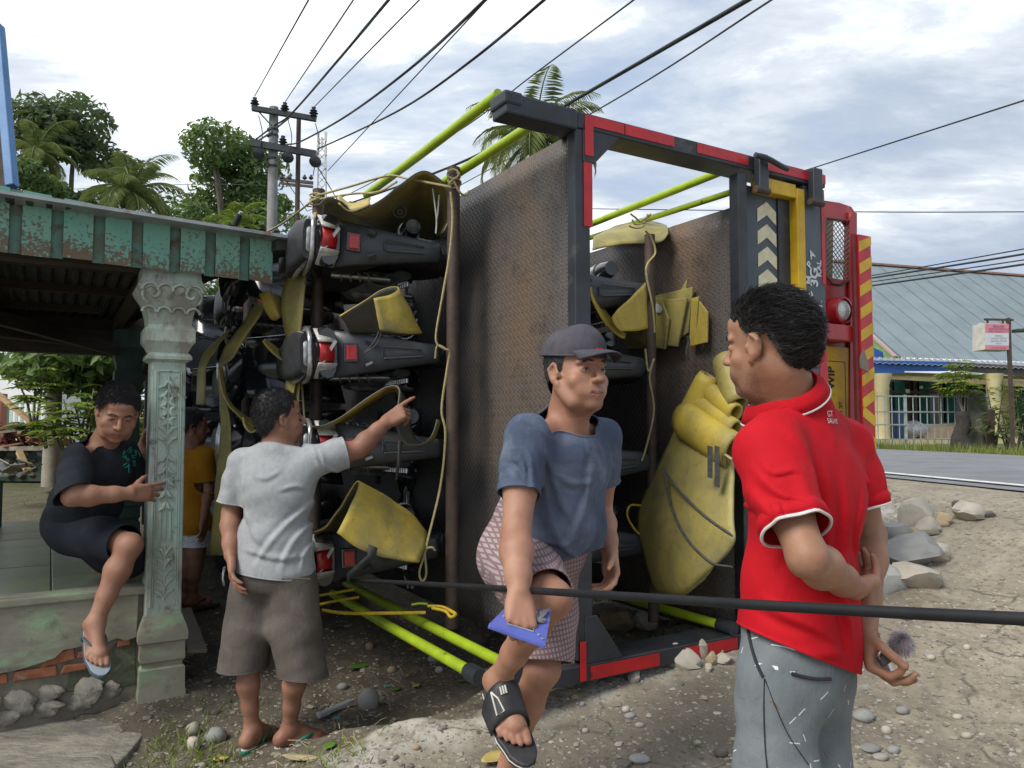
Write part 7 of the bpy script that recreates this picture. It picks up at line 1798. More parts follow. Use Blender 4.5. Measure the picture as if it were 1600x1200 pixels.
# the people
def torso(S, neck, chest_c, pelv, r, f, sh, g=0.0, belly=.0, wch=.150, dch=.098, wp=.145, dp=.100, wb=None, k=.05):
 """ribcage, belly, pelvis and shoulder girdle; g = how much wider (clothes)"""
 r = nrm(r); up = nrm(np.asarray(neck) - pelv); f = nrm(np.asarray(f) - up * np.dot(f, up)); r = np.cross(f, up); R = np.stack([r, f, up], 1)
 S.ell(chest_c, (wch + g, dch + g, .165 + g), R, k)
 mid = lerp(chest_c, pelv, .55) + f * belly * .6
 S.ell(mid, ((wb or wch * .93) + g, dch * .98 + belly + g, .15 + g), R, k)
 S.ell(pelv, (wp + g, dp + g, .12 + g), R, k)
 for s in sh:
  S.cone(neck + up * .012, lerp(neck, s, .62) - up * .004, .038 + g, .036 + g, .04); S.cone(lerp(neck, s, .45) - up * .012, s, .042 + g, .041 + g, .03)
  S.cone(lerp(chest_c, s, .35), lerp(chest_c, s, .85), .075 + g, .048 + g, .04)
 S.cone(neck - up * .02, chest_c, .062 + g, .09 + g, .05)
 return R
skin_b = mat_skin("skin_warm_brown", (.42, .225, .145), (.34, .17, .108)); skin_r = mat_skin("skin_tanned", (.37, .195, .118), (.29, .142, .082)); skin_w = mat_skin("skin_deep_tan", (.34, .17, .108), (.27, .125, .08)); skin_k = mat_skin("skin_medium", (.42, .22, .14), (.34, .165, .105))
def person(label, base, group=None): return thing("person", label, "man", base)
# ===== man in the blue shirt, stepping over the frame
def blue_man():
 t = person("man in faded blue shirt, dark cap and checked shorts stepping over the frame", G(790, 1230) * (1, 1, 1))
 f = nrm([.73, -.68, 0]); r = np.array([-.68, -.73, 0]); UP = np.array([0, 0, 1.0])
 hd = Head(P(900, 584, 2.40), (.57, -.82), .06, .02, 1.07)
 neck = P(884, 662, 2.45); pel = P(826, 868, 2.56); ch = P(880, 742, 2.46)
 shR, shL = P(821, 680, 2.31), P(941, 682, 2.60)
 elR, wrR = P(806, 836, 2.17), P(811, 926, 2.04); elL, wrL = P(938, 802, 2.70), P(953, 862, 2.55)
 hipR, knR, anR = P(797, 872, 2.50), P(862, 936, 2.16), P(779, 1060, 2.41); hipL, knL, anL = P(853, 878, 2.62), P(848, 1045, 2.50), P(786, 1222, 2.60)
 S = SDF(); torso(S, neck, ch, pel, r, f, (shR, shL), -.012, .035, .165, .108, .15, .105)
 add_head(S, hd, neck, .058, 1.07, .6, 1.06, 1.15)
 add_arm(S, shR, elR, wrR, .049, .043, .029); add_arm(S, shL, elL, wrL, .050, .042, .028)
 hdir = nrm(P(814, 972, 1.98) - wrR); pn = nrm([-.25, .9, -.2])
 tips, th = add_hand(S, wrR, hdir, pn, True, ((1.15, 1.2, .6), (1.2, 1.25, .6), (1.25, 1.25, .6), (1.3, 1.25, .6)), 1.05, .02, (.7, .55, .45), (.3, .3))
 hl = nrm(P(957, 905, 2.49) - wrL)
 add_hand(S, wrL, hl, nrm([-.8, -.35, .1]), False, ((.35, .4, .3), (.45, .5, .3), (.55, .55, .35), (.6, .6, .4)), 1.02, .04, (.75, .5, .4))
 add_leg(S, hipR, knR, anR, [.55, -.6, .35], .082, .055, .052, .033); add_leg(S, hipL, knL, anL, f, .082, .055, .051, .033)
 fR = add_foot(S, anR, P(812, 1166, 2.22) - P(772, 1075, 2.40), nrm([.25, -.85, .55]), True, 1.06)
 fL = add_foot(S, anL, [.6, -.75, -.05], UP, False, 1.04)
 v, fc = S.build(.0044, 1); at = head_attrs(v, hd, .55, -.082)
 body_obj(t, "body", v, fc, skin_b, at); face_parts(t, hd, (.3, 0), .40); mouth(t, hd, .6)
 hair(t, hd, M_hair, 500, .012, .004, .085, -.062, -.012, (0, -.3, -1), .15, 5, .2)
 M_cap = mat_cloth("washed_black_cap", (.075, .070, .085), (.050, .047, .058), 9, (.11, .10, .115))
 S = SDF(); S.ell(hd.p(0, -.014, .052), np.array([.088, .105, .088]) * hd.k, hd.R, .01); S.ell(hd.p(0, .040, .070), np.array([.060, .056, .066]) * hd.k, hd.R, .03); S.warp(noise_bump(3, .0012, 40))
 bm_cut = [(hd.p(0, 0, .050), hd.R @ nrm([0, -.14, -1]), None)]
 cap, lp = garment(t, "cap", S, .005, bm_cut, M_cap, .003, 2)
 rows = []
 for i in range(8):
  q = i / 7; rows.append([hd.p(.074 * sin(a) * (1 - .06 * q), .060 + .038 * cos(a) + .074 * q * (cos(a * .92)), .056 - .004 * q - .011 * (sin(a)) ** 2 * (.5 + q) - .012 * q * q) for a in np.linspace(-1.35, 1.35, 17)])
 part(cap, "brim", MB().loft(rows), M_cap, smooth=60, solid=.004)
 mb = MB()
 for a in (-.9, 0, .9, 2.2, 3.14, -2.2): mb.tube([hd.p(.0885 * sin(a) * cos(e) * 1.002, -.014 + .1055 * cos(a) * cos(e) + (.008 * cos(a) if cos(a) > .5 else 0), .052 + .0888 * sin(e)) for e in np.linspace(.05, 1.5, 9)], .0012, 4)
 mb.lathe([(.001, .006), (.007, .004), (.008, 0)], hd.p(0, -.012, .140), hd.R[:, 2], 10); part(cap, "cap_seam", mb, M_cap)
 part(cap, "cap_mark", MB().box(hd.p(.022, .132, .052), (.022, .004, .006), hd.R), M_tape)
 M_sh = mat_cloth("faded_navy_cotton", (.085, .112, .170), (.058, .076, .118), 7, (.20, .235, .30))
 S = SDF(); hem = P(832, 862, 2.50)
 torso(S, neck, ch, pel + np.array([.02, -.01, .02]), r, f, (shR, shL), .012, .048, .170, .112, .158, .112)
 S.ell(lerp(ch, pel, .80) + f * .055, (.150, .118, .12), np.stack([r, f, UP], 1), .06)
 S.ell(pel + f * .05 + np.array([0, 0, -.06]), (.150, .120, .09), np.stack([r, f, UP], 1), .05)
 sR = lerp(shR, elR, .60); sL = lerp(shL, elL, .56)
 S.cone(shR, lerp(shR, elR, .3), .050, .058, .05); S.cone(lerp(shR, elR, .3), lerp(shR, elR, .8), .060, .068, .03)
 S.cone(shL, lerp(shL, elL, .3), .050, .057, .05); S.cone(lerp(shL, elL, .3), lerp(shL, elL, .8), .058, .066, .03)
 S.warp(smooth_curl(1, .0042, nrm([-.35, -.2, .9]), 38, 1.8)); S.warp(smooth_curl(4, .0030, nrm([.6, -.5, .5]), 55, 1.4))
 folds(S, [(842, 690, 905, 830, 2.35, .012, .009), (830, 720, 890, 862, 2.35, .010, .008), (935, 715, 880, 868, 2.35, .012, .009), (858, 735, 925, 760, 2.35, .010, .006), (815, 700, 845, 770, 2.25, .008, .008), (795, 715, 832, 745, 2.25, .008, .007), (850, 800, 905, 880, 2.35, .010, .008), (845, 850, 905, 838, 2.35, .009, .006), (770, 790, 835, 850, 2.4, .010, .007), (920, 690, 940, 770, 2.4, .008, .007)])
 hn = nrm([.30, -.14, -1.0])
 g, loops = garment(t, "shirt", S, .0052, [(P(889, 657, 2.42), nrm([.42, -.50, .88]), .15), (sR, elR - shR, .13), (sL, elL - shL, .12), (P(838, 884, 2.5), hn, None)], M_sh)
 part(g, "chest_emblem", MB().lathe([(.001, .002), (.014, .001), (.015, 0)], P(944, 702, 2.40), nrm([.75, -.65, .1]), 14), mat("emblem_red", (.62, .08, .09), (.5, .3, .3), scale=200)) if False else None
 c = P(946, 703, 2.478)
 def chk(b, v, col):
  s = b.sep(b.co(rot=(0, .12, .4)))
  wx = b.m('PINGPONG', b.m('MULTIPLY', b.m('ADD', s[0], b.m('MULTIPLY', s[1], .8)), 1.0), .0075); wz = b.m('PINGPONG', s[2], .0075)
  lx = b.ramp(b.m('DIVIDE', wx, .0075), [(.32, 1.0), (.42, 0.0)]); lz = b.ramp(b.m('DIVIDE', wz, .0075), [(.32, 1.0), (.42, 0.0)])
  return b.mix(b.m('MAXIMUM', b.m('MULTIPLY', lx, .6), b.m('MULTIPLY', lz, .6)), col, (.09, .045, .06))
 M_st = mat_cloth("checked_cotton", (.42, .32, .32), (.36, .28, .285), 8, None, pattern=chk)
 S = SDF(); torso(S, lerp(pel, neck, .45), lerp(pel, neck, .3), pel, r, f, (), .006, .045, .160, .112, .160, .120)
 e1 = lerp(hipR, knR, .80); S.cone(hipR, lerp(hipR, knR, .5), .106, .104, .05); S.cone(lerp(hipR, knR, .5), lerp(hipR, knR, 1.03), .100, .070, .03)
 S.cone(hipL, lerp(hipL, knL, .5), .108, .104, .05); S.cone(lerp(hipL, knL, .5), lerp(hipL, knL, 1.05), .104, .098, .03)
 S.warp(smooth_curl(2, .005, nrm([.3, -.2, .9]), 34, 1.5))
 garment(t, "shorts", S, .0056, [(lerp(hipR, knR, .90), knR - hipR, .17), (lerp(hipL, knL, .93), knL - hipL, .16), (lerp(pel, neck, .40), neck - pel, None)], M_st)
 M_bk = mat("slide_rubber", (.022, .023, .026), (.034, .034, .037), rough=.55, scale=20, bump=.15); M_wh = mat("slide_print", (.62, .60, .53), (.5, .48, .42), rough=.6, scale=30)
 for fr, nm in ((fR, 1), (fL, 0)):
  heel, ff, u2, big = fr; o = sole_outline(1.16)
  s = part(t, "slide_sandal", MB().prism([heel + big * x + ff * (y - .008) - u2 * .030 for x, y in o], u2 * .030), M_bk, bevel=.006)
  rows = []
  for q in np.linspace(0, 1, 6): rows.append([heel + ff * (.078 + .085 * q) + big * (.061 * sin(a) * (1.0 - .02 * q)) + u2 * (-.014 + (.130 - .058 * q) * max(0, cos(a * .98)) ** .75) for a in np.linspace(-1.57, 1.57, 17)])
  part(s, "strap", MB().loft(rows), M_bk, smooth=60, solid=.006)
  mb = MB()
  def on(q, a, l=.0045): return heel + ff * (.078 + .085 * q) + big * ((.061 * sin(a)) * (1.0 - .02 * q) * 1.05) + u2 * (-.012 + (.130 - .058 * q) * max(0, cos(a * .98)) ** .75 + l)
  sg = 1
  for path in ([(.15, -.75), (.85, -.75), (.85, -.35), (.45, -.50), (.15, -.75)], [(.2, -.28), (.42, -.28)], [(.2, -.16), (.42, -.16)], [(.2, -.04), (.42, -.04)]): mb.tube([on(q, a) for q, a in path], .0032, 5)
  part(s, "strap_print", mb, M_wh)
  mb = MB(); mb.tube([heel + big * x * 1.02 + ff * (y - .008) - u2 * .013 for x, y in o[12:24]], .0022, 5); part(s, "sole_line", mb, M_wh)
 return t, wrR, hdir, pn, g
bm_t, b_wr, b_dir, b_pn, b_shirt = blue_man()
# ===== man in the red polo shirt, seen from behind
def red_man():
 t = person("man in red polo shirt and grey printed trousers, hands behind his back", np.array([.75, 1.66, float(hq(.75, 1.66))]))
 f = nrm([-.85, .52, 0]); r = np.array([.52, .85, 0]); UP = np.array([0, 0, 1.0])
 hd = Head(P(1202, 541, 1.655), (-.68, .73), -.03, .03, .94)
 neck = P(1240, 640, 1.68); pel = P(1246, 1010, 1.69); ch = P(1258, 780, 1.69)
 shL, shR = P(1198, 704, 1.54), P(1318, 698, 1.82)
 elL, wrL = P(1262, 872, 1.40), P(1334, 918, 1.60); elR, wrR = P(1358, 838, 1.80), P(1351, 975, 1.665)
 hipL, hipR = P(1214, 1065, 1.63), P(1270, 1060, 1.74); knL, knR = P(1208, 1330, 1.62), P(1255, 1330, 1.75)
 gz = float(hq(.75, 1.66)); anL = np.array([knL[0] + .03, knL[1] - .03, gz + .10]); anR = np.array([knR[0] + .03, knR[1] - .02, gz + .10])
 knL[2] = knR[2] = (gz + .1 + hipL[2]) / 2 + .0
 S = SDF(); torso(S, neck, ch, pel, r, f, (shL, shR), -.014, .0, .140, .09, .115, .085)
 add_head(S, hd, neck + np.array([0, 0, -.01]), .054, .93, 0, .95, .92)
 add_arm(S, shL, elL, wrL, .042, .036, .026); add_arm(S, shR, elR, wrR, .043, .037, .027)
 grip = P(1349, 900, 1.70)
 add_hand(S, wrL, nrm(P(1352, 906, 1.70) - wrL), nrm([.35, .55, .15]), False, ((.5, .9, .6), (.55, .95, .6), (.6, 1.0, .6), (.6, 1.0, .6)), 1.0, .02, (.6, .6, .5), (.3, .3))
 hr = nrm(P(1366, 1040, 1.640) - wrR)
 tips, th = add_hand(S, wrR, hr, nrm([.75, -.60, .15]), True, ((1.0, .9, .5), (.85, .8, .45), (.70, .65, .4), (.55, .5, .3)), .96, .03, (.70, .20, .66), (.15, .15))
 add_leg(S, hipL, knL, anL, f, .072, .052, .050, .034); add_leg(S, hipR, knR, anR, f, .072, .052, .050, .034)
 fr = [add_foot(S, a, f, UP, s, 1.02, False) for a, s in ((anL, False), (anR, True))]
 for a, b in ((P(1290, 880, 1.43), P(1325, 905, 1.56)), (P(1368, 800, 1.79), P(1372, 880, 1.74)), (P(1352, 900, 1.69), P(1362, 985, 1.645))): S.cone(a, b, .006, .005, .012)
 v, fc = S.build(.0042, 1); at = head_attrs(v, hd, .55, -.052); body_obj(t, "body", v, fc, skin_r, at); face_parts(t, hd, (0, 0), .42); mouth(t, hd)
 hair(t, hd, M_hairg, 7000, .030, .006, .070, -.062, .020, (.25, -.85, .05), .26, 9, .17, .25, rad=.0009)
 def dots(b, v, col): return col
 M_red = mat_cloth("red_pique", (.50, .006, .015), (.42, .005, .012), 5, None, 1400, .8, .16); M_pip = mat("white_piping", (.72, .70, .68), rough=.8, bump=0)
 S = SDF(); torso(S, neck, ch, pel, r, f, (shL, shR), .012, .002, .152, .098, .128, .096)
 R3 = np.stack([r, f, UP], 1); S.ell(lerp(ch, pel, .75), (.142, .106, .16), R3, .05); S.ell(pel + UP * -.01 - f * .005, (.142, .112, .15), R3, .05)
 sL, sR = lerp(shL, elL, .74), lerp(shR, elR, .66)
 S.cone(shL, lerp(shL, elL, .35), .051, .058, .05); S.cone(lerp(shL, elL, .35), lerp(shL, elL, .95), .059, .066, .03)
 S.cone(shR, lerp(shR, elR, .35), .051, .058, .05); S.cone(lerp(shR, elR, .35), lerp(shR, elR, .9), .059, .065, .03)
 S.warp(smooth_curl(7, .0026, nrm([.25, .0, 1]), 27, 2.2)); S.warp(smooth_curl(9, .0026, nrm([.5, -.3, .8]), 60, 1.3))
 folds(S, [(1262, 700, 1284, 900, 1.6, .014, .006), (1300, 740, 1322, 990, 1.6, .012, .008), (1330, 760, 1332, 880, 1.65, .008, .005), (1245, 730, 1210, 940, 1.5, .015, .008), (1225, 660, 1250, 760, 1.55, .014, .004), (1195, 735, 1270, 800, 1.4, .007, .007), (1180, 770, 1260, 830, 1.4, .007, .006), (1190, 720, 1240, 745, 1.45, .006, .006), (1200, 930, 1300, 1010, 1.55, .012, .009), (1290, 930, 1335, 1020, 1.6, .010, .008), (1345, 735, 1330, 775, 1.75, .006, .006), (1205, 1000, 1320, 1025, 1.6, .012, .006)])
 hn = nrm([-.40, -.10, -1.0])
 g, loops = garment(t, "polo_shirt", S, .0048, [(P(1236, 634, 1.66), nrm([-.30, .10, .95]), .125), (sL, elL - shL, .125), (sR, elR - shR, .115), (P(1245, 1012, 1.60), hn, None)], M_red, hems=M_red)
 for s_, e_, sh_, rr in ((sL, elL, shL, .078), (sR, elR, shR, .074)):
  d = nrm(e_ - sh_); lp = min(loops, key=lambda q: np.linalg.norm(q.mean(0) - s_))
  for _ in range(3): lp = (np.roll(lp, 1, 0) + lp * 2 + np.roll(lp, -1, 0)) / 4
  c = lp.mean(0); q = [c + (p - c) * 1.02 for p in lp[::3]]; q.append(q[0])
  part(g, "cuff_piping", MB().tube([p + d * .004 for p in q], .0032, 6), M_pip, smooth=60)
  part(g, "cuff", MB().loft([[p - d * .026 for p in q], [c + (p - c) * 1.03 - d * .012 for p in q], [p + d * .002 for p in q]]), M_red, smooth=60, solid=.003)
 nb = P(1228, 628, 1.665); ax = nrm(hd.p(0, -.03, -.05) - neck); cr = np.cross(f, ax); rows = []; ed = []
 for (rad, up_, ex) in ((.070, .020, 0), (.068, .040, 0), (.073, .046, 0), (.084, .036, .004), (.092, .016, .008)):
  row = []
  for a in np.linspace(-2.75, 2.75, 40):
   w = -f * cos(a) + cr * sin(a); fwd = max(0, -cos(a)); drop = -.040 * fwd ** 1.5
   row.append(nb + w * rad * (1 + .12 * fwd) + ax * (up_ + drop - (.012 * fwd if rad > .078 else 0)))
  rows.append(row)
 o = part(g, "collar", MB().loft(rows), M_red, smooth=60, solid=.004); part(o, "collar_piping", MB().tube(rows[-1], .0030, 6), M_pip, smooth=60)
 mb = MB(); lc = P(1290, 655, 1.628)
 exx = nrm(np.array([.55, .80, -.05])); lettering(mb, "GT", .018, lc + UP * .007 - exx * .012, exx, (0, .1, 1), .0); lettering(mb, "SALAMS", .016, lc - UP * .008, exx, (0, .1, 1), .0)
 nrm_ = nrm(np.cross(exx, (0, 0, 1)));
 from mathutils.bvhtree import BVHTree
 me = g.data; bv = BVHTree.FromPolygons([tuple(np.array(x.co) + np.array(t.location)) for x in me.vertices], [tuple(p.vertices) for p in me.polygons])
 vv = []
 for p in mb.v:
  h = bv.ray_cast(Vector(p) + Vector((.10, -.35, .06)), Vector((-.26, .95, -.16)).normalized())
  if h[0] is None: h = bv.find_nearest(Vector(p))
  nv = h[1] if h[1].y < 0 else -h[1]
  vv.append(tuple(h[0] + nv * .003))
 mb.v = vv
 part(g, "back_print", mb, M_pip)
 def prt(b, v, col):
  vo = b.nd("ShaderNodeTexVoronoi"); vo.inputs["Scale"].default_value = 21; b.put(vo.inputs["Vector"], v)
  tn = b.nd("ShaderNodeVectorMath", operation='SUBTRACT'); b.put(tn.inputs[0], v); b.put(tn.inputs[1], b.nd("ShaderNodeVectorMath", operation='MULTIPLY').outputs[0])
  ps = b.nd("ShaderNodeVectorMath", operation='SUBTRACT'); b.put(ps.inputs[0], v); b.put(ps.inputs[1], vo.outputs["Position"])
  s = b.sep(ps.outputs[0]); c = b.sep(vo.outputs["Color"]); an = b.m('MULTIPLY', c[0], 6.28)
  hx = b.m('ADD', b.m('MULTIPLY', s[0], .6), b.m('MULTIPLY', s[1], .8))
  u = b.m('ADD', b.m('MULTIPLY', hx, b.m('COSINE', an)), b.m('MULTIPLY', s[2], b.m('SINE', an))); w = b.m('SUBTRACT', b.m('MULTIPLY', s[2], b.m('COSINE', an)), b.m('MULTIPLY', hx, b.m('SINE', an)))
  ln = b.m('MULTIPLY', b.m('LESS_THAN', b.m('ABSOLUTE', u), .0011), b.m('LESS_THAN', b.m('ABSOLUTE', w), b.m('ADD', .003, b.m('MULTIPLY', c[1], .009))))
  wh = b.m('MULTIPLY', ln, b.m('GREATER_THAN', c[2], .45)); og = b.m('MULTIPLY', ln, b.m('LESS_THAN', c[2], .30))
  return b.mix(b.m('MULTIPLY', og, .7), b.mix(wh, col, (.70, .72, .72)), (.20, .10, .05))
 M_tr = mat_cloth("grey_printed_twill", (.17, .195, .205), (.125, .145, .155), 6, (.23, .255, .265), pattern=prt)
 S = SDF(); torso(S, lerp(pel, neck, .3), lerp(pel, neck, .15), pel, r, f, (), .002, 0, .12, .09, .122, .092)
 for h_, k_, a_ in ((hipL, knL, anL), (hipR, knR, anR)):
  S.cone(h_, lerp(h_, k_, .5), .086, .080, .045); S.cone(lerp(h_, k_, .5), k_, .080, .072, .04); S.cone(k_, a_, .082, .068, .03)
 S.ell(lerp(hipL, hipR, .5) - f * .045 + UP * .02, (.10, .055, .09), R3, .05)
 S.warp(smooth_curl(12, .0055, nrm([.2, .1, 1]), 30, 1.8)); S.warp(smooth_curl(14, .0035, nrm([.7, .2, .4]), 48, 1.2))
 tr, _ = garment(t, "trousers", S, .006, [(anL + UP * .02, -UP, None), (lerp(pel, neck, .18), UP, None)], M_tr)
 bv2 = BVHTree.FromPolygons([tuple(np.array(x.co) + np.array(t.location)) for x in tr.data.vertices], [tuple(p.vertices) for p in tr.data.polygons])
 def onp(px, py, lift=.003):
  o = Vector((0, 0, CAMZ)); q = P(px, py, 1.0) - np.array([0, 0, CAMZ]); h = bv2.ray_cast(o, Vector(nrm(q)))
  return np.array(h[0] + h[1] * (-lift if h[1].dot(Vector(q)) > 0 else lift)) if h[0] is not None else None
 M_wl = mat("pocket_welt", (.02, .022, .03), rough=.8, bump=0)
 for pts, rr in (([(1171, 985), (1176, 1010), (1184, 1038), (1193, 1058)], .004), ([(1236, 1052), (1255, 1057), (1275, 1060), (1296, 1060)], .0055), ([(1195, 1060), (1194, 1110), (1196, 1160), (1200, 1210)], .0018), ([(1196, 1062), (1212, 1105), (1232, 1150), (1262, 1195)], .0014)):
  q = [onp(*p) for p in pts]; q = [p for p in q if p is not None]
  if len(q) > 2: part(tr, "pocket_welt" if rr > .003 else "seam", MB().tube(catmull(q, 4), rr, 6, flat=.6), M_wl, smooth=60)
 for h_, k_ in zip(fr, (1, 1)): flip_flop(t, h_, 1.05, M_strap, M_strap, M_strap)
 return t, wrR, hr, tips, th
rm_t, r_wr, r_dir, r_tips, r_th = red_man()
# ===== man in the grey shirt pointing at the load
def grey_man():
 gz = .05
 t = person("man in light grey shirt and brown shorts pointing at the load, seen from behind", G(432, 1160))
 f = nrm([.2, .97, 0]); r = np.array([.97, -.2, 0]); UP = np.array([0, 0, 1.0])
 hd = Head(P(436, 655, 3.50), (.83, .56), .14, -.02, 1.03)
 neck = P(434, 704, 3.49); pel = P(428, 888, 3.50); ch = P(432, 765, 3.49)
 shL, shR = P(377, 722, 3.53), P(503, 716, 3.46)
 elR, wrR = P(560, 702, 3.52), P(602, 661, 3.58); elL, wrL = P(361, 803, 3.53), P(360, 868, 3.42)
 hipL, hipR = P(397, 915, 3.52), P(458, 914, 3.48); knL, knR = P(388, 1035, 3.50), P(466, 1036, 3.46); anL, anR = P(394, 1138, 3.52), P(452, 1138, 3.52)
 S = SDF(); torso(S, neck, ch, pel, r, f, (shL, shR), -.012, 0, .155, .10, .14, .10)
 add_head(S, hd, neck, .058, 1.02)
 add_arm(S, shL, elL, wrL, .050, .042, .028); add_arm(S, shR, elR, wrR, .050, .043, .029)
 dd = nrm(P(636, 638, 3.62) - wrR)
 add_hand(S, wrR, dd, nrm([-.15, .75, -.65]), True, ((.05, .12, .08), (.9, 1.0, .6), (1.0, 1.1, .6), (1.05, 1.1, .6)), 1.1, .03, (.75, .45, .5), (.3, .3))
 add_hand(S, wrL, nrm(P(362, 902, 3.38) - wrL), nrm([.85, .3, .1]), False, ((.35, .4, .3),) * 4, 1.05, .03, (.8, .3, .4))
 add_leg(S, hipL, knL, anL, f, .084, .050, .047, .031); add_leg(S, hipR, knR, anR, f, .084, .050, .047, .031)
 fr = [add_foot(S, anL, [.30, .93, -.05], UP, False, 1.0), add_foot(S, anR, [.86, .48, -.05], UP, True, 1.0)]
 v, fc = S.build(.005, 1); body_obj(t, "body", v, fc, skin_w, head_attrs(v, hd, .3, -.07)); face_parts(t, hd, (0, 0), .5)
 hair(t, hd, M_hair, 4000, .018, .008, .072, -.078, .004, (.2, -.5, -.4), .35, 15, .25)
 M_g = mat_cloth("heather_grey_jersey", (.34, .352, .362), (.29, .30, .31), 40, (.38, .39, .40), 700, .9, .14)
 S = SDF(); torso(S, neck, ch, pel, r, f, (shL, shR), .012, 0, .166, .11, .158, .115); R3 = np.stack([r, f, UP], 1)
 S.ell(lerp(ch, pel, .8), (.172, .125, .16), R3, .05); S.ell(pel - UP * .01, (.182, .135, .10), R3, .04)
 S.cone(shL, lerp(shL, elL, .35), .058, .066, .025); S.cone(lerp(shL, elL, .35), lerp(shL, elL, .9), .066, .074, .02)
 S.cone(shR, lerp(shR, elR, .35), .060, .068, .03); S.cone(lerp(shR, elR, .35), lerp(shR, elR, .85), .068, .072, .02)
 S.warp(smooth_curl(21, .0036, nrm([.4, .1, .8]), 30, 1.8)); S.warp(smooth_curl(23, .0026, nrm([.8, .1, .5]), 52, 1.4))
 folds(S, [(494, 770, 400, 885, 3.4, .013, .011), (495, 795, 440, 890, 3.4, .013, .010), (497, 830, 468, 892, 3.4, .010, .009), (378, 862, 480, 868, 3.4, .012, .008), (440, 760, 482, 766, 3.4, .010, .008), (400, 745, 445, 738, 3.4, .012, .006), (505, 705, 535, 742, 3.5, .008, .009), (490, 700, 520, 735, 3.5, .008, .008), (372, 800, 420, 850, 3.4, .013, .007), (368, 740, 385, 800, 3.4, .009, .007)])
 garment(t, "shirt", S, .0058, [(P(434, 699, 3.48), nrm([.15, .35, .92]), .13), (lerp(shL, elL, .78), elL - shL, .13), (lerp(shR, elR, .62), elR - shR, .125), (P(430, 896, 3.48), nrm([-.12, 0, -1]), None)], M_g)
 M_br = mat_cloth("faded_brown_cotton", (.115, .098, .085), (.085, .072, .063), 9, (.16, .14, .122))
 S = SDF(); torso(S, lerp(pel, neck, .35), lerp(pel, neck, .2), pel, r, f, (), .006, 0, .15, .10, .158, .12)
 for h_, k_, o in ((hipL, knL, -.03), (hipR, knR, .02)): S.cone(h_, lerp(h_, k_, .55), .106, .108, .05); S.cone(lerp(h_, k_, .55), lerp(h_, k_, 1.2) + r * o, .108, .106, .03)
 S.warp(smooth_curl(25, .006, nrm([.25, 0, 1]), 26, 1.8)); S.warp(smooth_curl(27, .004, nrm([.9, 0, .3]), 44, 1.3))
 sh, _ = garment(t, "shorts", S, .006, [(P(385, 1043, 3.5), nrm([.04, 0, -1]), .19), (P(470, 1050, 3.48), nrm([-.06, 0, -1]), .17), (lerp(pel, neck, .3), UP, None)], M_br)
 for q in fr: flip_flop(t, q, 1.02, mat("green_rubber", (.02, .20, .13), (.016, .15, .10), rough=.5) if "green_rubber" not in bpy.data.materials else bpy.data.materials["green_rubber"], M_conc if False else mat_w, bpy.data.materials["green_rubber"])
 part(sh, "back_pocket", MB().tube(catmull([P(440, 905, 3.345), P(460, 904, 3.34), P(485, 905, 3.355)], 4), .003, 6), M_br)
 return t
mat_w = mat("white_insole", (.62, .62, .60), (.5, .5, .48), rough=.7)
grey_man()
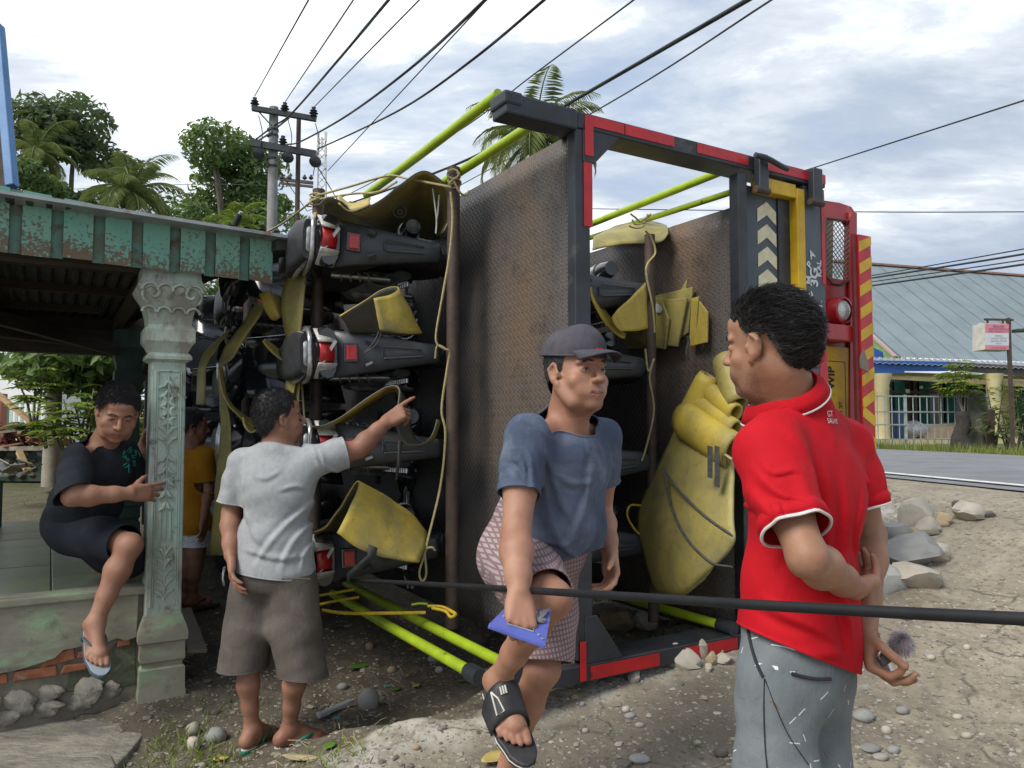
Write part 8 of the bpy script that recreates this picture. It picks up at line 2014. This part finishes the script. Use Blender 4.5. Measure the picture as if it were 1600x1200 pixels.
# ===== young man in the black shirt climbing down from the porch
def black_man():
 t = person("young man in black shirt stepping down off the porch, holding the pillar", T(2.2, 1.5, .3))
 UP = np.array([0, 0, 1.0]); f = nrm([.80, -.60, 0]); r = np.array([-.60, -.80, 0])
 hd = Head(P(184, 645, 3.72), (.55, -.83), -.42, .10, 1.10)
 neck = P(160, 698, 3.80); pel = P(124, 818, 3.90); ch = P(148, 742, 3.80)
 shR, shL = P(122, 715, 3.64), P(194, 706, 3.96)
 elR, wrR = P(112, 776, 3.50), P(203, 771, 3.66); elL, wrL = P(214, 748, 4.02), P(222, 700, 4.12)
 hipR, knR, anR = P(118, 832, 3.84), P(203, 852, 3.62), P(149, 972, 3.55); hipL, knL, anL = P(142, 836, 4.02), P(192, 868, 3.92), P(160, 905, 4.10)
 anL[2] = .80
 S = SDF(); torso(S, neck, ch, pel, r, f, (shR, shL), -.012, .01, .150, .10, .135, .10)
 add_head(S, hd, neck, .060, 1.10, .1, 1.06, 1.18)
 add_arm(S, shR, elR, wrR, .052, .045, .030); add_arm(S, shL, elL, wrL, .050, .043, .029)
 add_hand(S, wrR, nrm(P(240, 769, 3.76) - wrR), nrm([.1, .95, -.1]), True, ((.05, .1, .1), (.2, .3, .2), (.3, .4, .25), (.35, .45, .3)), 1.1, .09, (.75, .65, .2))
 add_hand(S, wrL, nrm([.2, .3, .8]), nrm([.9, -.1, .1]), False, ((.4, .5, .4),) * 4, 1.0)
 add_leg(S, hipR, knR, anR, [.8, -.5, .3], .086, .056, .056, .036); add_leg(S, hipL, knL, anL, f, .086, .056, .054, .036)
 fR = add_foot(S, anR, nrm([.52, -.62, -.50]), nrm([.35, -.30, .85]), True, 1.08); add_foot(S, anL, f, UP, False, 1.05)
 v, fc = S.build(.005, 1); body_obj(t, "body", v, fc, skin_k, head_attrs(v, hd, .15, -.08)); face_parts(t, hd, (0, -.3), .26); mouth(t, hd)
 hair(t, hd, M_hair, 4200, .030, .010, .066, -.05, .012, (.5, .45, .1), .22, 25, .13)
 M_b = mat_cloth("black_cotton", (.026, .030, .038), (.018, .021, .027), 8, (.040, .045, .055))
 S = SDF(); torso(S, neck, ch, pel, r, f, (shR, shL), .014, .02, .162, .112, .152, .115); R3 = np.stack([r, f, UP], 1)
 S.ell(pel - UP * .02, (.162, .13, .09), R3, .05); S.ell(lerp(ch, pel, .6) - f * .035, (.14, .09, .14), R3, .06)
 S.cone(shR, lerp(shR, elR, .4), .060, .068, .03); S.cone(lerp(shR, elR, .4), elR + nrm(elR - shR) * .06, .068, .074, .03); S.cone(shL, lerp(shL, elL, .9), .062, .075, .03)
 S.warp(smooth_curl(31, .005, nrm([.5, -.2, .7]), 28, 1.8)); S.warp(smooth_curl(33, .003, nrm([.8, -.2, .3]), 50, 1.4))
 g, _ = garment(t, "shirt", S, .0062, [(P(163, 690, 3.76), nrm([.35, -.35, .9]), .14), (lerp(shR, elR, .92), nrm(elR - shR) + .6 * nrm(wrR - elR), .15), (lerp(shL, elL, .85), elL - shL, .13), (P(130, 842, 3.9), nrm([-.25, 0, -1]), None)], M_b)
 M_s = mat_cloth("dark_navy_twill", (.020, .022, .032), (.014, .016, .024), 8)
 S = SDF(); torso(S, lerp(pel, neck, .35), lerp(pel, neck, .2), pel, r, f, (), .006, .01, .15, .11, .165, .13)
 S.cone(hipR, lerp(hipR, knR, .5), .108, .104, .05); S.cone(lerp(hipR, knR, .5), lerp(hipR, knR, 1.05), .104, .084, .03); S.cone(hipL, lerp(hipL, knL, 1.1), .118, .105, .05); S.cone(lerp(hipL, knL, .9), lerp(knL, anL, .6), .09, .085, .05)
 S.warp(smooth_curl(35, .006, nrm([.9, -.3, 0]), 28, 1.6))
 garment(t, "shorts", S, .0064, [(lerp(hipR, knR, .90), knR - hipR, .16), (lerp(pel, neck, .3), UP, None)], M_s)
 fm = mat("slate_rubber", (.085, .11, .145), (.065, .085, .115), rough=.6); fi = mat("pale_blue_insole", (.34, .40, .44), (.27, .32, .36), rough=.7)
 flip_flop(t, fR, 1.10, fm, fi, fm)
 from mathutils.bvhtree import BVHTree
 bv = BVHTree.FromPolygons([tuple(np.array(x.co) + np.array(t.location)) for x in g.data.vertices], [tuple(p.vertices) for p in g.data.polygons])
 mb = MB(); rr = random.Random(8); o = Vector((0, 0, CAMZ))
 for k in range(16):
  x, y = 195 + rr.uniform(0, 17), 703 + rr.uniform(0, 26); pts = []
  for j in range(4):
   h = bv.ray_cast(o, Vector(nrm(P(x, y, 1.0) - np.array([0, 0, CAMZ]))))
   if h[0] is not None: pts.append(np.array(h[0] + h[1] * (.004 if h[1].y < 0 else -.004)))
   x += rr.uniform(-5, 6); y += rr.uniform(-6, 6)
  if len(pts) > 2: mb.tube(pts, .004, 4)
 for x in (200, 206):
  pts = []
  for y in (725, 731, 738):
   h = bv.ray_cast(o, Vector(nrm(P(x, y, 1.0) - np.array([0, 0, CAMZ]))))
   if h[0] is not None: pts.append(np.array(h[0] + h[1] * (.004 if h[1].y < 0 else -.004)))
  if len(pts) > 1: mb.tube(pts, .003, 4)
 if mb.v: part(g, "chest_print", mb, mat("green_print", (.02, .30, .22), (.015, .22, .17), rough=.7))
 return t
black_man()
# ===== child in the mustard shirt between the porch and the truck
def kid():
 UP = np.array([0, 0, 1.0]); f = nrm([.35, .93, 0]); r = np.array([.93, -.35, 0])
 t = person("child in mustard shirt and white shorts standing in the shade behind the pillar", P(292, 940, 5.2)); t["category"] = "child"
 hd = Head(P(300, 668, 5.2), (.88, .47), 0, 0, .98)
 neck = P(299, 704, 5.2); pel = P(298, 820, 5.2); ch = P(299, 745, 5.2); shL, shR = P(277, 712, 5.24), P(321, 712, 5.15)
 elR, wrR = P(326, 765, 5.15), P(318, 812, 5.1); elL, wrL = P(272, 765, 5.25), P(274, 815, 5.2)
 hipL, hipR = P(288, 832, 5.22), P(310, 832, 5.18); knL, knR = P(287, 885, 5.2), P(306, 885, 5.18); anL, anR = P(286, 932, 5.22), P(300, 932, 5.2)
 S = SDF(); torso(S, neck, ch, pel, r, f, (shL, shR), -.012, 0, .11, .078, .105, .08); add_head(S, hd, neck, .045)
 add_arm(S, shL, elL, wrL, .036, .030, .022); add_arm(S, shR, elR, wrR, .036, .031, .022)
 for w, s in ((wrR, True), (wrL, False)): add_hand(S, w, nrm([.1, -.2, -1]), nrm([-.8 if s else .8, .2, 0]), s, ((.3, .3, .2),) * 4, .85)
 add_leg(S, hipL, knL, anL, f, .062, .044, .042, .03); add_leg(S, hipR, knR, anR, f, .062, .044, .042, .03)
 fr = [add_foot(S, anL, f, UP, False, .85, False), add_foot(S, anR, [.7, .6, 0], UP, True, .85, False)]
 v, fc = S.build(.0065, 1); body_obj(t, "body", v, fc, skin_w, head_attrs(v, hd)); hair(t, hd, M_hair, 700, .02, .012, .07, -.075, -.01, (0, -.4, -.5), .3, 41, .3)
 S = SDF(); torso(S, neck, ch, pel, r, f, (shL, shR), .016, 0, .118, .085, .125, .095); S.cone(shL, lerp(shL, elL, .9), .055, .062, .04); S.cone(shR, lerp(shR, elR, .9), .055, .062, .04); S.ell(pel, (.145, .115, .10), np.stack([r, f, UP], 1), .05)
 S.warp(smooth_curl(41, .005, nrm([.1, 0, 1]), 30, 1.5))
 garment(t, "shirt", S, .007, [(P(299, 702, 5.2), UP, .11), (lerp(shL, elL, .75), elL - shL, .088), (lerp(shR, elR, .75), elR - shR, .088), (P(298, 832, 5.2), -UP, None)], mat_cloth("mustard_jersey", (.42, .19, .012), (.34, .15, .010), 7))
 S = SDF(); S.ell(pel - UP * .03, (.125, .10, .10), np.stack([r, f, UP], 1), .04)
 for h_, k_ in ((hipL, knL), (hipR, knR)): S.cone(h_, lerp(h_, k_, .6), .082, .085, .04)
 garment(t, "shorts", S, .007, [(P(298, 852, 5.2), -UP, None), (pel + UP * .03, UP, None)], mat_cloth("white_print_cotton", (.62, .62, .64), (.30, .32, .40), 40, lo=.55, hi=.62))
 for q in fr: flip_flop(t, q, .86, M_strap, M_strap, M_strap)
 return t
kid()
# held things, cable, rocks and litter
M_tool = mat("blue_enamel", (.115, .15, .52), (.09, .12, .43), rough=.45, scale=25, c3=(.30, .33, .45), s3=30, lo3=.62, hi3=.7)
def tool():
 c = b_wr + b_dir * .085; t = thing("hand_tool", "flat blue metal tool with a hand slot gripped in the blue shirted man's fist", "tool", c)
 d0 = 2.0; q = [P(763, 978, 1.92), P(788, 953, 2.06), P(860, 956, 2.07), P(851, 1010, 1.93)]
 ex = nrm(q[3] - q[0]); ey = nrm(q[1] - q[0]); n = nrm(np.cross(ex, ey)); n = n if n[1] < 0 else -n
 def w(u, v, l=0): a = lerp(q[0], q[3], u); b = lerp(q[1], q[2], u); return lerp(a, b, v) + n * l
 outer = [(0, 0), (1, 0), (1, 1), (.28, 1), (0, .9)]; inner = [(.26, .22), (.74, .22), (.74, .60), (.26, .60)]
 mb = MB()
 for u0, v0, u1, v1 in ((0, 0, 1, .22), (0, .60, 1, 1), (0, .22, .26, .60), (.74, .22, 1, .60)):
  mb.hexa([w(u0, v0, -.006), w(u1, v0, -.006), w(u1, v1, -.006), w(u0, v1, -.006), w(u0, v0, .006), w(u1, v0, .006), w(u1, v1, .006), w(u0, v1, .006)])
 part(t, "plate", mb, M_tool)
 part(t, "slot_rim", MB().tube([w(u, v, .007) for u, v in inner + inner[:1]], .0025, 5), M_steel, smooth=60)
 part(t, "edge_lip", MB().beam(w(0, .02, .0), w(1, .02, .0), .022, .010), M_tool, bevel=.002)
 for u, v in ((.12, .5), (.85, .18), (.93, .10), (.80, .85), (.10, .85)): part(t, "rivet", MB().lathe([(.004, 0), (.004, .003), (.001, .005)], w(u, v, .006), n, 10), M_steel, smooth=50)
 k = part(t, "scraper_disc", MB().lathe([(.001, .008), (.016, .007), (.017, 0)], w(.80, .62, .008), n, 16), M_engine, smooth=50)
 part(t, "scraper_blade", MB().prism([w(.74, .80, .014), w(.96, .95, .014), w(.88, .70, .014), w(.80, .56, .014)], n * .003), M_engine)
tool()
def key():
 p0 = lerp(r_tips[0], r_th, .55); t = thing("car_key", "black car key with a grey fluffy pompom in the red shirted man's hand", "key", p0)
 c = P(1384, 1031, 1.615); a = nrm(P(1392, 1046, 1.61) - c)
 part(t, "key_head", MB().beam(P(1377, 1022, 1.615), P(1388, 1037, 1.608), .030, .014, (.3, -1, .1)), M_strap, bevel=.004)
 part(t, "key_blade", MB().beam(P(1387, 1035, 1.61), P(1396, 1053, 1.605), .008, .003, (.3, -1, .1)), M_steel)
 part(t, "key_ring", MB().tube([P(1380 + 7 * cos(x), 1024 + 8 * sin(x), 1.605 + .006 * cos(x)) for x in np.linspace(0, 6.3, 18)], .0014, 6), M_steel, smooth=60)
 pc = P(1408, 1003, 1.66); mb = MB(); r = np.random.default_rng(4)
 for k in range(5200):
  d = r.normal(size=3); d /= np.linalg.norm(d); l = r.uniform(.016, .027); e = pc + d * l + np.array([0, 0, -.004 * l / .02]); b = r.normal(size=3) * .003
  mb.tube([pc + d * .003, pc + d * l * .55 + b, e + b * 1.5], [.0006, .0004, .0001], 3, False)
 o = part(t, "pompom", mb, mat_hair("grey_fluff", (.22, .19, .205), .5)); o["kind"] = "stuff"
key()
cp = [(503, 905, 4.15), (620, 910, 3.2), (760, 918, 2.35), (850, 924, 1.98), (1000, 933, 1.62), (1180, 945, 1.36), (1400, 957, 1.17), (1600, 967, 1.04), (1800, 976, .94)]
cb = [P(*p) for p in cp]; cb += [cb[-1] + (cb[-1] - cb[-2]) * k + np.array([0, 0, .01 * k * k]) for k in (4, 9, 16)]
solo("cable", MB().tube(catmull(cb, 8), .0092, 10), mat("cable_sheath", (.011, .012, .014), (.017, .018, .020), spec=.25, rough=.6, scale=20, bump=.1), "thick black cable stretched across the front from the truck to the right edge", "cable", smooth=60)
RG = "rocks along the pit at the right of the truck"
for px, py, w, h, m, lab in ((1440, 830, 58, 50, 0, "big pale boulder at the head of the pit"), (1478, 822, 30, 24, 2, "tan stone touching the big pale boulder"), (1520, 812, 44, 26, 0, "wedge shaped pale rock on the road side"),
 (1400, 862, 44, 46, 1, "smooth oval grey boulder below the dark hole"), (1432, 845, 26, 22, 2, "small blocky brown stone between two boulders"), (1454, 836, 34, 26, 0, "rounded pale stone under the biggest boulder"),
 (1440, 885, 84, 54, 1, "long grey rock slab with a red tinged top"), (1470, 878, 40, 28, 0, "crumbly pale chunk on the long slab"), (1392, 925, 50, 44, 1, "grey broken rock by the red shirt's elbow"), (1440, 920, 78, 40, 0, "flat pale rock sloping into the ground above the cable"), (1500, 795, 22, 12, 3, "dark stone by the cracked kerb"), (1545, 808, 24, 10, 3, "thin brown slab at the gutter line"), (1415, 880, 30, 18, 3, "dark wet stone inside the pit"), (1365, 900, 40, 30, 1, "half hidden rock behind the red sleeve")):
 stone(px, py, w * 1.25, h * 1.3, m, lab, RG, name="rock", rough=.28)
G2 = "stones and broken concrete under the truck frame"
for px, py, w, h, m, lab, dd in ((962, 985, 74, 46, 2, "large tan stone inside the black frame", None), (1008, 985, 50, 40, 0, "pale concrete lump right of the tan stone", None), (945, 962, 60, 22, 0, "flat pale slab behind the tan stone", None), (1100, 985, 46, 30, 1, "grey rock under the right post", None), (1060, 975, 40, 30, 3, "dark stone in the gap under the bundle", None),
 (1070, 1045, 66, 40, 0, "broken white concrete chunk below the red striped beam", None), (1098, 1030, 22, 40, 0, "upright pale shard beside the concrete chunk", None), (1112, 1038, 24, 26, 2, "round tan cobble next to the shard", None), (1132, 1038, 36, 20, 0, "low white stone right of the cobble", None), (1125, 1022, 26, 18, 2, "yellowish stone under the beam end", None), (1150, 1012, 24, 20, 2, "ochre stone nearest the red shirt", None), (1105, 1015, 22, 16, 2, "small ochre stone touching the beam", None), (1108, 1050, 14, 18, 0, "little white flake standing in the dirt", None),
 (993, 1066, 26, 26, 0, "lone pale stone below the beam", None), (990, 1035, 40, 12, 3, "dark flat stone wedged under the beam", None), (920, 1060, 44, 10, 1, "flat grey stone set in the concrete", None)):
 stone(px, py, w, h, m, lab, G2, name="rock")
G3 = "loose stones on the ground round the men's feet"
for px, py, w, h, m, lab in ((335, 1160, 34, 26, 1, "grey cobble by the grey shirted man's left heel"), (300, 1150, 24, 22, 0, "pale yellowish pebble near the slab corner"), (300, 1172, 22, 24, 0, "pale pebble just below its twin"), (575, 1108, 34, 40, 1, "flat bluish stone right of the white strip"), (590, 1092, 20, 10, 1, "small grey pebble above the bluish stone"), (612, 1052, 12, 10, 0, "white pebble below the lime rail"), (686, 1052, 14, 11, 0, "white rounded pebble nearest the rail end"), (577, 1015, 14, 14, 2, "brown pebble below the lime rail's middle"), (612, 1052, 16, 12, 2, "tan pebble by the white pebble"), (678, 1034, 22, 14, 1, "speckled grey stone under the rails"), (700, 1040, 30, 14, 3, "dark flat stone under the rails"), (745, 1010, 34, 26, 3, "brown block between the two lime rails"), (710, 985, 26, 14, 3, "dark grey stone beside the second rail"), (1352, 1128, 36, 20, 1, "largest smooth oval pebble beside the trousers"), (1412, 1116, 24, 12, 1, "grey pebble above the crack"), (1386, 1148, 16, 14, 0, "pale pebble below the crack"), (1498, 1124, 18, 8, 0, "thin pale pebble right of the crack"), (1512, 1155, 18, 10, 0, "white chip near the right edge"), (1456, 1032, 16, 9, 0, "white chip in the middle of the ramp"), (1512, 1015, 12, 10, 0, "small white cube shaped chip"), (1398, 1178, 22, 12, 1, "rounded grey pebble at the lower right"), (1362, 1175, 34, 10, 1, "flat long pebble at the lower right"), (1378, 1188, 26, 9, 0, "pale flat pebble near the bottom edge"), (1128, 1184, 24, 16, 3, "dark round pebble left of the trousers"), (1000, 1193, 34, 12, 1, "grey flat stone at the bottom edge"), (898, 1093, 14, 10, 2, "tan pebble in the middle of the apron"), (985, 1125, 20, 10, 1, "bluish pebble in the middle of the apron"), (978, 1113, 13, 10, 0, "cream pebble beside the bluish one"), (1000, 1137, 16, 8, 0, "pale flat pebble below the bluish one"), (1090, 1165, 14, 8, 0, "white pebble low in the middle"), (910, 1104, 10, 8, 1, "tiny grey pebble on the apron"), (1420, 968, 26, 8, 0, "long pale chip above the key"), (915, 1145, 12, 8, 1, "little grey pebble on the apron's left"), (650, 1172, 14, 9, 2, "reddish pebble on the broken edge"), (455, 1100, 16, 12, 1, "grey pebble behind the right flip flop"), (535, 1078, 18, 12, 1, "grey pebble near the leaf")):
 stone(px, py, w, h, m, lab, G3, rough=.12 if w < 40 else .25, name="stone")
M_gl = mat("green_leaf_litter", (.10, .20, .03), (.14, .26, .05), rough=.5); M_yl = mat("yellow_leaf_litter", (.50, .40, .12), (.40, .30, .10), rough=.6, c3=(.5, .25, .18), s3=20); M_or = mat("orange_leaf_litter", (.50, .18, .03), (.4, .13, .03)); M_st_ = mat("straw", (.45, .38, .22), (.34, .28, .16), rough=.8)
def leaf(px, py, L_, W_, ang, m, lab, lift=.008, curl=.25):
 g = G(px, py); d = g[1]; l = L_ / FPX * d; w = W_ / FPX * d * 1.8; rows = []
 for i in range(7):
  t = i / 6; ww = w / 2 * sin(pi * min(.98, t * .94 + .03)) ** .8; rows.append([g + np.array([cos(ang) * l * (t - .5) - sin(ang) * ww * s, sin(ang) * l * (t - .5) * 1.6 + cos(ang) * ww * s, lift + curl * l * (t - .5) ** 2 + .25 * ww * abs(s)]) for s in (-1, -.5, 0, .5, 1)])
 solo("leaf", MB().loft(rows), m, lab, "leaf", "fallen leaves on the ground", smooth=60, solid=.001)
leaf(775, 1190, 48, 20, .5, M_yl, "cream leaf with pink middle beside the raised sandal"); leaf(562, 1045, 34, 14, .35, M_gl, "green leaf below the first lime rail"); leaf(633, 1003, 30, 16, -.2, M_gl, "green leaf between the rails, in the shade"); leaf(645, 1018, 18, 8, .1, M_or, "orange leaf near the lime rail"); leaf(722, 1068, 14, 6, 0, M_gl, "small pale leaf near the sandal heel"); leaf(650, 1075, 12, 7, .8, M_yl, "little yellow leaf by the broken edge"); leaf(515, 1170, 20, 10, 1.0, M_gl, "green leaf just right of the right flip flop"); leaf(620, 1080, 14, 8, .3, M_gl, "dark green scrap leaf by the stones"); leaf(1160, 1040, 10, 5, 0, M_or, "orange scrap on the ramp"); leaf(470, 1190, 60, 12, -.1, M_st_, "brown dry leaf scrap at the bottom edge"); leaf(345, 1190, 22, 10, .2, M_yl, "dry straw coloured leaf near the slab")
mb = MB(); rr = random.Random(12)
for k in range(60):
 px, py = rr.choice([(560, 1130), (600, 1080), (450, 1180), (340, 1180), (640, 1060), (540, 1160)]); px += rr.gauss(0, 35); py += rr.gauss(0, 18); g = G(px, min(py, 1215), .006); a = rr.uniform(0, 3.1); l = rr.uniform(.03, .10)
 mb.tube([g, g + np.array([cos(a) * l * .5, sin(a) * l * .5, rr.uniform(.0, .02)]), g + np.array([cos(a) * l, sin(a) * l, rr.uniform(0, .02)])], .0014, 4)
solo("straw_litter", mb, M_st_, "dry straws scattered by the flip flops", "straw", kind='stuff')
a, b_ = G(497, 1126, .02), G(549, 1105, .03); solo("plastic_strip", MB().beam(a, b_, .03, .018), mat("strip_grey", (.40, .42, .44), (.3, .32, .34), rough=.5, bump=.4, bscale=80), "grey ribbed strip lying behind the right flip flop", "strip", bevel=.003)
for px, py, lab in ((605, 1075, "turquoise plastic scrap by the stones"), (527, 1125, "turquoise scrap by the grey strip")):
 g = G(px, py, .006); solo("plastic_scrap", MB().box(g, (.03, .02, .006), rot(.2, .3, .5)), mat("turquoise_scrap", (.10, .40, .36), rough=.4) if "turquoise_scrap" not in bpy.data.materials else bpy.data.materials["turquoise_scrap"], lab, "scrap")
def tuft(px, py, n, h, lab, m=ML_lite, spread=.09):
 g = G(px, py); r = np.random.default_rng(int(px)); vs = []; fs = []
 for k in range(n):
  p = g + np.array([r.normal() * spread, r.normal() * spread, 0]); p[2] = float(hq(p[0], p[1])); a = r.uniform(0, 6.28); d = np.array([cos(a), sin(a), 0]) * .003; l = np.array([cos(a + 1), sin(a + 1), 0]) * h * r.uniform(.2, .8); hh = h * r.uniform(.4, 1)
  o = len(vs); vs += [p - d, p + d, p + l * .5 + np.array([0, 0, hh * .7]) + d * .6, p + l + np.array([0, 0, hh])]; fs += [(o, o + 1, o + 2), (o, o + 2, o + 3)]
 me = np_mesh("grass_tuft", np.array(vs), np.array(fs), False); me.materials.append(m); o = bpy.data.objects.new("grass_tuft", me); COL.objects.link(o); tag(o, lab, "grass", kind='stuff')
tuft(285, 1172, 90, .07, "short grass beside the concrete slab"); tuft(330, 1192, 120, .06, "low grass at the bottom left"); tuft(520, 1180, 70, .05, "grass tuft by the right flip flop"); tuft(365, 1100, 60, .04, "moss grass behind the left leg", ML_mid); tuft(900, 945, 140, .10, "weeds under the frame by the gusset", ML_mid, .14); tuft(1010, 990, 60, .05, "weeds by the concrete lump", ML_mid)
tuft(1085, 1170, 0 + 8, .03, "tiny weed on the ramp", ML_mid, .02)
